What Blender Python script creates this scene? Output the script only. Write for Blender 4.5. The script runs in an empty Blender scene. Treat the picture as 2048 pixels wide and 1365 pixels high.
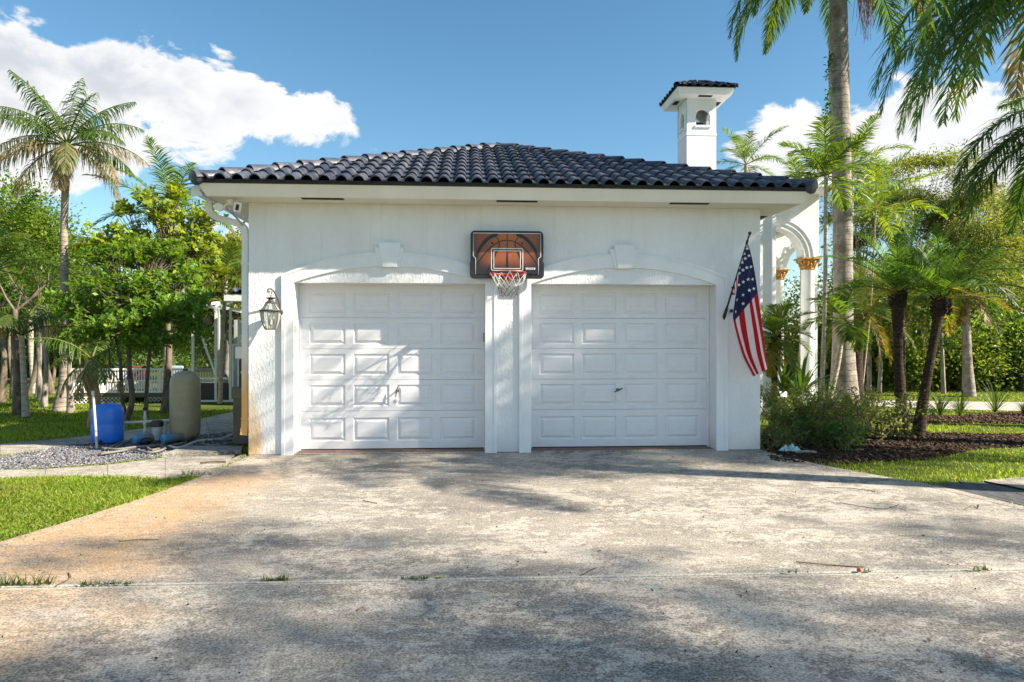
import bpy, bmesh, math, random
import numpy as np
from mathutils import Vector, Matrix

# ------------------------------------------------------------------ camera, sky, sun, exposure
scn = bpy.context.scene
COL = scn.collection
FPX, CXP, CYP = 1365.0, 1024.0, 682.5
CAM = (-0.556, -8.978, 1.47)
YAW = math.radians(3.67)
cam_d = bpy.data.cameras.new("camera")
cam_d.sensor_width = 36.0
cam_d.lens = 36.0 * FPX / 2048.0
cam_d.clip_start = 0.05
cam_d.clip_end = 4000
cam = bpy.data.objects.new("camera", cam_d)
COL.objects.link(cam)
cam.location = CAM
cam.rotation_euler = (math.pi / 2, 0, -YAW)
scn.camera = cam

SUN_EL = math.radians(34.5)
SUN_H = (math.sin(math.radians(71)), -math.cos(math.radians(71)))      # horizontal direction towards the sun
SUN = Vector((SUN_H[0] * math.cos(SUN_EL), SUN_H[1] * math.cos(SUN_EL), math.sin(SUN_EL)))
SUN_U = (-SUN_H[1], SUN_H[0])                                            # horizontal, across the sun's direction
sd = bpy.data.lights.new("sun", 'SUN')
sd.energy = 4.4
sd.angle = math.radians(0.53)
sd.color = (1.0, 0.89, 0.73)
so = bpy.data.objects.new("sun", sd)
COL.objects.link(so)
so.rotation_euler = SUN.to_track_quat('Z', 'Y').to_euler()
so.location = (30, -15, 30)

vs = scn.view_settings
vs.view_transform = 'Standard'
vs.look = 'None'
vs.gamma = 1.0
vs.use_curve_mapping = False
vs.exposure = 1.55

def px_dir(px, py):
    """world direction of a picture point, used to set the clouds where the photograph has them"""
    X, Y, Z = (px - CXP) / FPX, 1.0, -(py - CYP) / FPX
    c, s = math.cos(YAW), math.sin(YAW)
    return Vector((X * c + Y * s, -X * s + Y * c, Z)).normalized()

world = bpy.data.worlds.new("World")
scn.world = world
world.use_nodes = True
def build_world():
    nt = world.node_tree
    nt.nodes.clear()
    N, L = nt.nodes.new, nt.links.new
    out = N("ShaderNodeOutputWorld")
    bg = N("ShaderNodeBackground")
    bg.inputs[1].default_value = 0.128
    sky = N("ShaderNodeTexSky")
    sky.sky_type = 'NISHITA'
    sky.sun_disc = False
    sky.sun_elevation = SUN_EL
    sky.sun_rotation = math.atan2(SUN_H[0], SUN_H[1])
    sky.air_density = 1.0
    sky.dust_density = 0.15
    sky.ozone_density = 1.4
    hs = N("ShaderNodeHueSaturation")
    hs.inputs['Hue'].default_value = 0.488
    hs.inputs['Saturation'].default_value = 1.2
    hs.inputs['Value'].default_value = 0.47
    L(sky.outputs[0], hs.inputs['Color'])
    tc = N("ShaderNodeTexCoord")
    nrm = N("ShaderNodeVectorMath"); nrm.operation = 'NORMALIZE'
    L(tc.outputs['Generated'], nrm.inputs[0])
    def math_(op, a, b=None, clamp=False):
        m = N("ShaderNodeMath"); m.operation = op; m.use_clamp = clamp
        for i, v in enumerate((a, b)):
            if v is None: continue
            if isinstance(v, (int, float)): m.inputs[i].default_value = v
            else: L(v, m.inputs[i])
        return m.outputs[0]
    def noise(scale, detail, rough, off=(0, 0, 0), dist=0.0, zs=1.0):
        mp = N("ShaderNodeMapping"); mp.inputs['Location'].default_value = off
        mp.inputs['Scale'].default_value = (1, 1, zs)
        L(nrm.outputs[0], mp.inputs['Vector'])
        n = N("ShaderNodeTexNoise")
        n.inputs['Scale'].default_value = scale; n.inputs['Detail'].default_value = detail
        n.inputs['Roughness'].default_value = rough; n.inputs['Distortion'].default_value = dist
        L(mp.outputs[0], n.inputs['Vector'])
        return n.outputs['Fac']
    # cumulus heaps: (direction, angular radius across, angular radius up, weight)
    blobs = [((15, 135), .10, .075, 1.0), ((215, 165), .11, .075, 1.0), ((390, 205), .11, .075, 1.0),
             ((330, 275), .14, .06, .95), ((540, 235), .11, .048, .95), ((635, 218), .05, .024, .75), ((80, 240), .16, .085, 1.0),
             ((-280, 220), .18, .08, .9), ((1600, 270), .10, .045, .95), ((1780, 250), .13, .055, 1.0), ((1930, 250), .12, .065, 1.0),
             ((1800, 320), .2, .04, .85), ((2200, 260), .18, .09, .9), ((470, 460), .12, .035, .7), ((830, 330), .2, .03, .45),
             ((2500, 330), .25, .08, .8), ((-700, 300), .25, .09, .8)]
    tot = None
    for (p, ra, rb, w) in blobs:
        d = px_dir(*p)
        side = Vector((d.y, -d.x, 0)).normalized()
        up = side.cross(d).normalized()
        def dot(v):
            q = N("ShaderNodeVectorMath"); q.operation = 'DOT_PRODUCT'
            L(nrm.outputs[0], q.inputs[0]); q.inputs[1].default_value = v
            return q.outputs['Value']
        a = math_('DIVIDE', dot(side), ra); b = math_('DIVIDE', dot(up), rb)
        r2 = math_('ADD', math_('MULTIPLY', a, a), math_('MULTIPLY', b, b))
        f = math_('MULTIPLY', math_('SUBTRACT', 1.0, math_('MULTIPLY', r2, 0.55), True), w)
        front = math_('GREATER_THAN', dot(d), 0.0)
        f = math_('MULTIPLY', f, front)
        tot = f if tot is None else math_('MAXIMUM', tot, f)
    # cumulus added out of view, thicker than in view, to whiten the fill light
    far = math_('MULTIPLY', math_('SUBTRACT', noise(2.3, 2, .5, (3.1, 1.7, .4), 0, 2.2), .42, True), 3.0)
    sep = N("ShaderNodeSeparateXYZ"); L(nrm.outputs[0], sep.inputs[0])
    c, s = math.cos(YAW), math.sin(YAW)
    q = N("ShaderNodeVectorMath"); q.operation = 'DOT_PRODUCT'
    L(nrm.outputs[0], q.inputs[0]); q.inputs[1].default_value = (s, c, 0)
    away = math_('MULTIPLY', math_('SUBTRACT', .68, q.outputs['Value'], True), 4.0, True)
    tot = math_('MAXIMUM', tot, math_('MULTIPLY', far, away))
    n1 = noise(7.5, 8, .60, (.3, .2, .1), .35, 1.5)
    n2 = noise(3.2, 2, .5, (1.3, 4.2, 2.1), 0, 1.6)
    amp = math_('ADD', math_('MULTIPLY', math_('MULTIPLY', tot, 2.0, True), 2.2), 1.0)     # ragged heaps, clear air between them
    dens = math_('ADD', tot, math_('MULTIPLY', math_('SUBTRACT', n1, .5), amp))
    dens = math_('ADD', dens, math_('MULTIPLY', math_('SUBTRACT', n2, .5), .8))
    cov = N("ShaderNodeMapRange"); cov.interpolation_type = 'SMOOTHSTEP'
    cov.inputs['From Min'].default_value = .50; cov.inputs['From Max'].default_value = .72
    L(dens, cov.inputs['Value'])
    thick = N("ShaderNodeMapRange"); thick.interpolation_type = 'SMOOTHSTEP'
    thick.inputs['From Min'].default_value = .5; thick.inputs['From Max'].default_value = 1.25
    L(dens, thick.inputs['Value'])
    n3 = noise(6.5, 4, .55, (.3, .2, .16), .2, 1.5)     # same heaps seen slightly higher: their shaded undersides
    sh = N("ShaderNodeMapRange"); sh.interpolation_type = 'SMOOTHSTEP'
    sh.inputs['From Min'].default_value = .38; sh.inputs['From Max'].default_value = .62
    L(n3, sh.inputs['Value'])
    grey = math_('MULTIPLY', thick.outputs[0], math_('ADD', math_('MULTIPLY', sh.outputs[0], .95), .08), True)
    cm = N("ShaderNodeMix"); cm.data_type = 'RGBA'
    cm.inputs['A'].default_value = (2.75, 2.76, 2.78, 1)
    cm.inputs['B'].default_value = (1.85, 1.95, 2.12, 1)
    L(grey, cm.inputs['Factor'])
    mx = N("ShaderNodeMix"); mx.data_type = 'RGBA'
    L(cov.outputs[0], mx.inputs['Factor'])
    L(hs.outputs[0], mx.inputs['A']); L(cm.outputs['Result'], mx.inputs['B'])
    L(mx.outputs['Result'], bg.inputs[0])
    L(bg.outputs[0], out.inputs[0])
build_world()
world.cycles.sampling_method = 'MANUAL'
world.cycles.sample_map_resolution = 256
scn.cycles.max_bounces = 7
scn.cycles.transparent_max_bounces = 16
scn.cycles.sample_clamp_indirect = 6.0

# ------------------------------------------------------------------ helpers
rnd = random.Random(7)
RS = np.random.RandomState(11)
_c, _s = math.cos(YAW), math.sin(YAW)
def depth(x, y):
    return (x - CAM[0]) * _s + (y - CAM[1]) * _c
def wx(px, y):
    k = (px - CXP) / FPX; dy = y - CAM[1]
    return CAM[0] + dy * (_s + k * _c) / (_c - k * _s)
def wz(py, x, y):
    return CAM[2] + (CYP - py) * depth(x, y) / FPX
def gp(px, py, z=0.0):
    Z = (CAM[2] - z) * FPX / (py - CYP); X = (px - CXP) / FPX * Z
    return (CAM[0] + X * _c + Z * _s, CAM[1] - X * _s + Z * _c)
def at(px, Z):
    X = (px - CXP) / FPX * Z
    return (CAM[0] + X * _c + Z * _s, CAM[1] - X * _s + Z * _c)
def at3(px, py, Z):
    x, y = at(px, Z)
    return Vector((x, y, CAM[2] + (CYP - py) * Z / FPX))

WO = {}
def worg(o):
    return WO.get(o.name, Vector((0, 0, 0))) if o is not None else Vector((0, 0, 0))
def tag(o, label=None, cat=None, group=None, kind=None):
    if label: o["label"] = label
    if cat: o["category"] = cat
    if group: o["group"] = group
    if kind: o["kind"] = kind
    return o
def thing(name, label, cat, loc, group=None):
    o = bpy.data.objects.new(name, None)
    COL.objects.link(o)
    o.empty_display_size = 0.2
    o.location = loc
    WO[o.name] = Vector(loc)
    return tag(o, label, cat, group)
def link_mesh(name, me, mat, parent=None, loc=None):
    """one mesh object; mesh data are in world coordinates unless loc is given"""
    o = bpy.data.objects.new(name, me)
    COL.objects.link(o)
    if mat is not None and not me.materials:
        for m in (mat if isinstance(mat, (list, tuple)) else [mat]):
            me.materials.append(m)
    if parent is not None:
        o.parent = parent
    if loc is None:
        o.location = -worg(parent) if parent is not None else (0, 0, 0)
        WO[o.name] = Vector((0, 0, 0))
    else:
        o.location = Vector(loc) - worg(parent)
        WO[o.name] = Vector(loc)
    return o

class MB:
    def __init__(self):
        self.v, self.f, self.m = [], [], []
        self.mi = 0
    def add(self, vs, fs):
        b = len(self.v)
        self.v += [tuple(p) for p in vs]
        for f in fs:
            self.f.append(tuple(i + b for i in f)); self.m.append(self.mi)
        return self
    def box(self, x0, x1, y0, y1, z0, z1):
        return self.add([(x0,y0,z0),(x1,y0,z0),(x1,y1,z0),(x0,y1,z0),(x0,y0,z1),(x1,y0,z1),(x1,y1,z1),(x0,y1,z1)],
                 [(0,3,2,1),(4,5,6,7),(0,1,5,4),(1,2,6,5),(2,3,7,6),(3,0,4,7)])
    def obox(self, c, ax, ay, az, hx, hy, hz):
        c, ax, ay, az = map(Vector, (c, ax, ay, az))
        vs = []
        for k in (-1, 1):
            for j, i in ((-1,-1),(-1,1),(1,1),(1,-1)):
                vs.append(c + ax*i*hx + ay*j*hy + az*k*hz)
        return self.add(vs, [(0,3,2,1),(4,5,6,7),(0,1,5,4),(1,2,6,5),(2,3,7,6),(3,0,4,7)])
    def bar(self, a, b, w, h, up=(0,0,1)):
        a, b = Vector(a), Vector(b); d = (b-a); l = d.length; d.normalize()
        s = d.cross(Vector(up))
        if s.length < 1e-4: s = d.cross(Vector((1,0,0)))
        s.normalize(); u = s.cross(d)
        return self.obox((a+b)/2, s, d, u, w/2, l/2, h/2)
    def tube(self, pts, rad, seg=8, cap=True, squash=1.0):
        pts = [Vector(p) for p in pts]; n = len(pts)
        if not isinstance(rad, (list, tuple)): rad = [rad]*n
        vs, fs = [], []
        t0 = (pts[1]-pts[0]).normalized()
        ref = Vector((0,0,1)) if abs(t0.z) < .9 else Vector((1,0,0))
        u = t0.cross(ref).normalized()
        for i in range(n):
            t = (pts[min(i+1,n-1)]-pts[max(i-1,0)]).normalized()
            u = (u - t*u.dot(t)).normalized(); w = t.cross(u)
            for k in range(seg):
                a = 2*math.pi*k/seg
                vs.append(pts[i] + u*math.cos(a)*rad[i] + w*math.sin(a)*rad[i]*squash)
        for i in range(n-1):
            for k in range(seg):
                k2 = (k+1) % seg
                fs.append((i*seg+k, i*seg+k2, (i+1)*seg+k2, (i+1)*seg+k))
        if cap:
            fs.append(tuple(range(seg-1,-1,-1))); fs.append(tuple((n-1)*seg+k for k in range(seg)))
        return self.add(vs, fs)
    def lathe(self, c, prof, seg=24, axis='z'):
        vs, fs = [], []
        n = len(prof)
        for (r, h) in prof:
            for k in range(seg):
                a = 2*math.pi*k/seg
                p = (r*math.cos(a), r*math.sin(a), h)
                if axis == 'y': p = (p[0], p[2], p[1])
                if axis == 'x': p = (p[2], p[0], p[1])
                vs.append((c[0]+p[0], c[1]+p[1], c[2]+p[2]))
        for i in range(n-1):
            for k in range(seg):
                k2 = (k+1) % seg
                fs.append((i*seg+k, i*seg+k2, (i+1)*seg+k2, (i+1)*seg+k))
        fs.append(tuple(range(seg-1,-1,-1))); fs.append(tuple((n-1)*seg+k for k in range(seg)))
        return self.add(vs, fs)
    def prism(self, poly, z0, z1):
        n = len(poly)
        vs = [(x,y,z0) for x,y in poly] + [(x,y,z1) for x,y in poly]
        fs = [tuple(range(n-1,-1,-1)), tuple(range(n, 2*n))]
        fs += [(i,(i+1)%n,n+(i+1)%n,n+i) for i in range(n)]
        return self.add(vs, fs)
    def prism_y(self, poly, y0, y1):
        """outline in x,z pushed from y0 (front) to y1"""
        n = len(poly)
        vs = [(x,y0,z) for x,z in poly] + [(x,y1,z) for x,z in poly]
        fs = [tuple(range(n)), tuple(range(2*n-1,n-1,-1))]
        fs += [((i+1)%n,i,n+i,n+(i+1)%n) for i in range(n)]
        return self.add(vs, fs)
    def mesh(self, name, smooth=False):
        me = bpy.data.meshes.new(name)
        me.from_pydata(self.v, [], self.f)
        if any(self.m):
            me.polygons.foreach_set('material_index', self.m)
        me.update()
        bm = bmesh.new(); bm.from_mesh(me)
        bmesh.ops.recalc_face_normals(bm, faces=bm.faces[:])
        bm.to_mesh(me); bm.free()
        if smooth:
            me.shade_smooth()
            me.set_sharp_from_angle(angle=math.radians(42))
        return me
    def build(self, name, mat, parent=None, smooth=False, bevel=0.0, segs=2):
        o = link_mesh(name, self.mesh(name, smooth), mat, parent)
        if bevel:
            b = o.modifiers.new("bevel", 'BEVEL'); b.width = bevel; b.segments = segs
            b.limit_method = 'ANGLE'; b.angle_limit = math.radians(40)
        return o

def np_mesh(name, verts, faces_flat, nside, col=None, smooth=False, uvs=None):
    """fast mesh from numpy: verts (n,3), faces_flat (m*nside), optional per-face colour (m,3)"""
    me = bpy.data.meshes.new(name)
    nv, nf = len(verts), len(faces_flat)//nside
    me.vertices.add(nv); me.vertices.foreach_set('co', np.asarray(verts, dtype=np.float32).ravel())
    me.loops.add(nf*nside); me.loops.foreach_set('vertex_index', np.asarray(faces_flat, dtype=np.int32))
    me.polygons.add(nf)
    me.polygons.foreach_set('loop_start', np.arange(0, nf*nside, nside, dtype=np.int32))
    if smooth: me.polygons.foreach_set('use_smooth', np.ones(nf, dtype=bool))
    if col is not None:
        at_ = me.attributes.new('tint', 'FLOAT_COLOR', 'FACE')
        c4 = np.ones((nf,4), dtype=np.float32); c4[:,:3] = col
        at_.data.foreach_set('color', c4.ravel())
    me.update(calc_edges=True)
    me.validate()
    return me

# ------------------------------------------------------------------ materials
class NG:
    def __init__(self, name):
        self.m = bpy.data.materials.new(name); self.m.use_nodes = True
        self.nt = self.m.node_tree; self.nt.nodes.clear()
        self.out = self.n("ShaderNodeOutputMaterial")
        self.p = self.n("ShaderNodeBsdfPrincipled")
        self.l(self.p.outputs[0], self.out.inputs[0])
        self.tc = self.n("ShaderNodeTexCoord")
    def n(self, t): return self.nt.nodes.new(t)
    def l(self, a, b): self.nt.links.new(a, b)
    def setin(self, sock, v):
        if hasattr(v, 'is_output'): self.l(v, sock)
        elif isinstance(v, (tuple, list)) and len(v) == 3 and sock.type == 'RGBA': sock.default_value = (*v, 1)
        else: sock.default_value = v
    def co(self, scale=(1,1,1), loc=(0,0,0), src='Object'):
        mp = self.n("ShaderNodeMapping"); mp.inputs['Scale'].default_value = scale; mp.inputs['Location'].default_value = loc
        self.l(self.tc.outputs[src], mp.inputs['Vector']); return mp.outputs[0]
    def noise(self, vec, scale, detail=4, rough=.55, dist=0.0, lac=2.0):
        n = self.n("ShaderNodeTexNoise"); self.l(vec, n.inputs['Vector'])
        n.inputs['Scale'].default_value = scale; n.inputs['Detail'].default_value = detail
        n.inputs['Roughness'].default_value = rough; n.inputs['Distortion'].default_value = dist
        n.inputs['Lacunarity'].default_value = lac
        return n.outputs['Fac']
    def vor(self, vec, scale, feature='F1', out='Distance'):
        n = self.n("ShaderNodeTexVoronoi"); self.l(vec, n.inputs['Vector']); n.feature = feature
        n.inputs['Scale'].default_value = scale; return n.outputs[out]
    def mr(self, v, a, b, c=0.0, d=1.0, smooth=True):
        n = self.n("ShaderNodeMapRange"); n.interpolation_type = 'SMOOTHSTEP' if smooth else 'LINEAR'
        self.setin(n.inputs['Value'], v)
        n.inputs['From Min'].default_value = a; n.inputs['From Max'].default_value = b
        n.inputs['To Min'].default_value = c; n.inputs['To Max'].default_value = d
        return n.outputs[0]
    def ma(self, op, a, b=0.0, clamp=False):
        n = self.n("ShaderNodeMath"); n.operation = op; n.use_clamp = clamp
        self.setin(n.inputs[0], a); self.setin(n.inputs[1], b); return n.outputs[0]
    def mix(self, f, a, b, blend='MIX'):
        n = self.n("ShaderNodeMix"); n.data_type = 'RGBA'; n.blend_type = blend
        self.setin(n.inputs['Factor'], f); self.setin(n.inputs['A'], a); self.setin(n.inputs['B'], b)
        return n.outputs['Result']
    def xyz(self, src='Object'):
        n = self.n("ShaderNodeSeparateXYZ"); self.l(self.tc.outputs[src], n.inputs[0]); return n.outputs
    def bump(self, h, strength=.5, dist=.01, prev=None):
        n = self.n("ShaderNodeBump"); n.inputs['Strength'].default_value = strength; n.inputs['Distance'].default_value = dist
        self.setin(n.inputs['Height'], h)
        if prev is not None: self.l(prev, n.inputs['Normal'])
        return n.outputs[0]
    def fin(self, color, rough=.6, normal=None, spec=None, metal=None):
        self.setin(self.p.inputs['Base Color'], color); self.setin(self.p.inputs['Roughness'], rough)
        if normal is not None: self.l(normal, self.p.inputs['Normal'])
        if spec is not None: self.p.inputs['Specular IOR Level'].default_value = spec
        if metal is not None: self.p.inputs['Metallic'].default_value = metal
        return self.m

def simple(name, col, rough=.5, metal=0.0, var=.12, scale=6.0, bump=0.0, spec=.5):
    g = NG(name); v = g.co()
    n = g.noise(v, scale, 6, .6)
    c = g.mix(g.mr(n, .3, .7), tuple(x*(1-var) for x in col), tuple(min(1, x*(1+var)) for x in col))
    nr = g.bump(g.noise(v, scale*12, 3, .6), bump, .004) if bump else None
    return g.fin(c, rough, nr, spec, metal)

M = {}
def stucco(name, rust=False):
    g = NG(name); v = g.co()
    dirt = g.noise(g.co((1,1,.35)), 1.3, 6, .6)
    c = g.mix(g.mr(dirt, .35, .75), (.79,.80,.82), (.71,.71,.71))
    x = g.xyz()
    grime = g.ma('MULTIPLY', g.mr(g.ma('ADD', x[2], g.ma('MULTIPLY', g.noise(v, 7, 5, .6), .25)), .12, .42, 1, 0), .35)
    c = g.mix(grime, c, (.50,.45,.37))
    if rust:
        a = g.mr(g.ma('ADD', x[0], g.ma('MULTIPLY', g.noise(g.co((3,3,1)), 2.5, 6, .65), .5)), -3.05, -2.9, 1, 0)
        b = g.mr(g.ma('ADD', x[2], g.ma('MULTIPLY', g.noise(g.co((6,6,1)), 1.5, 4), .6)), .35, 1.5, 1, 0)
        c = g.mix(g.ma('MULTIPLY', g.ma('MULTIPLY', a, b), .8), c, (.62,.38,.13))
    stk = g.noise(g.co((9,9,.35)), 1.6, 5, .62)
    c = g.mix(g.ma('MULTIPLY', g.mr(stk, .55, .75), g.mr(x[2], 1.2, 3.3, .05, .38)), c, (.60,.56,.48))
    # knock-down / dash texture: elongated trowel lumps
    lum = g.noise(g.co((1,1,.42)), 34, 3, .55, .5)
    h = g.mr(lum, .47, .60)
    fine = g.noise(v, 160, 3, .6)
    nr = g.bump(g.ma('ADD', h, g.ma('MULTIPLY', fine, .25)), .42, .006)
    return g.fin(c, .75, nr, .3)
M['stucco'] = stucco('white_stucco', True)
M['trim'] = simple('white_smooth_trim', (.79,.80,.82), .6, 0, .05, 2.2, .15)
M['fascia'] = simple('cream_white_fascia_paint', (.80,.77,.70), .5, 0, .05, 1.5, .05)
M['soffit'] = simple('cream_soffit_paint', (.78,.73,.63), .7, 0, .05, 1.5, .1)
def door_mat():
    g = NG('embossed_white_door_steel'); v = g.co()
    n = g.noise(v, 1.7, 5, .6)
    c = g.mix(g.mr(n, .3, .75), (.79,.79,.82), (.75,.75,.775))
    x = g.xyz()
    low = g.ma('MULTIPLY', g.mr(x[2], .03, .35, 1, 0), g.mr(g.noise(g.co((1,1,4)), 6, 5, .6), .4, .75))
    c = g.mix(g.ma('MULTIPLY', low, .3), c, (.56,.51,.46))
    grain = g.noise(g.co((3,3,60)), 4, 4, .6, .3)
    return g.fin(c, .42, g.bump(grain, .12, .002), .4)
M['door'] = door_mat()
M['dark'] = simple('black_vent_mesh', (.015,.015,.014), .8)
M['black_plastic'] = simple('black_plastic', (.016,.018,.024), .38, 0, .2, 5, .05)
M['white_plastic'] = simple('white_plastic', (.78,.78,.77), .35, 0, .04, 4)
M['white_alu'] = simple('white_painted_aluminium', (.76,.78,.79), .4, 0, .05, 2)
def downspout_mat():
    g = NG('white_downspout_rust_stained'); x = g.xyz(); v = g.co()
    c = g.mix(g.mr(g.noise(v, 3, 4), .3, .7), (.78,.79,.79), (.68,.69,.68))
    a = g.mr(g.ma('ADD', x[2], g.ma('MULTIPLY', g.noise(g.co((5,5,1)), 3, 5, .6), .9)), 1.0, 2.1, 1, 0)
    c = g.mix(g.ma('MULTIPLY', a, .95), c, (.70,.36,.08))
    return g.fin(c, .38, None, .5)
M['downspout'] = downspout_mat()
def tile_mat():
    g = NG('slate_blue_black_glazed_roof_tile')
    v = g.n("ShaderNodeNewGeometry").outputs['Position']
    oi = g.n("ShaderNodeObjectInfo")
    r = oi.outputs['Random']
    c = g.mix(r, (.017,.024,.045), (.062,.070,.098))
    w = g.noise(v, 7, 6, .65)
    c = g.mix(g.ma('MULTIPLY', g.mr(w, .45, .72), .5), c, (.20,.195,.185))
    rough = g.mr(g.noise(v, 11, 5, .6), .3, .75, .34, .68)
    return g.fin(c, rough, g.bump(g.noise(v, 60, 4, .6), .4, .005), .4)
M['tile'] = tile_mat()
M['mortar'] = simple('dark_mortar', (.03,.03,.035), .9, 0, .3, 20, .5)
def concrete(name, rusty=True, tone=1.0, orange=1.0):
    g = NG(name); v = g.co(); x = g.xyz()
    big = g.noise(v, .55, 5, .6, .3)
    c = g.mix(g.mr(big, .3, .7), (.215*tone,.18*tone,.138*tone), (.34*tone,.287*tone,.22*tone))
    # worn pale laitance flakes
    fl = g.noise(g.co((.8,1.2,1)), 3.8, 13, .78, .25)
    flr = g.noise(v, .8, 4, .6)
    fl2 = g.noise(g.co((1,1.1,1),(9,4,0)), 16, 8, .75, .3)
    flm = g.mr(g.ma('ADD', g.ma('ADD', fl, g.ma('MULTIPLY', g.ma('SUBTRACT', fl2, .5), .7)), g.ma('MULTIPLY', g.ma('SUBTRACT', flr, .5), .55)), .508, .532)
    c = g.mix(g.ma('MULTIPLY', flm, .82), c, (.58*tone,.52*tone,.435*tone))
    # trowel sweeps and tyre-worn lanes
    sw = g.noise(g.co((1.6,.35,1)), 1.3, 6, .6, .8)
    c = g.mix(g.mr(sw, .35, .7, 0, .35), c, (.46*tone,.41*tone,.345*tone))
    jd = g.ma('ABSOLUTE', g.ma('ADD', g.ma('ADD', x[1], 4.765), g.ma('MULTIPLY', x[0], .014)))
    jd = g.ma('ADD', jd, g.ma('MULTIPLY', g.noise(v, 5, 5, .6), .05))
    
    # rust wash on the left
    if rusty:
        n = g.noise(v, 1.1, 5, .6)
        m = g.mr(g.ma('ADD', x[0], g.ma('MULTIPLY', g.ma('SUBTRACT', n, .5), 2.0)), -3.2, -2.0, 1, 0)
        m = g.ma('MULTIPLY', m, g.mr(g.ma('ADD', x[1], g.ma('MULTIPLY', n, .8)), -.3, -1.6, .25, 1))
        c = g.mix(g.ma('MULTIPLY', g.ma('MULTIPLY', m, g.mr(g.noise(v, 4.5, 8, .7), .3, .6, .55, 1)), .92*orange), c, (.52,.27,.07))
        sp = g.noise(g.co((1,1,1),(5.3,2.2,0)), 1.4, 4, .55)
        c = g.mix(g.ma('MULTIPLY', g.mr(sp, .66, .76), .4*orange), c, (.55,.38,.18))
    # mildew in broad soft areas broken by speckle, plus painted foreground shade
    md = g.noise(g.co((.8,1.5,1),(1.7,.4,0)), .62, 7, .62, .3)
    sp = g.noise(v, 9, 8, .72, .3)
    if rusty: md = g.ma('ADD', md, g.mr(x[1], -4.5, -6.3, 0, .06))  # near end darkened further: stands for tree shade as well as mildew
    mm = g.ma('MULTIPLY', g.mr(md, .42, .60), g.mr(sp, .36, .52))
    mm = g.ma('MULTIPLY', mm, g.ma('SUBTRACT', 1.0, g.ma('MULTIPLY', flm, .8)))
    c = g.mix(g.ma('MULTIPLY', mm, .88), c, (.10*tone,.088*tone,.072*tone))
    if rusty:   # pale washed streak running off the lower right
        wob = g.ma('MULTIPLY', g.ma('SUBTRACT', g.noise(v, 2.2, 5, .6), .5), .45)
        (ax_, ay_), (bx_, by__) = gp(1440,1205), gp(1610,1370)
        dx_, dy_ = bx_-ax_, by__-ay_; LL = dx_*dx_+dy_*dy_
        px_ = g.ma('SUBTRACT', x[0], ax_); py_ = g.ma('SUBTRACT', x[1], ay_)
        tt = g.ma('DIVIDE', g.ma('ADD', g.ma('MULTIPLY', px_, dx_), g.ma('MULTIPLY', py_, dy_)), LL)
        tt = g.ma('MAXIMUM', g.ma('MINIMUM', tt, 1.6), 0.0)
        ex = g.ma('SUBTRACT', px_, g.ma('MULTIPLY', tt, dx_)); ey = g.ma('SUBTRACT', py_, g.ma('MULTIPLY', tt, dy_))
        ds_ = g.ma('ADD', g.ma('SQRT', g.ma('ADD', g.ma('MULTIPLY', ex, ex), g.ma('MULTIPLY', ey, ey))), wob)
        c = g.mix(g.mr(ds_, .08, .16, .55, 0), c, (.50,.46,.39))
    mo = g.noise(g.co((.8,1.2,1),(3,7,0)), 13, 9, .72, .2)
    c = g.mix(g.mr(mo, .38, .49, .55, 0), c, (.12*tone,.108*tone,.092*tone))
    c = g.mix(g.mr(mo, .54, .66, 0, .4), c, (.60*tone,.56*tone,.49*tone))
    c = g.mix(g.mr(jd, .042, .066, .8, 0), c, (.56*tone,.53*tone,.46*tone))
    # exposed sand grain
    gr = g.noise(v, 70, 5, .8)
    c = g.mix(g.mr(gr, .40, .60, 0, 1), g.mix(.5, c, (.05,.045,.04)), g.mix(.26, c, (.85,.82,.76)))
    pit = g.vor(v, 42)
    c = g.mix(g.ma('MULTIPLY', g.mr(pit, .05, .11, 1, 0), .55), c, (.06,.055,.05))
    h = g.ma('ADD', g.ma('MULTIPLY', gr, .5), g.ma('MULTIPLY', g.mr(fl, .5, .58), -.35))
    nr = g.bump(h, .5, .004)
    return g.fin(c, .9, nr, .2)
M['concrete'] = concrete('stained_driveway_concrete')
M['concrete_band'] = concrete('driveway_border_concrete', True, .92, .8)
M['walk'] = concrete('walkway_concrete', False, .92)
M['pad'] = concrete('pad_concrete', False, .85)
M['red_sill'] = simple('red_painted_sill', (.19,.11,.085), .8, 0, .3, 9, .3)
def lawn_mat():
    g = NG('lawn_soil_and_thatch'); v = g.co()
    a = g.noise(v, 1.6, 5, .6); b = g.noise(v, 40, 4, .7)
    c = g.mix(g.mr(a, .3, .7), (.075,.12,.02), (.12,.17,.03))
    c = g.mix(g.mr(b, .35, .7), g.mix(.6, c, (.05,.045,.02)), c)
    return g.fin(c, .95, g.bump(b, .6, .03), .1)
M['lawn'] = lawn_mat()
def mulch_mat():
    g = NG('dark_bark_mulch'); v = g.co()
    b = g.noise(g.co((1,1,1)), 30, 6, .7, .8); a = g.noise(v, 3, 4)
    c = g.mix(g.mr(b, .35, .7), (.018,.012,.008), (.085,.05,.032))
    c = g.mix(g.ma('MULTIPLY', g.mr(a, .5, .7), .4), c, (.10,.07,.04))
    return g.fin(c, .95, g.bump(b, .8, .03), .15)
M['mulch'] = mulch_mat()
M['leaf_litter'] = simple('leaf_litter_soil', (.12,.085,.045), .95, 0, .5, 14, .6)
M['bark_chip'] = simple('bark_chip', (.07,.042,.026), .9, 0, .5, 30)
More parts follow.
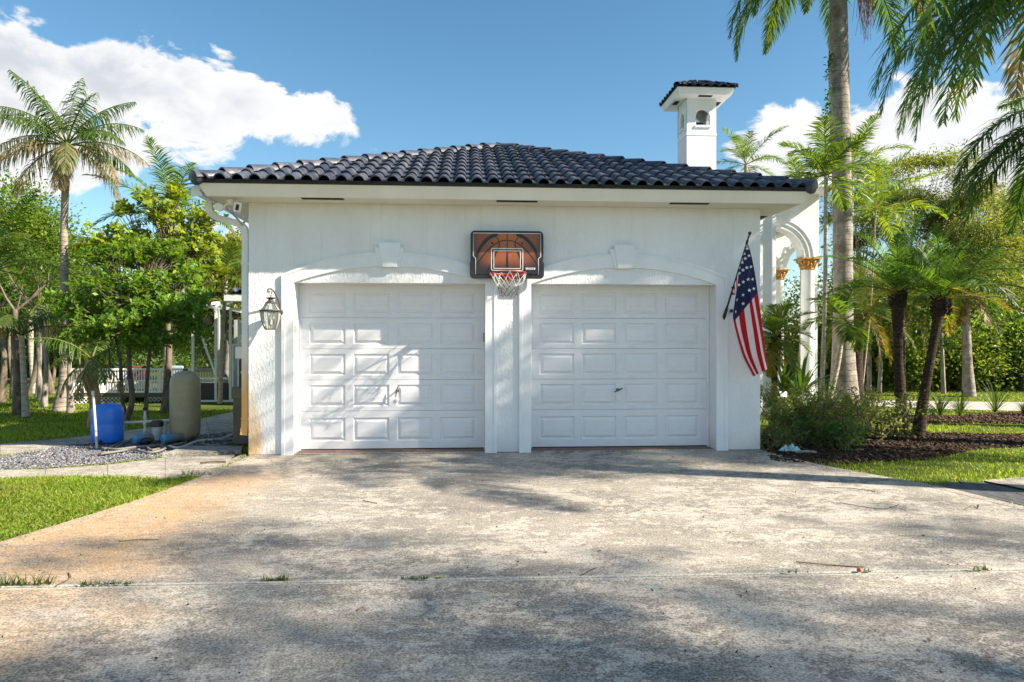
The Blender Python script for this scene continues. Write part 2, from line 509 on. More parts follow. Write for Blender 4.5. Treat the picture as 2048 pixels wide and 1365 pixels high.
def leaf_mat(name, trans=.35, rough=.45, spec=.4):
    g = NG(name)
    a = g.n("ShaderNodeAttribute"); a.attribute_name = 'tint'
    v = g.co(); n = g.noise(v, 25, 2)
    c = g.mix(.5, a.outputs['Color'], g.mix(g.mr(n, .3, .7), (.6,.6,.6), (1.4,1.4,1.4)), 'MULTIPLY')
    c = g.mix(g.mr(n, .3, .7), g.mix(.22, a.outputs['Color'], (0,0,0)), a.outputs['Color'])
    g.setin(g.p.inputs['Base Color'], c); g.p.inputs['Roughness'].default_value = rough
    g.p.inputs['Specular IOR Level'].default_value = spec
    tr = g.n("ShaderNodeBsdfTranslucent")
    g.l(g.mix(1.0, c, (2.1,2.0,.7), 'MULTIPLY'), tr.inputs['Color'])
    ms = g.n("ShaderNodeMixShader"); ms.inputs[0].default_value = trans
    g.l(g.p.outputs[0], ms.inputs[1]); g.l(tr.outputs[0], ms.inputs[2])
    g.l(ms.outputs[0], g.out.inputs[0])
    return g.m
M['leaf'] = leaf_mat('foliage', .45)
M['leaf_gloss'] = leaf_mat('glossy_foliage', .42, .45, .3)
M['grass'] = leaf_mat('grass_blade', .45, .5, .3)
M['cloth'] = None
def bark(name, c1, c2, zs=.3, scale=14, ring=0.0, blotch=None, ringk=.45):
    g = NG(name); v = g.co((1,1,zs))
    n = g.noise(v, scale, 6, .65, .4)
    c = g.mix(g.mr(n, .32, .68), c1, c2)
    h = n
    if ring:
        x = g.xyz()
        w = g.ma('FRACT', g.ma('ADD', g.ma('MULTIPLY', x[2], ring), g.ma('MULTIPLY', g.noise(g.co(), 1.2, 4), 2.2)))
        rg = g.mr(w, .0, .16, 1, 0)
        c = g.mix(g.ma('MULTIPLY', rg, ringk), c, tuple(k*.45 for k in c1)); h = g.ma('SUBTRACT', n, g.ma('MULTIPLY', rg, .6))
    if blotch:
        b = g.noise(g.co(), 3.2, 6, .65)
        c = g.mix(g.ma('MULTIPLY', g.mr(b, .5, .66), .75), c, blotch)
    return g.fin(c, .9, g.bump(h, .6, .02), .15)
M['royal'] = bark('royal_palm_bark', (.20,.175,.15), (.36,.325,.285), .5, 9, 8.0, (.15,.11,.09), .16)
M['royal_low'] = M['royal']
M['coco'] = bark('coconut_palm_bark', (.22,.18,.14), (.38,.33,.27), 2.0, 8, 11.0)
M['thin_palm'] = bark('slender_palm_bark', (.33,.28,.21), (.50,.44,.36), 1.5, 10, 9.0)
M['date_bark'] = bark('pygmy_date_bark', (.018,.013,.010), (.085,.06,.042), 1.6, 22, 16)
M['tree_bark'] = bark('tree_bark', (.09,.07,.05), (.22,.18,.14), .3, 14)
M['grey_bark'] = bark('grey_tree_bark', (.20,.18,.15), (.36,.33,.28), .35, 12)
M['twig'] = simple('twig', (.10,.075,.05), .9, 0, .3, 20)
M['dry_frond'] = simple('dry_palm_sheath', (.34,.22,.12), .9, 0, .3, 10)
# ------------------------------------------------------------------ ground
def sheet(name, poly, z, mat, kind='structure', parent=None, thick=0.0):
    mb = MB()
    if thick: mb.prism(poly, z - thick, z)
    else: mb.add([(x, y, z) for x, y in poly], [tuple(range(len(poly)))])
    o = mb.build(name, mat, parent)
    if kind and parent is None: tag(o, kind=kind)
    return o
def lerp_path(pts, n):
    """smooth (Catmull-Rom) line through 2-D or 3-D points"""
    P = [np.array(p, float) for p in pts]
    P = [2*P[0]-P[1]] + P + [2*P[-1]-P[-2]]
    out = []
    for i in range(1, len(P)-2):
        for k in range(n):
            t = k/n
            out.append(.5*((2*P[i]) + (P[i+1]-P[i-1])*t + (2*P[i-1]-5*P[i]+4*P[i+1]-P[i+2])*t*t + (3*P[i]-P[i-1]-3*P[i+1]+P[i+2])*t**3))
    out.append(P[-2])
    return [tuple(float(q) for q in p) for p in out]

LAWN_Z = -0.02
g0 = MB(); R = 700
xs = [-R,-60,-25,-12,0,12,25,60,R]; ys = [-R,-60,-25,-12,0,12,25,60,R]
for i in range(8):
    for j in range(8):
        g0.add([(xs[i],ys[j],LAWN_Z),(xs[i+1],ys[j],LAWN_Z),(xs[i+1],ys[j+1],LAWN_Z),(xs[i],ys[j+1],LAWN_Z)], [(0,1,2,3)])
tag(g0.build('ground_lawn', M['lawn']), kind='structure')

# driveway: two slabs with a joint between them, and a border band down each side
L_edge = lerp_path([(-3.36,.0),(-3.40,-.8),(-3.49,-1.67),(-3.66,-2.6),(-3.98,-3.76),(-4.35,-4.75)], 5)
L_edge2 = lerp_path([(-4.36,-4.78),(-4.9,-6.0),(-5.6,-7.6),(-6.6,-9.6),(-8.2,-12)], 4)
R_edge = lerp_path([(3.40,.0),(3.50,-.6),(3.63,-1.12),(3.93,-1.8),(4.22,-2.4),(4.38,-3.2),(4.60,-4.1),(4.95,-4.83)], 5)
R_edge2 = lerp_path([(4.97,-4.86),(5.6,-5.9),(6.6,-7.4),(8.2,-9.6),(10,-12)], 4)
def inset(path, d, left):
    out = []
    for i, p in enumerate(path):
        a = path[max(i-1,0)]; b = path[min(i+1,len(path)-1)]
        tx, ty = b[0]-a[0], b[1]-a[1]; l = math.hypot(tx, ty)
        nx, ny = -ty/l, tx/l
        if not left: nx, ny = -nx, -ny
        out.append((p[0]+nx*d, p[1]+ny*d))
    return out
BW = 0.13
drive = tag(bpy.data.objects.new('driveway', None), kind='structure'); COL.objects.link(drive); WO['driveway'] = Vector((0,0,0))
def slab(name, outline, mat, z=0.0, th=.12):
    mb = MB(); mb.prism(outline, z-th, z)
    return mb.build(name, mat, drive, bevel=(.004 if name == 'slab' else 0), segs=1)
Li, Li2 = inset(L_edge, BW+.008, True), inset(L_edge2, BW+.008, True)
Ri, Ri2 = inset(R_edge, BW+.008, False), inset(R_edge2, BW+.008, False)
jy = lambda x: -4.765 - .014*x
up_l = [p for p in Li if p[1] > jy(p[0])+.009 and p[1] < -.02]
up_r = [p for p in Ri if p[1] > jy(p[0])+.009 and p[1] < -.02]
slab('slab', [(Ri[0][0], -.015), (Li[0][0], -.015)] + up_l + [(up_l[-1][0]-.02, jy(-4.2)+.009), (up_r[-1][0]+.02, jy(4.8)+.009)] + up_r[::-1], M['concrete'])
slab('slab', [(Ri2[0][0], jy(4.8)-.009), (Li2[0][0], jy(-4.2)-.009)] + Li2[1:] + Ri2[1:][::-1], M['concrete'], -.002)
def band(path, left):
    i = inset(path, BW, left)
    slab('border', path + i[::-1], M['concrete_band'], .0005)
band(L_edge, True); band(L_edge2, True); band(R_edge, False); band(R_edge2, False)
mb = MB(); mb.box(-3.36, 3.38, -.014, .5, -.15, .012)
mb.build('apron', M['concrete_band'], drive)

# left walks, gravel bed, pad
wk = tag(bpy.data.objects.new('walkway', None), kind='structure'); COL.objects.link(wk); WO['walkway'] = Vector((0,0,0))
def wslab(px_poly, mat=M['walk'], z=.0, th=.1, name='slab'):
    mb = MB(); mb.prism([gp(*p) for p in px_poly], z-th, z)
    mb.build(name, mat, wk, bevel=.004)
# back walk, in slabs
up = [(-260,908),(-110,898),(0,888),(95,880),(183,871),(265,860),(340,848),(410,836),(470,823),(520,812)]
lo = [(-260,945),(-110,929),(0,913),(70,902),(130,890),(225,884),(330,876),(420,868),(500,860),(560,850)]
for i in range(len(up)-1):
    a0, a1, b0, b1 = up[i], up[i+1], lo[i], lo[i+1]
    e = 2.0
    wslab([(a0[0]+.25,a0[1]),(a1[0]-.25,a1[1]),(b1[0]-.25,b1[1]),(b0[0]+.25,b0[1])])
# front walk between gravel and lawn
fu = [(-260,944),(-60,940),(90,938),(215,929),(330,915),(470,909)]
fl = [(-260,972),(-60,961),(90,957),(215,956),(330,957),(415,950)]
for i in range(len(fu)-1):
    a0, a1, b0, b1 = fu[i], fu[i+1], fl[i], fl[i+1]
    wslab([(a0[0]+.3,a0[1]),(a1[0]-.3,a1[1]),(b1[0]-.3,b1[1]),(b0[0]+.3,b0[1])], z=-.003)
wslab([(323,913),(482,906),(486,897),(372,897)], M['pad'], .035, .12, 'pad')
wslab([(418,948),(492,912),(485,908),(402,946)], M['concrete_band'], .0, .1, 'gutter_strip')
gravel_poly = [gp(*p) for p in [(-260,944),(-60,940),(90,937),(215,928),(322,914),(372,896),(480,896),(500,884),(500,861),(420,869),(330,877),(225,885),(130,891),(70,903),(0,914),(-110,930),(-260,946)]]
sheet('gravel_soil', gravel_poly, -.012, simple('gravel_soil', (.06,.055,.055), .95, 0, .4, 20, .6))

# mulch beds and road on the right
def blob_px(pts, n=4):
    p = [gp(*q) for q in pts]
    q = lerp_path(p + [p[0]], n)
    return q[:-1]
mulch1 = blob_px([(1532,900),(1545,920),(1600,926),(1680,926),(1770,921),(1850,917),(1905,908),(1960,897),(2060,892),(2260,885),(2200,866),(2040,868),(1900,866),(1800,862),(1690,850),(1560,846),(1525,870)])
sheet('mulch_bed', mulch1, -.006, M['mulch'])
mulch2 = blob_px([(1640,838),(1800,846),(1900,844),(2060,847),(2300,848),(2300,826),(2060,824),(1960,829),(1850,833),(1700,826)])
sheet('mulch_bed', mulch2, -.006, M['mulch'])
road = [gp(*p) for p in [(1700,808),(1850,817),(2060,822),(2500,830),(2900,836),(2900,812),(2400,806),(2060,804),(1850,802),(1690,799)]]
sheet('road', road, -.008, simple('pale_road', (.42,.39,.35), .9, 0, .12, 2, .3))

# dark paver strip at the right edge of the drive
pav = tag(bpy.data.objects.new('paver_walk', None), kind='structure'); COL.objects.link(pav); WO['paver_walk'] = Vector((0,0,0))
M['paver'] = simple('charcoal_paver', (.075,.077,.085), .85, 0, .3, 9, .4)
pm = MB(); pm.box(-.098,.098,-.048,.048,-.05,.0)
pme = pm.mesh('paver'); pme.materials.append(M['paver'])
e0, e1 = np.array((4.21,-2.30)), np.array((4.80,-4.75))
dv = (e1-e0)/np.linalg.norm(e1-e0); nvv = np.array((-dv[1], dv[0]))
if nvv[0] < 0: nvv = -nvv
for r in range(6):
    for k in range(13):
        c = e0 + dv*(k*.202 + (.1 if r % 2 else 0)) + nvv*(r*.101+.06)
        o = link_mesh('paver', pme, None, pav, (c[0], c[1], -.004 + rnd.uniform(-.002,.002)))
        o.rotation_euler = (0, 0, math.atan2(dv[1], dv[0]) + rnd.uniform(-.01,.01))
pz = e0 + nvv*.69
sheet('side_walk', [tuple(pz-dv*.05), tuple(pz+dv*2.7), tuple(pz+dv*2.7+nvv*2), tuple(pz-dv*.05+nvv*2)], -.002, M['walk'])

# ------------------------------------------------------------------ garage
garage = thing('garage', 'white stucco two-door garage with dark barrel-tile hip roof', 'garage', (0,0,0))
HW, DEP, SOF = 3.375, 4.0, 3.252  # unseen depth cut short so the garage's shadow covers less lawn
OP = [(-2.80,-.336), (.271,2.767)]
LZ = 2.226
w = MB()
w.box(-HW, OP[0][0], 0, .36, -.1, LZ)
w.box(OP[0][1], OP[1][0], 0, .36, -.1, LZ)
w.box(OP[1][1], HW, 0, .36, -.1, LZ)
w.box(-HW, HW, 0, .36, LZ, SOF)
w.box(-HW, -HW+.2, .36, DEP, -.1, SOF)
w.box(HW-.2, HW, .36, DEP, -.1, SOF)
w.box(-HW+.2, HW-.2, DEP-.2, DEP, -.1, SOF)
w.build('wall', M['stucco'], garage)
def arc(xa, xb, z0, rise, n=24):
    h = (xb-xa)/2; r = (h*h+rise*rise)/(2*rise); cx = (xa+xb)/2; cz = z0+rise-r
    a = math.asin(h/r)
    return [(cx + r*math.sin(-a+2*a*k/n), cz + r*math.cos(-a+2*a*k/n)) for k in range(n+1)]
def strip(mb, A, B, y0, y1):
    n = len(A)
    vs = [(x,y0,z) for x,z in A] + [(x,y0,z) for x,z in B] + [(x,y1,z) for x,z in A] + [(x,y1,z) for x,z in B]
    fs = []
    for i in range(n-1):
        fs += [(i,i+1,n+i+1,n+i), (2*n+i,3*n+i,3*n+i+1,2*n+i+1), (i,2*n+i,2*n+i+1,i+1), (n+i,n+i+1,3*n+i+1,3*n+i)]
    fs += [(0,n,3*n,2*n), (n-1,3*n-1,4*n-1,2*n-1)]
    mb.add(vs, fs)
for k, (xa, xb) in enumerate(OP):
    oa, ob = xa-.158, xb+.158
    inn = [(xa,-.05)] + arc(xa, xb, 2.222, .222) + [(xb,-.05)]
    out = [(oa,-.05)] + arc(oa, ob, 2.325, .302) + [(ob,-.05)]
    t = MB(); strip(t, out, inn, -.022, .004)
    tr = t.build('door_surround', M['trim'], garage, bevel=.004)
    t = MB(); o2 = [(oa+.045,-.05)] + arc(oa+.045, ob-.045, 2.305, .292) + [(ob-.045,-.05)]
    strip(t, out, o2, -.030, -.020); t.build('surround_lip', M['trim'], tr, bevel=.003)
    cx = (xa+xb)/2
    t = MB()
    t.prism_y([(cx-.135,2.432),(cx+.115,2.432),(cx+.185,2.685),(cx-.205,2.685)], -.044, .0)
    ks = t.build('keystone', M['trim'], garage, bevel=.004)
    t = MB(); t.prism_y([(cx-.095,2.428),(cx+.085,2.428),(cx+.14,2.745),(cx-.15,2.745)], -.064, -.042)
    t.build('keystone_face', M['trim'], ks, bevel=.004)
# garage doors
DY = .285
def door_section_mesh(w, h, pans, fr):
    """front skin with holes for the pressed panels, and returns"""
    xs = sorted(set([0, w] + [q for p in pans for q in (p[0], p[1])])); zs = sorted(set([0, h, pans[0][2], pans[0][3]]))
    mb = MB()
    for i in range(len(xs)-1):
        for j in range(len(zs)-1):
            mx, mz = (xs[i]+xs[i+1])/2, (zs[j]+zs[j+1])/2
            if any(p[0] < mx < p[1] and p[2] < mz < p[3] for p in pans): continue
            mb.add([(xs[i],0,zs[j]),(xs[i+1],0,zs[j]),(xs[i+1],0,zs[j+1]),(xs[i],0,zs[j+1])], [(0,1,2,3)])
    r = .006
    for (z, zz) in ((0,-r),(h,h+r)):
        mb.add([(0,0,z),(w,0,z),(w,.012,zz*.0+z),(0,.012,z)], [(0,1,2,3)])
    mb.add([(0,.04,0),(w,.04,0),(w,.04,h),(0,.04,h)], [(3,2,1,0)])
    me = bpy.data.meshes.new('door_section'); me.from_pydata(mb.v, [], mb.f)
    bm = bmesh.new(); bm.from_mesh(me); bmesh.ops.remove_doubles(bm, verts=bm.verts[:], dist=1e-5)
    bmesh.ops.recalc_face_normals(bm, faces=bm.faces[:]); bm.to_mesh(me); bm.free()
    me.materials.append(M['door']); return me
def panel_mesh(w, h):
    rings = [(0,0),(.013,.015),(.021,.0165),(.052,.0015),(.056,.0)]
    mb = MB(); vs = []
    for ins, d in rings:
        vs += [(ins,d,ins),(w-ins,d,ins),(w-ins,d,h-ins),(ins,d,h-ins)]
    fs = []
    for r in range(len(rings)-1):
        for k in range(4):
            k2 = (k+1) % 4; fs.append((r*4+k, r*4+k2, r*4+4+k2, r*4+4+k))
    b = (len(rings)-1)*4; fs.append((b,b+1,b+2,b+3))
    me = bpy.data.meshes.new('raised_panel'); me.from_pydata(vs, [], fs)
    bm = bmesh.new(); bm.from_mesh(me); bmesh.ops.recalc_face_normals(bm, faces=bm.faces[:])
    bm.normal_update()
    big = max(bm.faces, key=lambda f: f.calc_area())
    if big.normal.y > 0: bmesh.ops.reverse_faces(bm, faces=bm.faces[:])
    bm.to_mesh(me); bm.free()
    me.materials.append(M['door']); return me
DW = 2.45
sec_z = [.028, .535, .951, 1.367, 1.783, 2.245]
pw, sp = .478, .580
x0p = (DW - 3*sp - pw)/2
lo_h, mid_h = sec_z[1]-sec_z[0]-.004, sec_z[2]-sec_z[1]-.004
top_h = sec_z[5]-sec_z[4]-.004
pan_lo = [(x0p+i*sp, x0p+i*sp+pw, .10, .415) for i in range(4)]
pan_mid = [(x0p+i*sp, x0p+i*sp+pw, .058, .348) for i in range(4)]
pan_top = [(x0p+i*sp, x0p+i*sp+pw, .058, .348) for i in range(4)]
S = [(door_section_mesh(DW, lo_h, pan_lo, 0), pan_lo), (door_section_mesh(DW, mid_h, pan_mid, 0), pan_mid), (door_section_mesh(DW, top_h, pan_top, 0), pan_top)]
PM = [panel_mesh(pw, .315), panel_mesh(pw, .29), panel_mesh(pw, .29)]
for k, (xa, xb) in enumerate(OP):
    cx = (xa+xb)/2 + .004; X0 = cx - DW/2
    d = MB(); d.box(xa+.004, xb-.004, DY+.05, DY+.075, .0, LZ+.02)
    door = d.build('garage_door', M['door'], garage)
    tag(door, ['left garage door below the lantern side, with a tilted grey handle', 'right garage door beside the flag, with a dark handle'][k])
    for i in range(5):
        me, pans = S[0 if i == 0 else 2 if i == 4 else 1]
        sy = DY + rnd.uniform(-.0015, .0015)
        link_mesh('door_section', me, None, door, (X0, sy, sec_z[i]))
        pme_ = PM[0 if i == 0 else 2 if i == 4 else 1]
        for p in pans:
            link_mesh('raised_panel', pme_, None, door, (X0+p[0], sy, sec_z[i]+p[2]))
    # T handle and lock
    hx, hz = cx + (.055 if k == 0 else -.03), .80
    h = MB(); h.tube([(hx,DY,hz),(hx,DY-.05,hz)], .010, 10); h.lathe((hx,DY-.004,hz), [(.0,.0),(.024,.0),(.024,.006)], 14, 'y')
    dx, dz = ((.016,.075) if k == 0 else (.058,.026))
    h.tube([(hx-dx,DY-.055,hz-dz),(hx-dx*.3,DY-.058,hz-dz*.3),(hx+dx*.3,DY-.058,hz+dz*.3),(hx+dx,DY-.055,hz+dz)], [.008,.011,.011,.007], 8)
    h.build('handle', simple('grey_handle_metal', (.16,.15,.14), .4, .6), door, True)
    h = MB(); h.lathe((hx, DY-.012, hz-.125), [(.0,-.004),(.022,-.002),(.024,.012)], 16, 'y'); h.build('lock', M['white_plastic'], door, True)
    # weather stop strips and the red sill
    for sa, sb_ in ((xa+.002, X0+.006), (X0+DW-.006, xb-.002)):
        s_ = MB(); s_.box(sa, sb_, DY-.03, DY+.05, 0, LZ-.002); s_.build('door_stop', M['trim'], garage, bevel=.004)
    s_ = MB(); s_.box(xa+.01, xb-.01, .05, DY+.2, -.05, .0145); s_.build('sill', M['red_sill'], garage)
    s_ = MB(); s_.box(X0, X0+DW, DY+.004, DY+.03, .0146, .027); s_.build('bottom_seal', M['black_plastic'], door)
hg = MB(); hg.box(-.352,-.338,DY-.05,DY-.02,1.46,1.58); hg.build('hinge', simple('worn_brown_hinge', (.16,.12,.09), .7), garage)
# eave
def ring(o, z, yb=DEP):
    return [(-HW-o,-o,z),(HW+o,-o,z),(HW+o,yb+o,z),(-HW-o,yb+o,z)]
def rings(mb, rs, close=False):
    vs = [p for r in rs for p in r]; fs = []; n = len(rs)
    for i in range(n if close else n-1):
        for k in range(4):
            k2 = (k+1) % 4; a, b = i*4, ((i+1) % n)*4
            fs.append((a+k,a+k2,b+k2,b+k))
    return mb.add(vs, fs)
f = MB(); rings(f, [ring(.385,3.250), ring(.462,3.392), ring(.40,3.400), ring(.365,3.250)], True)
f.build('fascia', M['fascia'], garage)
f = MB(); rings(f, [ring(-.02,3.2535), ring(.366,3.2535), ring(.366,3.262), ring(-.02,3.262)], True); f.build('soffit', M['soffit'], garage)
for a, b in ((603,687), (993,1075), (1340,1418)):
    xa, xb = wx(a,-.31), wx(b,-.31)
    v_ = MB(); v_.box(xa, xb, -.345, -.255, 3.2475, 3.2532); vv = v_.build('soffit_vent', M['dark'], garage)
    t = MB(); t.box(xa-.015, xb+.015, -.255, -.24, 3.245, 3.2533); t.build('vent_edge', M['soffit'], vv)
for sx in (1,):
    v_ = MB(); v_.box(HW+.24, HW+.33, .5, 1.05, 3.2475, 3.2532); v_.build('soffit_vent', M['dark'], garage)
    v_ = MB(); v_.box(HW+.24, HW+.33, 2.6, 3.2, 3.2475, 3.2532); v_.build('soffit_vent', M['dark'], garage)
# roof
EO, EZ, RISE = .475, 3.415, 1.56
RUN = HW + EO; SA = math.atan2(RISE, RUN); CA, SN = math.cos(SA), math.sin(SA)
AY = -EO + RUN
rb = DEP + EO
deck = MB()
A = (-RUN,-EO,EZ-.012); B = (RUN,-EO,EZ-.012); Cc = (0,AY,EZ+RISE-.012); Dd = (0,AY+.35,EZ+RISE-.012); Ee = (RUN,rb,EZ-.012); Ff = (-RUN,rb,EZ-.012)
deck.add([A,B,Cc,Dd,Ee,Ff], [(0,1,2),(1,4,3,2),(0,2,3,5),(5,3,4),(0,5,4,1)])
roof = deck.build('roof', M['mortar'], garage)
es = MB(); es.box(-RUN-.005, RUN+.005, -EO-.004, -EO+.03, 3.392, 3.44); es.build('bird_stop', M['mortar'], roof)
TW, TEX, TLEN = .2075, .372, .435
def tile_profile(x):
    u = x/.071
    return .012 + (.060*max(0,1-u*u)**.62 if abs(u) < 1 else 0.0)
def tile_bm():
    bm = bmesh.new(); th = .014
    X = [-TW/2-.006,-.085,-.071,-.066,-.052,-.032,-.010,.010,.032,.052,.066,.071,.085,TW/2+.002]
    rows = [0.0, .03, TLEN]
    top, bot = [], []
    for v in rows:
        lift = .030*(1 - v/TLEN)
        top.append([bm.verts.new((x, v, tile_profile(x)+lift)) for x in X])
        bot.append([bm.verts.new((x*.985, v, tile_profile(x)-th+lift)) for x in X])
    for i in range(len(rows)-1):
        for k in range(len(X)-1):
            bm.faces.new((top[i][k],top[i][k+1],top[i+1][k+1],top[i+1][k]))
    for k in range(len(X)-1):
        bm.faces.new((bot[0][k],bot[0][k+1],top[0][k+1],top[0][k]))
        bm.faces.new((bot[0][k+1],bot[0][k],bot[2][k],bot[2][k+1]))
    return bm
def fin_tile(bm):
    me = bpy.data.meshes.new('roof_tile'); bm.to_mesh(me); bm.free()
    me.materials.append(M['tile']); me.shade_smooth(); me.set_sharp_from_angle(angle=math.radians(50)); return me
TILE = fin_tile(tile_bm())
RX = SA
SL = RUN/CA
ncol = int(2*RUN/TW)
for r in range(int(SL/TEX)+1):
    for c in range(ncol+1):
        x = -RUN + (c+.5)*TW - .02; v = r*TEX
        d0 = RUN - abs(x)                       # plan distance to the hip line at this column
        vmax = d0/CA
        if v > vmax + TW*.6: continue
        loc = (x, -EO-.03 + v*CA, EZ + (v-.03)*SN)
        me = TILE
        if v + TLEN > vmax - TW:
            bm = tile_bm()
            sx = 1 if x > 0 else -1
            # hip line in tile coordinates: |x| = RUN - v*CA
            pl = Vector((sx*(RUN - v*CA - abs(x)), 0, 0))
            bmesh.ops.bisect_plane(bm, geom=bm.verts[:]+bm.edges[:]+bm.faces[:], plane_co=pl, plane_no=Vector((sx, CA, 0)).normalized(), clear_outer=True)
            if len(bm.faces) < 3: bm.free(); continue
            me = fin_tile(bm)
        o = link_mesh('roof_tile', me, None, roof, loc)
        o.rotation_euler = (RX + rnd.uniform(-.006,.006), rnd.uniform(-.006,.006), rnd.uniform(-.008,.008))
# hip and ridge caps
def cap_mesh(L=.44, r0=.115, r1=.092):
    mb = MB(); vs = []; n = 10
    for (y, r) in ((0,r0),(.02,r0),(L,r1)):
        for k in range(n+1):
            a = math.pi*k/n; vs.append((r*math.cos(a), y, r*.86*math.sin(a)-.02))
    for (y, r) in ((0,r0-.016),(L,r1-.016)):
        for k in range(n+1):
            a = math.pi*k/n; vs.append((r*math.cos(a), y, r*.86*math.sin(a)-.02))
    m_ = n+1; fs = []
    for i in range(2):
        for k in range(n): fs.append((i*m_+k,i*m_+k+1,(i+1)*m_+k+1,(i+1)*m_+k))
    for k in range(n): fs.append((k+1,k,3*m_+k,3*m_+k+1))
    for k in range(n): fs.append((3*m_+k,4*m_+k,4*m_+k+1,3*m_+k+1))
    mb.add(vs, fs); me = mb.mesh('hip_tile', True); me.materials.append(M['tile']); return me
CAP = cap_mesh()
def caps(p0, p1, ex=.375, lift=.045):
    p0, p1 = Vector(p0), Vector(p1); d = p1-p0; L = d.length; d.normalize()
    s = d.cross(Vector((0,0,1))).normalized(); u = s.cross(d)
    rot = Matrix((s, d, u)).transposed().to_4x4()
    n = int(L/ex)
    for k in range(n+1):
        p = p0 + d*(k*ex) + u*lift
        o = link_mesh('hip_tile', CAP, None, roof, p)
        tilt = Matrix.Rotation(-.055 + rnd.uniform(-.012,.012), 4, 'X') @ Matrix.Rotation(rnd.uniform(-.02,.02), 4, 'Z')
        o.rotation_euler = (rot @ tilt).to_euler()
caps((-RUN-.02,-EO-.02,EZ), (-.1,AY-.1,EZ+RISE-.05))
caps((RUN+.02,-EO-.02,EZ), (.1,AY-.1,EZ+RISE-.05))
caps((0,AY+.02,EZ+RISE-.03), (0,AY+.3,EZ+RISE-.03), .375, .03)
for sx in (-1, 1):                              # hip starters closing the corner ends
    mb = MB(); d = Vector((-sx*RUN, RUN, RISE)).normalized(); p = Vector((sx*(RUN+.035), -EO-.035, EZ+.028))
    mb.lathe((0,0,0), [(.0,.0),(.06,.003),(.088,.012),(.098,.04),(.09,.10)], 16)
    me = mb.mesh('hip_starter', True); me.materials.append(M['tile'])
    o = link_mesh('hip_starter', me, None, roof, p); o.rotation_euler = d.to_track_quat('Z','Y').to_euler(); o.scale = (1,1,1)
# corrugated sheet of tiles on the two side slopes (seen only from further aside)
for sx in (-1, 1):
    mb = MB(); ny = int((rb+EO)/.05); vs, fs = [], []
    nv = 12
    for j in range(nv):
        for hl in (0, 1):
            v = (j + hl)*SL/nv
            for i in range(ny+1):
                y = -EO + i*.0519
                y = min(y, rb)
                lim = max(0, (y+EO))/CA if y < AY else SL*max(0, min(1, (rb-y)/(rb-AY-.35)))
                vv = min(v, lim)
                h = .035*(1+math.cos(2*math.pi*y/TW))*.8 + (.03 if hl == 0 else 0) - .02
                vs.append((sx*(RUN - vv*CA), y, EZ + vv*SN + h*CA - .012))
        b = j*2*(ny+1)
        for i in range(ny): fs.append((b+i,b+i+1,b+ny+2+i,b+ny+1+i))
    mb.add(vs, fs)
    tag(mb.build('side_slope_tiles', M['tile'], roof, True), kind='stuff')
# gutter and downspout on the left
gx = -HW-.455
gt = MB()
prof = [(gx+.01,3.255),(gx-.055,3.255),(gx-.125,3.30),(gx-.125,3.375),(gx-.115,3.375),(gx-.112,3.305),(gx-.052,3.265),(gx+.01,3.265)]
gt.prism_y(prof, -.36, DEP); gt.box(gx-.124, gx+.01, -.364, -.358, 3.256, 3.372)
gt.build('gutter', M['white_alu'], garage, bevel=.002)
ds = MB()
path = [(gx-.045,.02,3.26),(gx-.045,.02,3.19),(gx-.02,.03,3.11),(gx+.06,.04,3.055),(gx+.20,.06,3.02),(gx+.31,.07,2.985),(gx+.375,.075,2.93),(gx+.392,.08,2.83),(gx+.392,.08,2.6)]
def rect_sweep(mb, pts, a, b):
    pts = [Vector(p) for p in pts]; vs, fs = [], []
    n = len(pts)
    for i in range(n):
        t = (pts[min(i+1,n-1)]-pts[max(i-1,0)]).normalized(); yv = Vector((0,1,0)); s = t.cross(yv).normalized()
        yv = s.cross(t)
        g_ = .92 if i % 2 else 1.0
        for (i1, j1) in ((-1,-1),(1,-1),(1,1),(-1,1)): vs.append(pts[i]+s*i1*a/2*g_+yv*j1*b/2*g_)
    for i in range(n-1):
        for k in range(4): fs.append((i*4+k,i*4+(k+1)%4,i*4+4+(k+1)%4,i*4+4+k))
    fs += [(3,2,1,0), tuple((n-1)*4+k for k in range(4))]
    mb.add(vs, fs)
dense = lerp_path(path, 4)
rect_sweep(ds, dense, .085, .075)
dp = ds.build('downspout', M['downspout'], garage, bevel=.004)
ds = MB(); dx_ = gx+.392
ds.box(dx_-.042, dx_+.042, .042, .118, .42, 2.62); ds.build('downspout_pipe', M['downspout'], dp, bevel=.008)
ds = MB(); rect_sweep(ds, lerp_path([(dx_,.08,.44),(dx_-.004,.08,.36),(dx_-.015,.07,.25)],3), .094, .084); ds.build('downspout_outlet', M['downspout'], dp, bevel=.004)
for z in (2.45, 1.05, .45):
    ds = MB(); ds.box(dx_-.048, dx_+.06, .038, .122, z, z+.03); ds.build('strap', M['downspout'], dp, bevel=.003)
# cable from the gutter bracket to the wall corner
cb = MB(); cb.tube(lerp_path([(gx-.01,-.38,3.32),(gx+.09,-.3,3.23),(gx+.25,-.15,3.13),(gx+.38,.02,2.96)],4), .012, 6); cb.build('conduit', simple('grey_conduit', (.32,.33,.34), .6), garage, True)

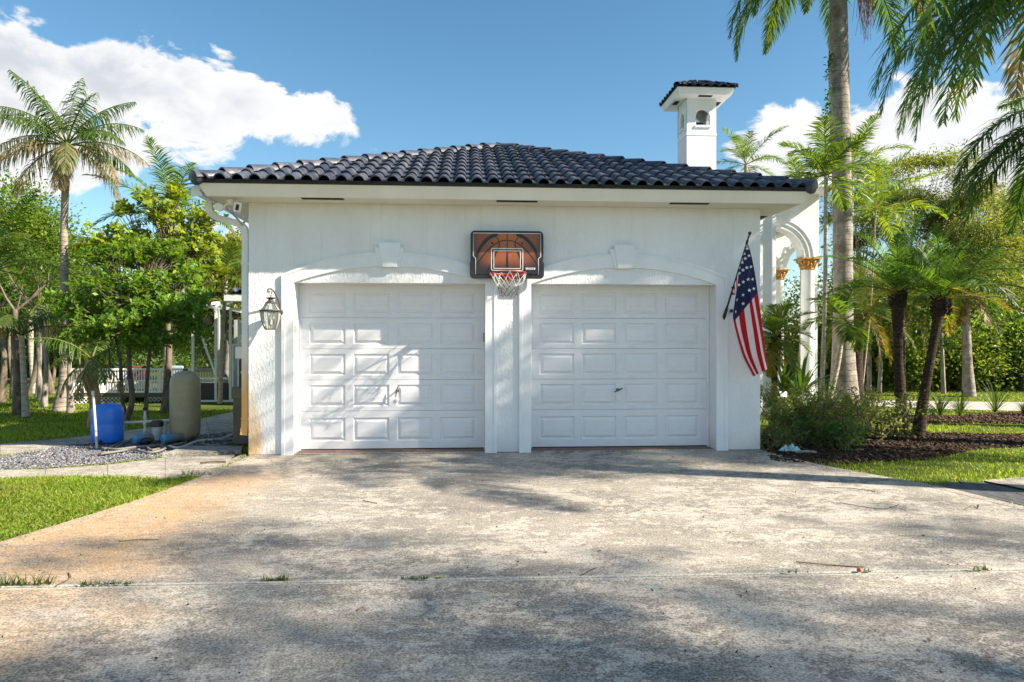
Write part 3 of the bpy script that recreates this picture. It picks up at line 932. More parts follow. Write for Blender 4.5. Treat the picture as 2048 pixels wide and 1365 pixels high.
# ------------------------------------------------------------------ things on the garage
# security floodlight
sfl = thing('security_floodlight', 'cream twin security floodlight with sensor under the left end of the eave', 'floodlight', (wx(461,-.2),-.2,3.25))
lx = wx(461,-.2)
mb = MB(); mb.lathe((lx,-.2,3.20), [(.05,.05),(.055,.03),(.045,.0),(.03,-.02)], 16); mb.build('base', M['fascia'], sfl, True)
mb = MB(); mb.tube([(lx-.02,-.2,3.2),(lx-.06,-.22,3.17),(lx-.09,-.25,3.15)], .012, 8); mb.tube([(lx+.02,-.2,3.2),(lx+.07,-.22,3.17)], .012, 8); mb.build('arm', M['fascia'], sfl, True)
mb = MB(); mb.tube([(lx-.085,-.2,3.155),(lx-.105,-.28,3.135),(lx-.11,-.31,3.13)], [.03,.045,.05], 14); mb.build('lamp_head', M['fascia'], sfl, True)
mb = MB(); mb.obox((lx+.105,-.26,3.145), Vector((.93,.25,-.2)).normalized(), Vector((-.3,.9,.3)).normalized(), Vector((.25,-.25,.93)).normalized(), .045, .05, .06); b_ = mb.build('camera_housing', M['fascia'], sfl, bevel=.01)
mb = MB(); mb.obox((lx+.118,-.306,3.13), Vector((.93,.25,-.2)).normalized(), Vector((-.3,.9,.3)).normalized(), Vector((.25,-.25,.93)).normalized(), .018, .008, .036); mb.build('lens', M['black_plastic'], sfl)

# lantern
def glass_mat():
    g = NG('lantern_glass'); g.p.inputs['Base Color'].default_value = (.93,.95,.93,1); g.p.inputs['Roughness'].default_value = .06
    g.p.inputs['Transmission Weight'].default_value = 0.0
    t = g.n("ShaderNodeBsdfTransparent"); t.inputs[0].default_value = (.86,.89,.88,1)
    ms = g.n("ShaderNodeMixShader"); fr = g.n("ShaderNodeFresnel"); fr.inputs[0].default_value = 1.5
    g.l(g.ma('ADD', fr.outputs[0], .05), ms.inputs[0]); g.l(t.outputs[0], ms.inputs[1]); g.l(g.p.outputs[0], ms.inputs[2])
    g.l(ms.outputs[0], g.out.inputs[0]); return g.m
M['glass'] = glass_mat()
M['bronze'] = simple('weathered_bronze', (.10,.085,.07), .55, .5, .3, 20, .1)
ly = -.20; lx = wx(541.5, ly); lzf = lambda py: wz(py, lx, ly)
lan = thing('wall_lantern', 'bronze glass carriage lantern on the wall left of the left garage door', 'wall lamp', (lx, 0, lzf(622)))
def hexring(r, z, n=6, ph=math.pi/6): return [(lx+r*math.cos(2*math.pi*k/n+ph), ly+r*math.sin(2*math.pi*k/n+ph), z) for k in range(n)]
zb, zband, ztop = lzf(659), lzf(622.5), lzf(606)
def hexloft(mb, levels):
    vs = [p for (r, z) in levels for p in hexring(r, z)]; fs = []
    for i in range(len(levels)-1):
        for k in range(6): fs.append((i*6+k,i*6+(k+1)%6,i*6+6+(k+1)%6,i*6+6+k))
    mb.add(vs, fs)
gl = [(.070,zb),(.092,zb+.05),(.112,zb+.11),(.121,zb+.17),(.123,zband)]
mb = MB(); hexloft(mb, gl); mb.build('glass_body', M['glass'], lan)
ru = [(.118,zband+.01),(.092,zband+.04),(.066,zband+.085),(.058,ztop)]
mb = MB(); hexloft(mb, ru); mb.build('glass_roof', M['glass'], lan)
mb = MB()
for k in range(6):
    for lv in (gl, ru):
        pts = [hexring(r+.002, z)[k] for r, z in lv]; mb.tube(pts, .0045, 6)
mb.build('cage', M['bronze'], lan, True)
mb = MB(); mb.lathe((lx,ly,zband), [(.126,-.006),(.142,-.002),(.145,.006),(.142,.012),(.115,.014)], 6 if False else 24); mb.build('band', M['bronze'], lan, True)
mb = MB(); mb.lathe((lx,ly,zb), [(.074,-.006),(.074,.004),(.06,.006)], 6); mb.build('bottom_ring', M['bronze'], lan)
mb = MB(); mb.lathe((lx,ly,ztop), [(.064,-.006),(.064,.004),(.05,.01),(.03,.03),(.026,.045),(.045,.05),(.056,.062),(.05,.066),(.02,.07)], 20); mb.build('cap', M['bronze'], lan, True)
hz = lzf(578)
mb = MB(); mb.tube(lerp_path([(lx+.075,-.035,zband+.03),(lx+.06,-.05,zband+.12),(lx+.03,-.12,hz-.05),(lx+.012,-.17,hz-.012),(lx-.012,-.21,hz),(lx-.03,-.225,hz-.02),(lx-.024,-.222,hz-.045),(lx-.012,-.215,hz-.03)],6), .009, 8)
mb.tube([(lx,ly,ztop+.06),(lx+.005,ly+.01,hz-.07),(lx+.012,-.17,hz-.012)], .006, 6); mb.build('scroll_arm', M['bronze'], lan, True)
mb = MB(); mb.lathe((lx+.075,0,zband-.01), [(.0,-.035),(.03,-.034),(.05,-.02),(.055,.0)], 18, 'y'); mb.build('back_plate', M['bronze'], lan, True)
mb = MB()
for k in range(3):
    a = 2*math.pi*k/3+.4; cx_, cy_ = lx+.032*math.cos(a), ly+.032*math.sin(a)
    mb.tube([(lx,ly,zb+.05),(cx_,cy_,zb+.05),(cx_,cy_,zb+.065)], .005, 6); mb.tube([(cx_,cy_,zb+.065),(cx_,cy_,zb+.13)], .010, 8)
mb.tube([(lx,ly,zb),(lx,ly,zb+.06)], .007, 6)
mb.build('candle_cluster', simple('candle_sleeve', (.12,.11,.09), .6), lan, True)
mb = MB()
for k in range(3):
    a = 2*math.pi*k/3+.4; mb.lathe((lx+.032*math.cos(a), ly+.032*math.sin(a), zb+.13), [(.006,0),(.013,.02),(.011,.035),(.002,.055)], 10)
mb.build('bulb', simple('clear_bulb', (.7,.68,.6), .15), lan, True)

# basketball hoop
by = -.125
bx0, bx1 = wx(941, by), wx(1087, by); bcx = (bx0+bx1)/2; bz0, bz1 = wz(557, bcx, by), wz(462, bcx, by)
BWd, BHt = bx1-bx0, bz1-bz0
hoop = thing('basketball_hoop', 'black and orange basketball backboard with red rim and net above the doors', 'basketball hoop', (bcx, 0, bz0))
def rr(x0, x1, z0, z1, r, n=5):
    pts = []
    for (cx, cz, a0) in ((x1-r, z0+r, -90), (x1-r, z1-r, 0), (x0+r, z1-r, 90), (x0+r, z0+r, 180)):
        for k in range(n+1):
            a = math.radians(a0+90*k/n); pts.append((cx+r*math.cos(a), cz+r*math.sin(a)))
    return pts
B = lambda u, v: (bx0+u*BWd, bz0+v*BHt)          # u across, v up, both 0..1
def board_mat():
    g = NG('backboard_print'); x = g.xyz()
    u = g.ma('DIVIDE', g.ma('SUBTRACT', x[0], bcx), BWd/2); v = g.ma('DIVIDE', g.ma('SUBTRACT', x[2], bz0), BHt)
    r = g.ma('SQRT', g.ma('ADD', g.ma('MULTIPLY', u, u), g.ma('POWER', g.ma('MULTIPLY', g.ma('SUBTRACT', v, .98), 1.0), 2.0)))
    c = g.mix(g.mr(r, .1, .75), (.62,.17,.035), (.33,.10,.045))
    c = g.mix(g.mr(r, .7, 1.15), c, (.06,.035,.03))
    c = g.mix(g.mr(v, .14, .42, 1, 0), c, (.03,.022,.025))
    peb = g.vor(g.co(), 110)
    c = g.mix(g.mr(peb, .2, .6), c, g.mix(.35, c, (.0,.0,.0)))
    return g.fin(c, .35, None, .5)
M['board_print'] = board_mat()
M['print_black'] = simple('print_black', (.012,.013,.018), .35)
M['print_white'] = simple('print_white', (.78,.78,.76), .4)
mb = MB(); out = rr(bx0, bx1, bz0, bz1, .055, 6)
mb.prism_y(out, by, by+.035); board = mb.build('backboard', M['black_plastic'], hoop, bevel=.006)
mb = MB(); mb.prism_y(rr(bx0-.008, bx1+.008, bz0-.004, bz0+BHt*.40, .055, 6), by-.004, by+.03); mb.build('lower_frame', M['black_plastic'], board, bevel=.005)
yp = by-.0055
mb = MB(); mb.prism_y([B(.052,.075),B(.948,.075),B(.948,.40),B(.962,.42),B(.962,.938),B(.038,.938),B(.038,.42),B(.052,.40)], yp, yp+.004); mb.build('printed_face', M['board_print'], board)
def ribbon(mb, pts, w, y):
    n = len(pts); L_, R_ = [], []
    if not isinstance(w, list): w = [w]*n
    for i in range(n):
        a, b = pts[max(i-1,0)], pts[min(i+1,n-1)]; tx, tz = b[0]-a[0], b[1]-a[1]; l = math.hypot(tx,tz) or 1
        nx, nz = -tz/l*w[i]/2, tx/l*w[i]/2
        L_.append((pts[i][0]+nx,pts[i][1]+nz)); R_.append((pts[i][0]-nx,pts[i][1]-nz))
    for i in range(n-1):
        mb.add([(L_[i][0],y,L_[i][1]),(R_[i][0],y,R_[i][1]),(R_[i+1][0],y,R_[i+1][1]),(L_[i+1][0],y,L_[i+1][1])], [(0,1,2,3)])
lines = MB()
ya, yb_, yc = yp-.0008, yp-.0014, yp-.0020
ribbon(lines, [B(.5,.935),B(.5,.55),B(.5,.10)], [.012,.014,.045], ya)
def poly_u(f, u0, u1, n=24): return [B(u0+(u1-u0)*k/n, f(u0+(u1-u0)*k/n)) for k in range(n+1)]
ribbon(lines, poly_u(lambda u: .80 - .95*(abs(u-.5)/.44)**2*.62, .065, .935), .014, ya-.0003)
for s in (-1, 1):
    # broad outer seams
    pts = lerp_path([B(.5+s*.13,.935),B(.5+s*.25,.84),B(.5+s*.34,.70),B(.5+s*.40,.54),B(.5+s*.435,.36)], 6)
    ribbon(lines, pts, [.05 - .016*k/(len(pts)-1) for k in range(len(pts))], ya-.0006)
    pts = lerp_path([B(.5+s*.20,.90),B(.5+s*.145,.85),B(.5+s*.112,.76),B(.5+s*.112,.66),B(.5+s*.16,.50),B(.5+s*.21,.30),B(.5+s*.27,.12)], 6)
    ribbon(lines, pts, [.010+.022*(k/(len(pts)-1))**2 for k in range(len(pts))], ya-.0009)
lines.build('seam_print', M['print_black'], board)
wl = MB()
def loop(mb, pts, w, y): ribbon(mb, pts + [pts[0], pts[1]], w, y)
loop(wl, [B(.070,.078),B(.930,.078),B(.930,.42),B(.962,.46),B(.962,.945),B(.038,.945),B(.038,.46),B(.070,.42)], .0075, yb_-.001)
loop(wl, rr(B(.285,0)[0], B(.715,0)[0], B(0,.165)[1], B(0,.625)[1], .02, 4), .009, yb_-.001)
loop(wl, rr(B(.318,0)[0], B(.682,0)[0], B(0,.205)[1], B(0,.575)[1], .004, 2), .008, yb_-.001)
wl.build('white_line_print', M['print_white'], board)
wl = MB(); wl.prism_y([B(.755,.185),B(.885,.185),B(.885,.225),B(.755,.225)], yb_-.0016, yb_-.001); wl.build('badge', M['print_white'], board)
tcu = bpy.data.curves.new('badge_text','FONT'); tcu.body = 'LIFETIME'; tcu.size = .026; tcu.align_x = 'CENTER'; tcu.align_y = 'CENTER'
tob = bpy.data.objects.new('badge_text', tcu); COL.objects.link(tob)
bpy.context.view_layer.update()
tme = bpy.data.meshes.new_from_object(tob.evaluated_get(bpy.context.evaluated_depsgraph_get())); bpy.data.objects.remove(tob)
tme.name = 'lettering'; tme.materials.clear(); tme.materials.append(M['print_black'])
bxx, bzz = B(.82,.205)
o = link_mesh('lettering', tme, None, board, (bxx, yb_-.0022, bzz)); o.rotation_euler = (math.pi/2,0,0); o.scale = (1.0,1,1)
for s in (-1,1):
    mb = MB(); q = B(.5+s*.205,.735); mb.lathe((q[0], yp-.006, q[1]), [(.0,-.008),(.012,-.006),(.014,.004)], 12, 'y'); mb.build('bolt_cap', M['black_plastic'], board, True)
M['rim_red'] = simple('red_rim_steel', (.52,.025,.02), .4, .2)
rcx, rcy, rz_ = bcx+.004, by-.30, wz(546, bcx, by-.30)
mb = MB(); RR = .218
mb.tube([(rcx+RR*math.cos(2*math.pi*k/40), rcy+RR*math.sin(2*math.pi*k/40), rz_) for k in range(41)], .009, 8, False)
rim = mb.build('rim', M['rim_red'], hoop, True)
mb = MB(); mb.box(rcx-.235, rcx+.235, by-.012, by-.006, rz_-.012, rz_+.018); mb.box(rcx-.075, rcx+.075, by-.018, by-.012, rz_-.075, rz_+.02)
mb.box(rcx-.07, rcx+.07, by-.09, by-.018, rz_-.008, rz_+.004)
mb.add([(rcx-.06,by-.018,rz_-.07),(rcx-.056,by-.018,rz_-.07),(rcx-.056,by-.085,rz_-.008),(rcx-.06,by-.085,rz_-.008)], [(0,1,2,3)])
mb.build('bracket', M['rim_red'], rim, bevel=.002)
mb = MB()
for s in (-1,1):
    mb.tube([(rcx+s*.20,by-.012,rz_-.005),(rcx+s*.17,rcy+.13,rz_-.004)], .006, 6)
mb.build('brace', M['rim_red'], rim, True)
# net: diamonds between twelve hooks
levels = [(0,.218,0),(1,.185,.085),(2,.150,.165),(3,.122,.215),(4,.108,.255),(5,.112,.295)]
def netpt(i, k):
    _, r, d = levels[i]; a = 2*math.pi*(k + (.5 if i % 2 else 0))/12
    w_ = 1 + .07*math.sin(k*2.3+i*1.7)
    return (rcx+r*w_*math.cos(a), rcy+r*w_*math.sin(a), rz_-.006-d-.012*math.sin(k*1.9+i))
for (i0, i1, nm, mt) in ((0,2,'net_upper', simple('white_net_cord', (.75,.74,.70), .8)), (2,5,'net_lower', simple('dirty_net_cord', (.20,.19,.17), .9))):
    mb = MB()
    for i in range(i0, i1):
        for k in range(12):
            a = netpt(i, k)
            for kk in ((k, k-1) if i % 2 == 0 else (k, k+1)):
                b = netpt(i+1, kk % 12); mid = [(a[j]+b[j])/2 for j in range(3)]
                mb.tube([a, (mid[0],mid[1],mid[2]-.006), b], .0042, 5)
    mb.build(nm, mt, hoop, True)

# flag and its pole
pb = Vector((wx(1449,-.03), -.03, wz(632, wx(1449,-.03), -.03)))
pt_y = -.78; pt = Vector((wx(1499.5,pt_y), pt_y, 0)); pt.z = wz(467, pt.x, pt_y)
pole = thing('flag_pole', 'black angled flag pole on a bracket beside the right garage door', 'flag pole', (pb.x, 0, pb.z))
mb = MB(); mb.tube([pb, pb.lerp(pt,.35), pb.lerp(pt,.38), pt], [.013,.0125,.011,.010], 10); mb.build('shaft', M['black_plastic'], pole, True)
dpl = (pt-pb).normalized()
mb = MB(); mb.tube([pt-dpl*.16, pt-dpl*.15, pt-dpl*.10, pt-dpl*.09], [.010,.016,.016,.010], 10); mb.tube([pt-dpl*.02,pt-dpl*.012,pt,pt+dpl*.014,pt+dpl*.024],[.008,.018,.021,.017,.004],12); mb.build('finial', M['black_plastic'], pole, True)
mb = MB(); mb.tube([pb-dpl*.03, pb+dpl*.12], [.024,.018], 12); mb.box(pb.x-.03, pb.x+.03, -.012, -.0, pb.z-.075, pb.z+.035); mb.tube([(pb.x,-.01,pb.z-.05), pb+dpl*.02], .016, 8); mb.build('bracket', M['black_plastic'], pole, True)
mb = MB(); q = pb.lerp(pt,.36); mb.tube([q-dpl*.012,q-dpl*.008,q+dpl*.008,q+dpl*.012],[.013,.019,.019,.013],10); mb.tube([q,q+Vector((-.03,0,.004))],.005,6); mb.build('clamp_ring', M['black_plastic'], pole, True)
def cloth_mat():
    g = NG('flag_nylon'); a = g.n("ShaderNodeAttribute"); a.attribute_name = 'tint'
    g.fin(a.outputs['Color'], .6, g.bump(g.noise(g.co(), 220, 2), .1, .002), .3)
    tr = g.n("ShaderNodeBsdfTranslucent"); g.l(a.outputs['Color'], tr.inputs['Color'])
    ms = g.n("ShaderNodeMixShader"); ms.inputs[0].default_value = .45
    g.l(g.p.outputs[0], ms.inputs[1]); g.l(tr.outputs[0], ms.inputs[2]); g.l(ms.outputs[0], g.out.inputs[0]); return g.m
M['flag_cloth'] = cloth_mat()
def flag():
    th0 = pb.lerp(pt, .90); th1 = pb.lerp(pt, .28)
    NS, NT = 78, 72
    Rp = [(1502,491),(1508,520),(1513,552),(1519,590),(1525,630),(1530,668),(1534,704),(1538,737)]
    Lp = [(1460,598),(1461,616),(1462,634),(1464,652),(1467,668),(1473,690),(1483,718),(1504,755)]
    Rc, Lc = lerp_path(Rp, 12), lerp_path(Lp, 12)
    def samp(c, t):
        q = t*(len(c)-1); i = min(int(q), len(c)-2); f = q-i
        return c[i][0]+(c[i+1][0]-c[i][0])*f, c[i][1]+(c[i+1][1]-c[i][1])*f
    def P(s, t):
        # s: 0 at the top edge of the cloth (hangs as the right edge), 1 at the bottom edge (folded behind on the left)
        a = samp(Rc, t); b = samp(Lc, t)
        e = min(1, t*3.0)
        e = e*e*(3-2*e)
        fl_ = s if s < .56 else .56 - (s-.56)*.7         # the last stripes fold back behind
        f = (1-e)*s + e*(fl_/.56)
        f += .055*e*math.sin(s*17 + 2.2*t)
        f = max(-.03, min(1.03, f))
        px, py = a[0]+(b[0]-a[0])*f, a[1]+(b[1]-a[1])*f
        yp0 = th0.y + (th1.y-th0.y)*s
        yh = -.50 + .10*f + .10*t
        y = yp0*(1-e) + yh*e
        y += e*(.035*math.sin(s*21+1.4*t+.4) + .02*math.sin(s*9-3*t))
        if s > .56: y += e*(.05 + .16*(s-.56))
        x = wx(px, y); z = wz(py, x, y)
        if t < .001:
            v = th0.lerp(th1, s); return v
        v0 = th0.lerp(th1, s)
        return v0*(1-e) + Vector((x,y,z))*e if e < 1 else Vector((x,y,z))
    vs = [P(i/NS, (j/NT)) for j in range(NT+1) for i in range(NS+1)]
    faces, cols = [], []
    for j in range(NT):
        for i in range(NS):
            a = j*(NS+1)+i; faces += [a, a+1, a+NS+2, a+NS+1]
            st = int((i+.5)/NS*13)
            blue = st < 7 and (j+.5)/NT < .40
            heading = (j+.5)/NT < .02
            cols.append((.93,.92,.94) if heading else (.022,.032,.12) if blue else ((.62,.01,.025) if st % 2 == 0 else (.93,.92,.94)))
    me = np_mesh('cloth', np.array([tuple(v) for v in vs]), np.array(faces), 4, np.array(cols), True)
    fo = thing('flag', 'red white and blue striped flag with white stars hanging beside the right garage door', 'flag', tuple(th0))
    cl = link_mesh('cloth', me, M['flag_cloth'], fo)
    sb = MB()
    for r in range(4):
        for c in range(6 if r % 2 == 0 else 5):
            s0 = .055 + r*.13; t0 = .03 + (.36*(c+.5*(r % 2)+.2)/6)
            ce = P(s0, t0); ds_ = (P(s0+.012, t0)-P(s0-.012, t0)).normalized(); dt_ = (P(s0, t0+.006)-P(s0, max(.001,t0-.006))).normalized()
            ds_ = (ds_ - dt_*ds_.dot(dt_)).normalized(); n = ds_.cross(dt_).normalized()
            if n.y > 0: n = -n
            ring_ = [ce + ds_*(rad*math.sin(math.pi*k/5)) - dt_*(rad*math.cos(math.pi*k/5)) + n*.006 for k, rad in enumerate([.026,.0105]*5)]
            sb.add([ce + n*.006]+ring_, [(0,k+1,(k+1)%10+1) for k in range(10)])
    sb.build('stars', M['print_white'], cl)
flag()
mb = MB(); q0 = Vector((wx(1466,-.06),-.06,wz(622,wx(1466,-.06),-.06)))
mb.lathe((q0.x,0,q0.z), [(.0,-.05),(.02,-.05),(.025,-.02),(.025,0)], 12, 'y')
hk = mb.build('wall_hook', M['black_plastic'], None, True); tag(hk, 'small black hook on the wall behind the flag', 'hook')
# grey blemish plate on the right pier
mb = MB(); q0 = (wx(1470,-.004), wz(800, wx(1470,0), 0)); mb.lathe((q0[0],0,q0[1]), [(.0,-.006),(.012,-.005),(.016,0)], 10, 'y')
# ------------------------------------------------------------------ house behind the garage
house = thing('house', 'white house with gold-capital portico and tiled chimney behind the garage', 'house', (5, 8, 0))
def barrel_row(parent, p0, p1, up, n, name='roof_tile', length=.40, w_scale=1.0):
    """one course of barrel tiles from p0 to p1, each lying along `up`; every tile is a part"""
    p0, p1, up = Vector(p0), Vector(p1), Vector(up).normalized()
    d = (p1-p0); tw = d.length/n; d.normalize(); nr = d.cross(up).normalized()
    if nr.z < 0: nr = -nr; d2 = -d
    else: d2 = d
    rot = Matrix((d2, up, nr)).transposed().to_4x4().to_euler()
    for k in range(n):
        o = link_mesh(name, TILE, None, parent, p0 + d*tw*(k+.5)); o.rotation_euler = rot
        o.scale = (tw/TW, length/TLEN, w_scale)
# chimney (front-left corner and width set from its picture at 17 m)
CZ = 17.0
cl, cr = at(1373, CZ), at(1433, CZ)
cw_ = math.hypot(cr[0]-cl[0], cr[1]-cl[1]); cx0, cy0 = cl[0], (cl[1]+cr[1])/2; cx1, cy1 = cx0+cw_, cy0+cw_
zc = lambda py: CAM[2] + (CYP-py)*CZ/FPX
def arch_hole_wall(mb, x0, x1, z0, z1, y, th, hx0, hx1, hz0, hz1, axis='x', n=12):
    """wall slab with an arched hole; axis 'x': wall runs in x at depth y..y+th; axis 'y': runs in y at x=y.."""
    r = (hx1-hx0)/2; cxh = (hx0+hx1)/2; sp_ = hz1-r
    hole = [(hx0,hz0),(hx0,sp_)] + [(cxh - r*math.cos(math.pi*k/n), sp_ + r*math.sin(math.pi*k/n)) for k in range(1,n)] + [(hx1,sp_),(hx1,hz0)]
    def quad(a, b, c, d):
        for yy, rev in ((y,False),(y+th,True)):
            vs = [(q[0],yy,q[1]) if axis == 'x' else (yy,q[0],q[1]) for q in (a,b,c,d)]
            mb.add(vs, [(3,2,1,0) if rev else (0,1,2,3)])
    if z0 < hz0: quad((x0,z0),(x1,z0),(x1,hz0),(x0,hz0))
    quad((x0,hz0),(hx0,hz0),(hx0,sp_),(x0,sp_)); quad((hx1,hz0),(x1,hz0),(x1,sp_),(hx1,sp_))
    arcp = hole[1:-1]
    for i in range(len(arcp)-1):
        a, b = arcp[i], arcp[i+1]
        quad(a, b, (b[0] if b[0] != arcp[-1][0] else b[0], z1), (a[0], z1))
    quad((x0,sp_),(hx0,sp_),(hx0,z1),(x0,z1)); quad((hx1,sp_),(x1,sp_),(x1,z1),(hx1,z1))
    pts = hole
    for i in range(len(pts)-1):
        a, b = pts[i], pts[i+1]
        vs = [(a[0],y,a[1]),(b[0],y,b[1]),(b[0],y+th,b[1]),(a[0],y+th,a[1])]
        if axis == 'y': vs = [(p[1],p[0],p[2]) for p in vs]
        mb.add(vs, [(0,1,2,3)])
ch = MB()
zt, zh0, zh1 = zc(197), zc(251), zc(219)
hw_ = cw_*.24; cxm, cym = (cx0+cx1)/2 + cw_*.05, (cy0+cy1)/2
ch.box(cx0, cx1, cy0, cy1, 3.5, zc(262))
arch_hole_wall(ch, cx0, cx1, zc(262), zt, cy0, .07, cxm-hw_, cxm+hw_, zh0, zh1)
arch_hole_wall(ch, cx0, cx1, zc(262), zt, cy1-.07, .07, cxm-hw_, cxm+hw_, zh0, zh1)
arch_hole_wall(ch, cy0+.07, cy1-.07, zc(262), zt, cx0, .07, cym-hw_*.8, cym+hw_*.8, zh0, zh1, 'y')
arch_hole_wall(ch, cy0+.07, cy1-.07, zc(262), zt, cx1-.07, .07, cym-hw_*.8, cym+hw_*.8, zh0, zh1, 'y')
M['stucco2'] = stucco('white_house_stucco')
chim = ch.build('chimney', M['stucco2'], house)
tag(chim, 'square white chimney with arched openings and a small tiled cap')
for (a, b) in ((266,271.5),):
    mb = MB(); e = .012; mb.box(cx0-e, cx1+e, cy0-e, cy1+e, zc(b), zc(a)); mb.build('band', M['trim'], chim, bevel=.006)
mb = MB(); mb.box(cxm-hw_-.03, cxm+hw_+.03, cy0-.03, cy0+.05, zh0-.055, zh0); mb.build('sill', M['trim'], chim, bevel=.005)
mb = MB(); mb.box(cx0-.03, cx0+.05, cym-hw_*.8-.03, cym+hw_*.8+.03, zh0-.055, zh0); mb.build('sill', M['trim'], chim, bevel=.005)
mb = MB(); mb.lathe((cxm-.05, cym, zh0-.02), [(.16,0),(.16,.10),(.2,.11),(.2,.15),(.1,.18)], 14); mb.build('flue', M['black_plastic'], chim, True)
ov = .34
mb = MB(); R4 = lambda o, z: [(cx0-o,cy0-o,z),(cx1+o,cy0-o,z),(cx1+o,cy1+o,z),(cx0-o,cy1+o,z)]
rings(mb, [R4(-.02,zt), R4(ov-.05,zt), R4(ov,zt+.15), R4(-.02,zt+.15)], True); mb.build('cap_eave', M['trim'], chim)
for (a, b, c_, d) in ((cxm-.17,cxm+.17,cy0-.22,cy0-.10),(cx0-.22,cx0-.10,cym-.14,cym+.14),(cx1+.10,cx1+.22,cym-.14,cym+.14)):
    mb = MB(); mb.box(a, b, c_, d, zt-.006, zt-.001); mb.build('vent', M['dark'], chim)
mb = MB(); pk = (cx0+cw_/2, cy0+cw_/2, zt+.15+.36); r_ = R4(ov+.03, zt+.152); mb.add(r_+[pk], [(0,1,4),(1,2,4),(2,3,4),(3,0,4),(3,2,1,0)]); capr = mb.build('cap_roof', M['mortar'], chim)
sl = Vector((0, ov+cw_/2, .36)).normalized()
for (p0, p1, up_, n) in ((r_[0],r_[1],(0,sl.y,sl.z),8), (r_[3],r_[0],(sl.y,0,sl.z),8), (r_[1],r_[2],(-sl.y,0,sl.z),8)):
    run = (ov+.03+cw_/2)/CA
    for r in range(3):
        q0 = Vector(p0).lerp(Vector(pk), r*.27+.0); q1 = Vector(p1).lerp(Vector(pk), r*.27)
        n_ = max(2, int(round((q1-q0).length/TW)))
        barrel_row(chim, q0, q1, up_, n_, length=.26, w_scale=.8)
for c_ in r_[:3]:
    q0, q1 = Vector(c_), Vector(pk); d = q1-q0; dn = d.normalized(); s = dn.cross(Vector((0,0,1))).normalized(); u = s.cross(dn)
    for k in range(3):
        o = link_mesh('hip_tile', CAP, None, chim, q0 + d*(k*.32) + u*.04); o.rotation_euler = Matrix((s, dn, u)).transposed().to_4x4().to_euler(); o.scale = (.8,.8,.8)
# main body, its low roof, and the wall strip right of the garage
mb = MB(); mb.box(.0, wx(1540,4.6)-.02, 6.602, 18, -.1, 3.6); mb.build('wall', M['stucco2'], house)
yw = 4.6; xa_, xb_ = 3.2, wx(1541, yw)
mb = MB(); mb.box(xa_, xb_, yw, 6.6, -.1, 4.1); mb.build('wall', M['stucco2'], house)
mb = MB(); mb.box(xb_+.003, xb_+.09, yw-.06, yw+.03, -.1, 4.05); mb.build('downspout', M['white_alu'], house, bevel=.01)
mb = MB(); mb.add([(-.4,6.65,3.62),(6.3,6.65,3.62),(4.0,10.5,4.9),(2,10.5,4.9),(-.4,18,3.62),(6.3,18,3.62),(4.0,14,4.9),(2,14,4.9)], [(0,1,2,3),(1,5,6,2),(5,4,7,6),(4,0,3,7),(3,2,6,7),(0,4,5,1)]); mb.build('roof', M['tile'], house)
# portico
c1 = at(1615, 15.75); c2 = at(1556, 18.3)
capz = lambda py, Z: CAM[2] + (CYP-py)*Z/FPX
zcap0, zcap1 = capz(541,15.75), capz(517,15.75)
M['gold'] = simple('gilded_capital', (.46,.25,.065), .5, .25, .45, 22, .6)
def column(cx, cy, r=.15):
    mb = MB(); mb.lathe((cx,cy,0), [(r*1.5,-.02),(r*1.5,.10),(r*1.35,.12),(r*1.35,.18),(r*1.1,.22),(r*1.02,.26),(r,1.0),(r*.93,zcap0),(r*.98,zcap0+.01)], 24)
    c = mb.build('column', M['trim'], house, True)
    mb = MB(); H = zcap1-zcap0
    prof = [(r*.98,0),(r*1.08,.015),(r*.98,.03),(r*1.05,H*.45),(r*1.35,H*.8),(r*1.55,H*.9)]
    mb.lathe((cx,cy,zcap0), prof, 24)
    mb.box(cx-r*1.5,cx+r*1.5,cy-r*1.5,cy+r*1.5,zcap1-H*.13,zcap1)
    for row, (n, z0_, l, rad, out_) in enumerate(((8,.03,.10,r*1.02,.035),(8,.08,.11,r*1.1,.05))):
        for k in range(n):
            a = 2*math.pi*(k+.5*row)/n; dx, dy = math.cos(a), math.sin(a)
            b0 = Vector((cx+dx*rad, cy+dy*rad, zcap0+z0_)); tip = b0 + Vector((dx*out_,dy*out_,l)); mid = b0 + Vector((dx*.012,dy*.012,l*.6))
            mb.tube([b0, mid, tip, tip+Vector((dx*.015,dy*.015,-.025))], [.016,.026,.018,.006], 6)
    for k in range(4):
        a = math.pi/4+math.pi/2*k; p = (cx+math.cos(a)*r*1.6, cy+math.sin(a)*r*1.6, zcap1-H*.25)
        mb.tube([(p[0]-.03*math.cos(a),p[1]-.03*math.sin(a),p[2]-.05),p,(p[0],p[1],p[2]+.03)], [.012,.028,.02], 8)
    mb.build('capital', M['gold'], c, True)
for (cx, cy) in ((c1[0],c1[1]), (c1[0]-1.66,c1[1]), (c2[0],c2[1])):
    column(cx, cy)
ptop = capz(392, 15.75)
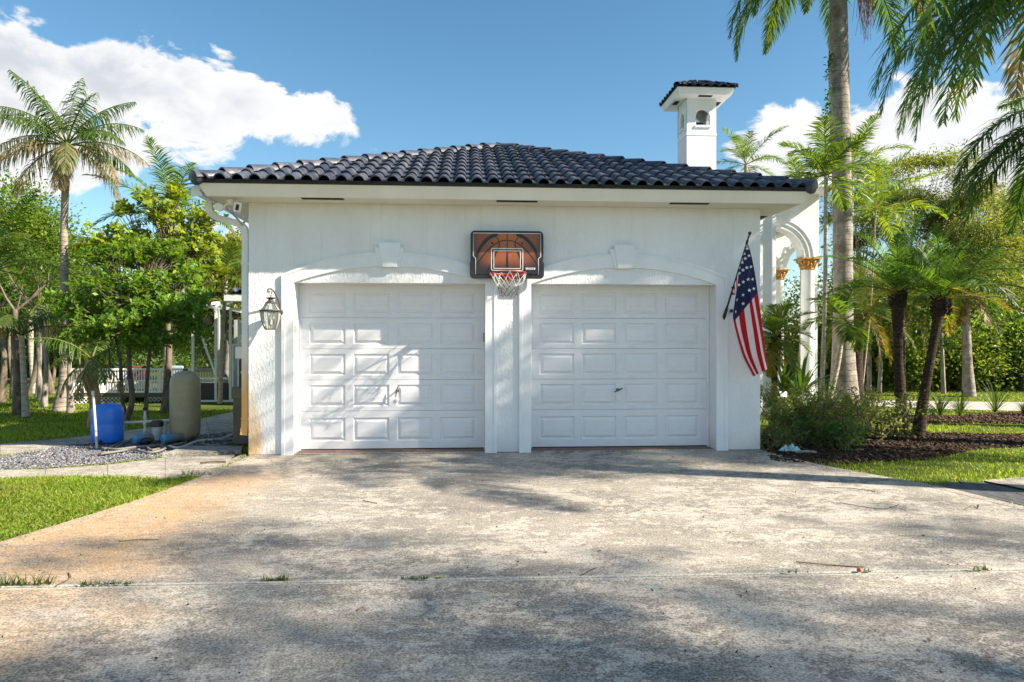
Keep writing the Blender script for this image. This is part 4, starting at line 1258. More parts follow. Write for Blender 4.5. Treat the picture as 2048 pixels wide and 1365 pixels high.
def portico_wall(y, xl, xr, xleft, xright, cut):
    mb = MB()
    z0 = zcap1
    arch_hole_wall(mb, xleft, xright, z0, ptop, y-.16, .32, xl, xr, z0, z0+(xr-xl)/2)
    me = mb.mesh('portico_wall')
    if cut:
        bm = bmesh.new(); bm.from_mesh(me)
        bmesh.ops.bisect_plane(bm, geom=bm.verts[:]+bm.edges[:]+bm.faces[:], plane_co=(cut,0,0), plane_no=(1,0,0), clear_outer=True); bm.to_mesh(me); bm.free()
    o = link_mesh('portico_wall', me, M['stucco2'], house)
    if cut:
        mb = MB(); mb.box(cut-.17, cut, y-.17, y+.17, -.02, ptop); mb.build('pier', M['trim'], house); return
    n = 20; cx = (xl+xr)/2; r = (xr-xl)/2
    for (r0, r1, pr) in ((r+.002, r+.10, .03), (r+.10, r+.19, .055), (r+.19, r+.23, .075)):
        mb = MB(); a_ = [(cx-r0*math.cos(math.pi*k/n), z0+.0+r0*math.sin(math.pi*k/n)) for k in range(n+1)]; b_ = [(cx-r1*math.cos(math.pi*k/n), z0+r1*math.sin(math.pi*k/n)) for k in range(n+1)]
        strip(mb, b_, a_, y-.16-pr, y-.155); mb.build('arch_moulding', M['trim'], o)
    mb = MB(); mb.box(xr+.0, xright+.02, y-.185, y+.18, z0-.0, z0+.09); mb.build('impost', M['trim'], o)
xr1 = c1[0]-.17; xl1 = xr1-1.32
portico_wall(c1[1], xl1, xr1, xl1-.35, c1[0]+.19, 0)
portico_wall(c2[1], c2[0]+.17, c2[0]+1.49, c2[0]-1.6, c2[0]+1.85, at(1631,18.3)[0])
# flank of the portico and its roof edge
mb = MB(); mb.box(c1[0]-.10, c1[0]+.18, c1[1]+.165, c2[1]-.165, zcap1+.75, ptop); mb.build('portico_flank', M['stucco2'], house)
mb = MB(); mb.box(c1[0]-2.4, c1[0]+.36, c1[1]-.85, c2[1]+.4, ptop+.0, ptop+.14); pr = mb.build('portico_fascia', M['trim'], house, bevel=.02)
mb = MB(); mb.box(c1[0]-2.4, c1[0]+.18, c1[1]+.2, c2[1]-.2, ptop-.25, ptop-.003); mb.build('portico_ceiling', M['trim'], house)
# low patio wing seen past the garage's left side
pwg = thing('patio_wing', 'low tiled patio roof end with white gutter left of the garage', 'patio roof', (*at(470,15.2),0))
px0, px1 = at(447,15.2), at(505,15.2); ez = CAM[2]+(CYP-603)*15.2/FPX
mb = MB(); mb.box(px0[0], px1[0]+.6, px0[1], px0[1]+.35, ez, ez+.16); mb.build('fascia', M['white_alu'], pwg, bevel=.01)
mb = MB(); mb.box(px0[0]+.35, px1[0]+.6, px0[1]+.4, px0[1]+4, -.1, ez); mb.build('wall', M['stucco2'], pwg)
mb = MB(); mb.add([(px0[0]+.1,px0[1]+.02,ez+.17),(px1[0]+.6,px0[1]+.02,ez+.17),(px1[0]+.6,px0[1]+1.2,ez+.6),(px0[0]+.6,px0[1]+1.2,ez+.6)], [(0,1,2,3)]); rf = mb.build('roof', M['mortar'], pwg)
barrel_row(rf, (px0[0]+.1,px0[1]-.02,ez+.17), (px1[0]+.6,px0[1]-.02,ez+.17), (0,.94,.34), 6, length=.45)
barrel_row(rf, (px0[0]+.25,px0[1]+.34,ez+.30), (px1[0]+.6,px0[1]+.34,ez+.30), (0,.94,.34), 5, length=.45)

# ------------------------------------------------------------------ screened pool enclosure
def screen_mat():
    g = NG('insect_screen'); g.setin(g.p.inputs['Base Color'], (.05,.05,.048)); g.p.inputs['Roughness'].default_value = .8
    t = g.n("ShaderNodeBsdfTransparent"); ms = g.n("ShaderNodeMixShader"); ms.inputs[0].default_value = .42
    g.l(t.outputs[0], ms.inputs[1]); g.l(g.p.outputs[0], ms.inputs[2]); g.l(ms.outputs[0], g.out.inputs[0]); return g.m
M['screen'] = screen_mat()
EZc = 16.6
def E3(px, py, Z=EZc): return at3(px, py, Z)
enc = thing('pool_enclosure', 'white framed pool screen enclosure with dark kick panel left of the garage', 'screen enclosure', (*at(430,EZc),0))
def post(name, a, b, w=.06): 
    mb = MB(); mb.bar(a, b, w, w, (0,1,0)); return mb.build(name, M['white_alu'], enc)
base_py = CYP + CAM[2]*FPX/EZc
for px, top in ((386,612),(432,618),(461,618)):
    post('post', E3(px, base_py), E3(px, top), .055)
post('post', E3(478, base_py), E3(478, 640), .06)
post('post', E3(437, base_py-8, 18.2), E3(437, 606, 18.2), .065)
post('post', E3(472, base_py-8, 18.2), E3(472, 640, 18.2), .08)
post('beam', E3(386,612), E3(481,620)); post('beam', E3(432,618), E3(480,596)); post('beam', E3(429,622), E3(437,606,18.2)); post('beam', E3(386,612), E3(437,606,18.2)); post('beam', E3(437,612,18.2), E3(485,625,18.2))
post('rail', E3(386,757), E3(461,757), .05); post('rail', E3(386,base_py-1), E3(482,base_py-1), .05); post('rail', E3(463,690), E3(481,690), .035)
post('brace', E3(397,655), E3(432,752), .04)
post('door_frame', E3(465.5,690), E3(465.5,base_py-2), .035)
for (pa, pb_, t0, t1) in ((387,431,612,757),(433,460,618,757),(463,480,622,base_py)):
    mb = MB(); mb.add([E3(pa,t1),E3(pb_,t1),E3(pb_,t0),E3(pa,t0)], [(0,1,2,3)]); mb.build('screen_panel', M['screen'], enc)
mb = MB(); q0, q1 = E3(386,766), E3(461,base_py-1); 
a, b = E3(387,base_py-2), E3(460,base_py-2); zk = E3(400,766).z
mb.bar((a.x,a.y,zk/2+.01),(b.x,b.y,zk/2+.01), .02, zk-.03); mb.build('kick_panel', simple('dark_kick_panel', (.022,.024,.035), .5, 0, .3, 6), enc)
mb = MB(); mb.bar(E3(467,742), E3(467,728), .02, .02); mb.build('door_handle', M['white_alu'], enc)

# ------------------------------------------------------------------ deck with white railing and lattice
DZ0, DZ1 = 15.9, 16.9
def D3(px, py): return at3(px, py, DZ0 + (DZ1-DZ0)*(px-140)/290)
dk = thing('deck', 'raised white-railed deck with lattice skirt beyond the left lawn', 'deck', (*at(280,16.3),0))
pa, pb_ = D3(143,787), D3(436,787)
mb = MB()
n_in = Vector((pa.y-pb_.y, pb_.x-pa.x, 0)).normalized(); n_in = n_in if n_in.y > 0 else -n_in
zf = pa.z
mb.add([pa+Vector((0,0,-.10)), pb_+Vector((0,0,-.10)), pb_+n_in*5+Vector((0,0,-.1)), pa+n_in*5+Vector((0,0,-.1)), pa, pb_, pb_+n_in*5, pa+n_in*5], [(0,1,2,3),(4,5,6,7),(0,1,5,4),(1,2,6,5),(2,3,7,6),(3,0,4,7)])
mb.build('floor', simple('grey_deck_boards', (.10,.095,.09), .8, 0, .3, 5), dk)
M['white_vinyl'] = simple('white_vinyl_rail', (.80,.80,.79), .4, 0, .04, 2)
for (py, h) in ((739,.045),(762,.035),(784,.045)):
    mb = MB(); mb.bar(D3(143,py), D3(436,py), .045, h); mb.build('rail', M['white_vinyl'], dk)
pkb = MB(); 
for k in range(56):
    px = 147 + k*(288/55)
    a, b = D3(px,739), D3(px,784)
    o = None
    mb = MB(); w_ = .022 if k % 11 else .05; mb.bar(a, b, w_, w_, (0,1,0)); mb.build('baluster' if k % 11 else 'rail_post', M['white_vinyl'], dk)
# lattice panels
for (l0, l1) in ((143,186),(197,250),(292,332)):
    lt = MB(); lt.bar(D3(l0,795)+Vector((0,0,.0)), D3(l1,795), .02, .02); fr = lt.build('lattice', M['white_vinyl'], dk)
    zt_, zb_ = D3(l0,795).z, max(.0, D3(l0,817).z)
    A3, B3 = D3(l0,795), D3(l1,795); L_ = (B3-A3).length; d_ = (B3-A3).normalized(); H_ = zt_-zb_
    stp = .085
    for sgn in (1,-1):
        k = -int(H_/stp)-1
        while k*stp < L_:
            u0 = k*stp; t0, t1 = 0.0, H_
            # strip from (u0,0) to (u0+H,H) mirrored by sgn, clipped to 0..L
            lo_, hi_ = max(0, -u0), min(H_, L_-u0)
            if hi_ > lo_+.01:
                f_ = lambda t: A3 + d_*(u0+t) + Vector((0,0,-(t if sgn > 0 else H_-t)))
                mb = MB(); mb.bar(f_(lo_)+n_in*(.006*sgn), f_(hi_)+n_in*(.006*sgn), .008, .022, (0,-1,0)); mb.build('lattice_strip', M['white_vinyl'], fr)
            k += 1
# seat on the deck
def seat(px0, px1, py0, py1, col, label, grp=None):
    a, b = D3(px0,py1)+n_in*1.2, D3(px1,py1)+n_in*1.2
    t = thing('garden_sofa', label, 'sofa', tuple((a+b)/2), grp)
    z = zf; w = (b-a); L_ = w.length; w.normalize(); c = (a+b)/2
    mb = MB(); mb.obox((c.x,c.y,z+.17), w, n_in, (0,0,1), L_/2, .3, .05); mb.obox((c.x,c.y,z+.06), w, n_in, (0,0,1), L_/2*.9, .26, .06); mb.build('frame', M['white_vinyl'], t, bevel=.01)
    mb = MB(); mb.obox((c.x,c.y-.02,z+.26), w, n_in, (0,0,1), L_/2*.95, .27, .045); mb.build('seat_cushion', col, t, bevel=.03)
    mb = MB(); mb.obox((c.x+n_in.x*.26,c.y+n_in.y*.26,z+.42), w, n_in, (0,0,1), L_/2*.95, .05, .15); mb.build('back_cushion', col, t, bevel=.03)
seat(200,232,750,764, simple('navy_cushion', (.03,.035,.09), .8), 'navy cushioned sofa behind the deck railing')
seat(236,278,750,764, simple('maroon_cushion', (.14,.02,.035), .8), 'maroon cushioned sofa behind the deck railing')
seat(318,352,750,764, simple('pale_blue_cushion', (.25,.33,.45), .8), 'pale blue cushioned sofa on the deck nearest the enclosure')

# ------------------------------------------------------------------ water treatment plant beside the garage
M['pvc'] = simple('weathered_white_pvc', (.50,.485,.43), .55, 0, .12, 5, .05)
M['blue_tank'] = simple('blue_polyethylene', (.02,.17,.70), .4, 0, .12, 4, .1)
M['tan_tank'] = simple('tan_fibreglass', (.27,.245,.15), .5, 0, .08, 9, .25)
M['pump_blue'] = simple('pump_blue_enamel', (.06,.22,.42), .4, 0, .1, 8)
M['rubber'] = simple('black_rubber', (.018,.018,.018), .7)
M['hose'] = simple('grey_hose', (.16,.155,.14), .7, 0, .25, 6)
bt = gp(215,887); bt = (bt[0], bt[1])
t = thing('water_tank', 'blue round plastic tank on the gravel', 'tank', (*bt,0))
mb = MB(); mb.lathe((bt[0],bt[1],.02), [(.16,.0),(.195,.01),(.207,.04),(.209,.25),(.203,.27),(.209,.29),(.204,.46),(.195,.495),(.16,.53),(.10,.55),(.03,.556)], 32); mb.build('body', M['blue_tank'], t, True)
mb = MB(); mb.lathe((bt[0],bt[1],-.02), [(.17,.0),(.17,.045)], 24); mb.build('base', M['rubber'], t, True)
mb = MB(); mb.tube([(bt[0]+.01,bt[1]-.17,.06),(bt[0]+.015,bt[1]-.25,.05)], .02, 8); mb.build('outlet', M['rubber'], t, True)
tt = gp(370.5,884)
t = thing('filter_tank', 'tall tan pressure tank standing on a black foot', 'tank', (*tt,0))
mb = MB(); mb.lathe((tt[0],tt[1],.0), [(.09,.045),(.15,.06),(.19,.10),(.206,.16),(.208,.50),(.206,.86),(.196,.93),(.165,.985),(.11,1.02),(.05,1.035),(.04,1.04)], 36); mb.build('body', M['tan_tank'], t, True)
mb = MB(); mb.lathe((tt[0],tt[1],-.02), [(.175,.0),(.17,.05),(.15,.09),(.12,.10)], 24); mb.build('foot', M['rubber'], t, True)
mb = MB(); mb.lathe((tt[0],tt[1],1.03), [(.035,.0),(.035,.035),(.02,.04)], 14); mb.build('cap', M['black_plastic'], t, True)
p0 = at3(186,783,9.45); p1 = at3(194,897,9.3); p1.z = 0
t = thing('standpipe', 'leaning white plastic pipe standing in front of the blue tank', 'pipe', tuple(p1))
mb = MB(); mb.tube([p1,p0.lerp(p1,.5),p0], .017, 10); mb.build('pipe', M['pvc'], t, True)
mb = MB(); mb.tube([p0+Vector((-.001,0,-.05)),p0+Vector((0,0,.004))], .021, 10); mb.build('end_cap', M['pvc'], t, True)
# manifold
PZ = 9.95
t = thing('pipe_manifold', 'white pipe manifold with black valve between the two tanks', 'pipework', (*at(292,PZ),0))
h0, h1 = at3(246,846,PZ), at3(346,841,PZ)
mb = MB(); mb.tube([h0,h1], .021, 10); mb.build('header', M['pvc'], t, True)
for px, y0, y1, nm in ((290,815,872,'riser'),(246,846,886,'drop'),(340,842,880,'drop'),(331,842,876,'drop')):
    mb = MB(); mb.tube([at3(px,y1,PZ),at3(px,y0,PZ)], .019, 10); r0 = mb.build(nm, M['pvc'], t, True)
    if px == 290:
        for yy in (835,848,862,870):
            mb = MB(); c = at3(px,yy,PZ); mb.lathe(tuple(c), [(.026,-.022),(.028,-.018),(.028,.018),(.026,.022)], 12); mb.build('fitting', M['pvc'], r0, True)
        c = at3(290,818,PZ); mb = MB(); mb.lathe(tuple(c), [(.0,-.03),(.025,-.025),(.03,0),(.022,.022),(.0,.028)], 12); mb.build('valve', M['rubber'], r0, True)
        mb = MB(); c = at3(294,831,PZ); mb.tube([c, c+Vector((.03,-.02,-.02))], .008, 6); mb.build('tap', M['rubber'], r0, True)
fz = 9.8; fc = at3(314,868,fz)
t = thing('filter_housing', 'grey cartridge filter housing with black cap on the pipework', 'water filter', (fc.x,fc.y,0))
zt_ = at3(314,841,fz).z; zb_ = at3(314,881,fz).z
mb = MB(); mb.lathe((fc.x,fc.y,zb_), [(.055,0),(.066,.01),(.072,(zt_-zb_)*.72)], 20); mb.build('bowl', simple('frosted_bowl', (.36,.38,.40), .3), t, True)
mb = MB(); mb.lathe((fc.x,fc.y,zb_), [(.076,(zt_-zb_)*.68),(.084,(zt_-zb_)*.70),(.084,(zt_-zb_)*.93),(.06,(zt_-zb_)*1.0)], 20); mb.build('cap', M['black_plastic'], t, True)
for i, (px, py) in enumerate(((270,879),(327,878))):
    c = at3(px,py,9.55)
    t = thing('pump', ['blue-ended pump beside the pipe riser', 'blue-ended pump against the foot of the tan tank'][i], 'pump', (c.x,c.y,0), 'pumps on the gravel')
    ax = Vector((.55,.83,0)).normalized(); r_ = .066
    q = [c, c+ax*.015, c+ax*.11, c+ax*.115]
    mb = MB(); mb.tube([c-ax*.012, c-ax*.008, c+ax*.11], [r_*.9,r_,r_], 20); mb.build('motor_cover', M['pump_blue'], t, True)
    mb = MB(); mb.tube([c+ax*.11, c+ax*.28], [r_*.94,r_*.94], 18); mb.tube([c+ax*.28, c+ax*.31, c+ax*.38], [r_*.94,r_*1.15,r_*1.1], 18); mb.build('motor_body', simple('pump_grey', (.20,.20,.20), .5, .4), t, True)
    mb = MB(); e = c+ax*.15; mb.box(e.x-.05, e.x+.05, e.y-.05, e.y+.07, 0, c.z-r_*.8); mb.build('foot', M['rubber'], t)
    mb = MB(); e = c+ax*.35; mb.tube([e, e+Vector((0,0,.12))], .02, 8); mb.build('outlet', M['rubber'], t, True)
hoses = [([(232,898),(262,884),(275,877),(300,875),(316,880)], .012, 'thin grey hose running up behind the pumps'),
         ([(200,914),(232,908),(265,905),(300,909),(330,903),(318,894),(296,898),(305,904),(345,896),(372,890)], .016, 'long grey hose looping in front of the pumps'),
         ([(205,902),(235,903),(275,899),(310,897),(350,888),(400,884),(455,884),(482,880)], .015, 'dark hose running along the gravel to the garage wall'),
         ([(400,890),(420,896),(452,893),(468,886),(450,880),(418,884),(406,892),(430,899)], .013, 'coiled hose on the pad beside the garage wall'),
         ([(338,898),(360,900),(395,888),(440,882),(462,876),(480,872)], .018, 'pale pipe lying behind the tan tank'),
         ([(209,904),(222,898),(240,890),(262,886)], .010, 'short hose end beside the blue tank')]
for i, (pts, r, lab) in enumerate(hoses):
    P = [Vector((*gp(*p), .018 + .02*abs(math.sin(k*1.7+i)))) for k, p in enumerate(pts)]
    mb = MB(); mb.tube(lerp_path([tuple(p) for p in P], 6), r, 8)
    o = mb.build('hose', M['hose'] if i != 4 else M['pvc'], None, True); tag(o, lab, 'hose', 'hoses by the pumps')
# arched hose
mb = MB(); mb.tube(lerp_path([tuple(at3(*p, 9.4)) for p in ((276,894),(281,882),(292,877),(306,879),(314,890))], 6), .013, 8)
tag(mb.build('hose', M['rubber'], None, True), 'black hose arching between the two pumps', 'hose', 'hoses by the pumps')
# utility boxes on the garage flank
uy = .75
ux0, ux1 = wx(466, uy), -HW-.10
t = thing('utility_box', 'brown metal utility box standing by the garage corner', 'utility box', (ux0, uy, 0))
mb = MB(); mb.box(ux0, ux1, uy, uy+.4, .03, wz(782,ux0,uy)); mb.build('body', simple('brown_grey_box', (.10,.085,.065), .6, .2, .2, 6), t, bevel=.008)
mb = MB(); mb.box(ux0-.02, ux1+.01, uy-.02, uy+.42, wz(798,ux0,uy), wz(775,ux0,uy)); mb.build('lid', simple('brown_grey_lid', (.12,.105,.08), .6, .2), t, bevel=.01)
u2 = .55
t = thing('meter_box', 'small cream meter box above the brown utility box', 'meter box', (-HW-.02, u2, 1.1))
mb = MB(); x0 = wx(470,u2); mb.box(x0, -HW-.06, u2, u2+.2, wz(718,x0,u2), wz(694,x0,u2)); mb.build('body', M['fascia'], t, bevel=.015)
mb = MB(); x0 = wx(475,u2); mb.box(x0, -HW-.06, u2+.05, u2+.2, wz(776,x0,u2), wz(719,x0,u2)); mb.build('conduit_riser', M['black_plastic'], t, bevel=.01)
# trash and litter by the right corner
q = gp(1580,903)
mb = MB(); rr_ = random.Random(3)
def rag(name, c, rx, ry, h, mat, label, cat):
    n, m_ = 14, 10; vs, fs = [], []
    for j in range(m_+1):
        for i in range(n+1):
            u, v = i/n*2-1, j/m_*2-1
            e = max(0, 1-u*u)*max(0, 1-v*v)
            vs.append((c[0]+u*rx*(1+.2*math.sin(v*5+1)), c[1]+v*ry*(1+.25*math.sin(u*6)), .012 + h*(e**.6)*(.55+.45*math.sin(u*7+v*3)*math.cos(v*6-u*2)) + .004*math.sin(i*3.3+j*2.7)))
    for j in range(m_):
        for i in range(n): a = j*(n+1)+i; fs.append((a,a+1,a+n+2,a+n+1))
    mb = MB(); mb.add(vs, fs); tag(mb.build(name, mat, None, True), label, cat)
rag('plastic_bag', q, .13, .07, .10, simple('pale_blue_bag', (.42,.60,.66), .35, 0, .3, 18), 'crumpled pale blue plastic bag lying by the garage corner', 'bag')
q2 = gp(1612,908)
mb = MB(); mb.tube(lerp_path([(q2[0]-.14,q2[1]+.01,.02),(q2[0],q2[1]-.02,.035),(q2[0]+.14,q2[1]+.01,.015)],4), .018, 6)
tag(mb.build('dry_stick', M['grey_bark'], None, True), 'pale dry stick beside the plastic bag', 'stick')
# ------------------------------------------------------------------ vegetation builders
def hsv_var(rs, base, n, dv=.25, dh=.06):
    """n colours scattered around base: brightness and yellow/green balance"""
    b = np.array(base)[None,:]*(1 + rs.uniform(-dv, dv, (n,1)))
    s = rs.uniform(-dh, dh, (n,1))
    return np.clip(b*np.concatenate([1+s*2.2, 1+s*.4, 1-s], 1), 0, 1)
def frond_mesh(rs, base, az, e0, length, droop, nleaf=46, ll=.55, lw=.032, hang=.5, sweep=.5, tint=(.06,.12,.02), dry=None, start=.14, vshape=.25, rach=.018, bendp=1.4, roll=0.0, tipdry=0.0, plume=.15):
    """a feather-palm frond: rachis plus paired leaflets, all real blades"""
    N = 24
    t = np.linspace(0, 1, N+1)
    el = e0 - droop*t**bendp
    seg = length/N
    hx, hy = math.cos(az), math.sin(az)
    d = np.stack([np.cos(el)*hx, np.cos(el)*hy, np.sin(el)], 1)
    P = np.array(base)[None,:] + np.concatenate([np.zeros((1,3)), np.cumsum(d[:-1]*seg, 0)], 0)
    side0 = np.array([-hy, hx, 0.0])
    ups = np.cross(d, side0[None,:]); ups *= -1
    ups = np.cross(side0[None,:].repeat(N+1,0), d); ups /= np.linalg.norm(ups,axis=1)[:,None]
    ups *= np.sign(ups[:, 2:3] + 1e-6) if False else 1
    tl = start + (1-start)*(np.arange(nleaf)+.5)/nleaf
    verts, faces, cols = [], [], []
    base_i = 0
    for sg in (-1, 1):
        tt = np.clip(tl + rs.uniform(-.3,.3,nleaf)/nleaf, 0, .999)
        idx = np.minimum((tt*N).astype(int), N-1); fr = (tt*N-idx)[:,None]
        p = P[idx]*(1-fr)+P[idx+1]*fr; tg = d[idx]; up = -ups[idx]
        up = np.where(up[:,2:3] < 0, up, up)
        L = ll*(np.sin(np.pi*np.clip(.18+.80*tt,0,1))**.7)*(.85+.3*rs.rand(nleaf))
        sw = sweep*(.6+.8*tt) + rs.uniform(-.12,.12,nleaf)
        n_up = np.cross(tg, side0[None,:]*sg); n_up /= np.linalg.norm(n_up,axis=1)[:,None]
        n_up = np.where((n_up[:,2:3] < 0) & (np.abs(n_up[:,2:3]) > 0), -n_up, n_up)
        rl = roll + rs.uniform(-.25,.25,nleaf)
        dirv = side0[None,:]*sg*np.cos(sw)[:,None] + tg*np.sin(sw)[:,None] + n_up*(vshape + sg*roll*.5 + rs.uniform(-plume,plume,(nleaf,1)))
        dirv /= np.linalg.norm(dirv,axis=1)[:,None]
        g = np.array([0,0,-1.0])
        hg = hang*(.7+.6*rs.rand(nleaf))[:,None]
        mid_d = dirv + g*hg*.55; mid_d /= np.linalg.norm(mid_d,axis=1)[:,None]
        tip_d = dirv + g*hg*1.7; tip_d /= np.linalg.norm(tip_d,axis=1)[:,None]
        m_ = p + mid_d*(L*.5)[:,None]; e_ = m_ + tip_d*(L*.5)[:,None]
        wv = np.cross(mid_d, n_up); wv /= (np.linalg.norm(wv,axis=1)[:,None]+1e-9)
        tw = rs.uniform(-.6,.6,(nleaf,1)); wv = wv*np.cos(tw) + n_up*np.sin(tw)
        w = lw*(.8+.4*rs.rand(nleaf))[:,None]
        V = np.stack([p-wv*w*.3, p+wv*w*.3, m_-wv*w*.5, m_+wv*w*.5, e_-wv*w*.06, e_+wv*w*.06], 1).reshape(-1,3)
        b = base_i + np.arange(nleaf)[:,None]*6
        F = np.concatenate([b+np.array([[0,1,3,2]]), b+np.array([[2,3,5,4]])], 1).reshape(-1)
        c = hsv_var(rs, tint, nleaf, .28, .10)
        if dry is not None:
            mk = rs.rand(nleaf) < (dry[1]*(1 if np.isscalar(dry[1]) else 1))
            c[mk] = hsv_var(rs, dry[0], int(mk.sum()), .25, .05)
        c2 = np.repeat(c, 2, 0)
        if tipdry: c2[1::2] = c2[1::2]*(1-tipdry) + np.array([.30,.22,.10])*tipdry
        verts.append(V); faces.append(F); cols.append(c2); base_i += len(V)
    # rachis
    rr2 = rach*(1-.85*t)[:,None]
    sd = side0[None,:].repeat(N+1,0); uu = np.cross(d, sd)
    ring = np.stack([P+sd*rr2, P+uu*rr2, P-sd*rr2, P-uu*rr2], 1).reshape(-1,3)
    F = []
    for i in range(N):
        for k in range(4): F += [base_i+i*4+k, base_i+i*4+(k+1)%4, base_i+i*4+4+(k+1)%4, base_i+i*4+4+k]
    verts.append(ring); faces.append(np.array(F)); cols.append(np.repeat(np.array([[tint[0]*1.7+.03,tint[1]*1.25+.03,tint[2]*1.2+.01]]), 4*N, 0))
    return np_mesh('frond', np.concatenate(verts), np.concatenate(faces), 4, np.concatenate(cols))
def trunk_mesh(pts, rads, seg=14, n=6):
    path = lerp_path([tuple(p) for p in pts], n)
    tr = np.linspace(0, 1, len(path)); r = np.interp(tr, np.linspace(0,1,len(rads)), rads)
    mb = MB(); mb.tube(path, [float(q) for q in r], seg); return mb, path
def palm(name, label, base, top, rads, bark_m, fronds, seed, group=None, mid=None, frond_kw=None, crownshaft=None, leaf='leaf', boots=0, skirt=None):
    rs = np.random.RandomState(seed)
    base, top = Vector(base), Vector(top)
    t = thing(name, label, 'palm tree', tuple(base), group)
    m_ = [base] + ([Vector(q) for q in mid] if mid else []) + [top]
    mb, path = trunk_mesh([base-Vector((0,0,.08))]+m_[1:] if False else m_, rads)
    mb.build('trunk', bark_m, t, True)
    if crownshaft:
        r0, h, mt = crownshaft
        mb = MB(); mb.tube([top-Vector((0,0,.02)), top+Vector((0,0,h*.35)), top+Vector((0,0,h))], [r0*.95, r0*1.1, r0*.5], 14); mb.build('crown_shaft', mt, t, True)
        top = top + Vector((0,0,h*.85))
    if boots:
        mb = MB()
        for k in range(boots):
            a = rs.uniform(0, 6.28); z = rs.uniform(-.5,.02)*.5; r_ = rads[-1]
            q = top + Vector((math.cos(a)*r_*.9, math.sin(a)*r_*.9, z)); mb.tube([q, q+Vector((math.cos(a)*.05, math.sin(a)*.05, .07))], [.022,.010], 5)
        tag(mb.build('leaf_boots', bark_m, t, True), kind='stuff')
    kw = dict(frond_kw or {})
    for fdef in fronds:
        k2 = dict(kw); k2.update(fdef)
        off = k2.pop('off', 0.0)
        me = frond_mesh(rs, tuple(top+Vector((0,0,off))), **k2)
        link_mesh('frond', me, M[leaf], t)
    return t
def spread(rs, n, e_hi, e_lo, length, droop_hi, droop_lo, az0=0.0, **kw):
    """n fronds, youngest upright to oldest hanging, on a golden-angle spiral"""
    out = []
    for k in range(n):
        f = k/max(1,n-1)
        out.append(dict(az=az0 + k*2.39996 + rs.uniform(-.15,.15), e0=e_hi+(e_lo-e_hi)*f + rs.uniform(-.06,.06), length=length*(.78+.22*math.sin(math.pi*(.25+.6*f)))*rs.uniform(.92,1.08), droop=droop_hi+(droop_lo-droop_hi)*f + rs.uniform(-.12,.12), **kw))
    return out
def leaves_np(rs, pos, nrm_dir, size, aspect, tint, up_bias=.5, dv=.3, dh=.08, fold=.0, clump_tint=None):
    """leaf quads (diamond blades) at pos; nrm_dir = preferred pointing direction per leaf"""
    n = len(pos)
    ax = nrm_dir + rs.normal(0,.55,(n,3)); ax /= np.linalg.norm(ax,axis=1)[:,None]
    nn = rs.normal(0,.7,(n,3)) + np.array([0,0,up_bias*2]); sd = np.cross(ax, nn); sd /= (np.linalg.norm(sd,axis=1)[:,None]+1e-9)
    nn = np.cross(sd, ax)
    s = size*rs.uniform(.65,1.25,(n,1)); w = s*aspect
    V = np.stack([pos, pos+ax*s*.5+sd*w*.5+nn*s*.06, pos+ax*s-nn*s*.06, pos+ax*s*.5-sd*w*.5+nn*s*.06], 1).reshape(-1,3)
    F = np.arange(n*4)
    c = hsv_var(rs, tint, n, dv, dh)
    if clump_tint is not None: c = np.clip(c*clump_tint, 0, 1)
    return V, F, c
def crown_points(rs, blobs, n_clump, per, sr, shell=.55, flat=.75):
    """clump centres spread over the outer volume of ellipsoid blobs; returns leaf anchor points, outward dirs, clump id"""
    w = np.array([b[3]*b[4]*b[5] for b in blobs])**.67; w = w/w.sum()
    cs, od = [], []
    for k in range(n_clump):
        b = blobs[rs.choice(len(blobs), p=w)]
        v = rs.normal(0,1,3); v /= np.linalg.norm(v)
        r = (shell + (1-shell)*rs.rand()) if rs.rand() < .8 else rs.rand()**.5*.8
        cs.append(np.array(b[:3]) + v*np.array(b[3:6])*r*(1+.15*rs.normal())); od.append(v + np.array([0,0,.35]))
    cs, od = np.array(cs), np.array(od)
    ids = np.repeat(np.arange(n_clump), per)
    v = rs.normal(0,1,(len(ids),3))*np.array([1,1,flat])
    pos = cs[ids] + v*sr*.5*rs.uniform(.5,1.3,(n_clump,1))[ids]
    dirs = v*.8 + od[ids]*.5 + np.array([0,0,.1])
    dirs /= np.linalg.norm(dirs,axis=1)[:,None]
    return cs, pos, dirs, ids
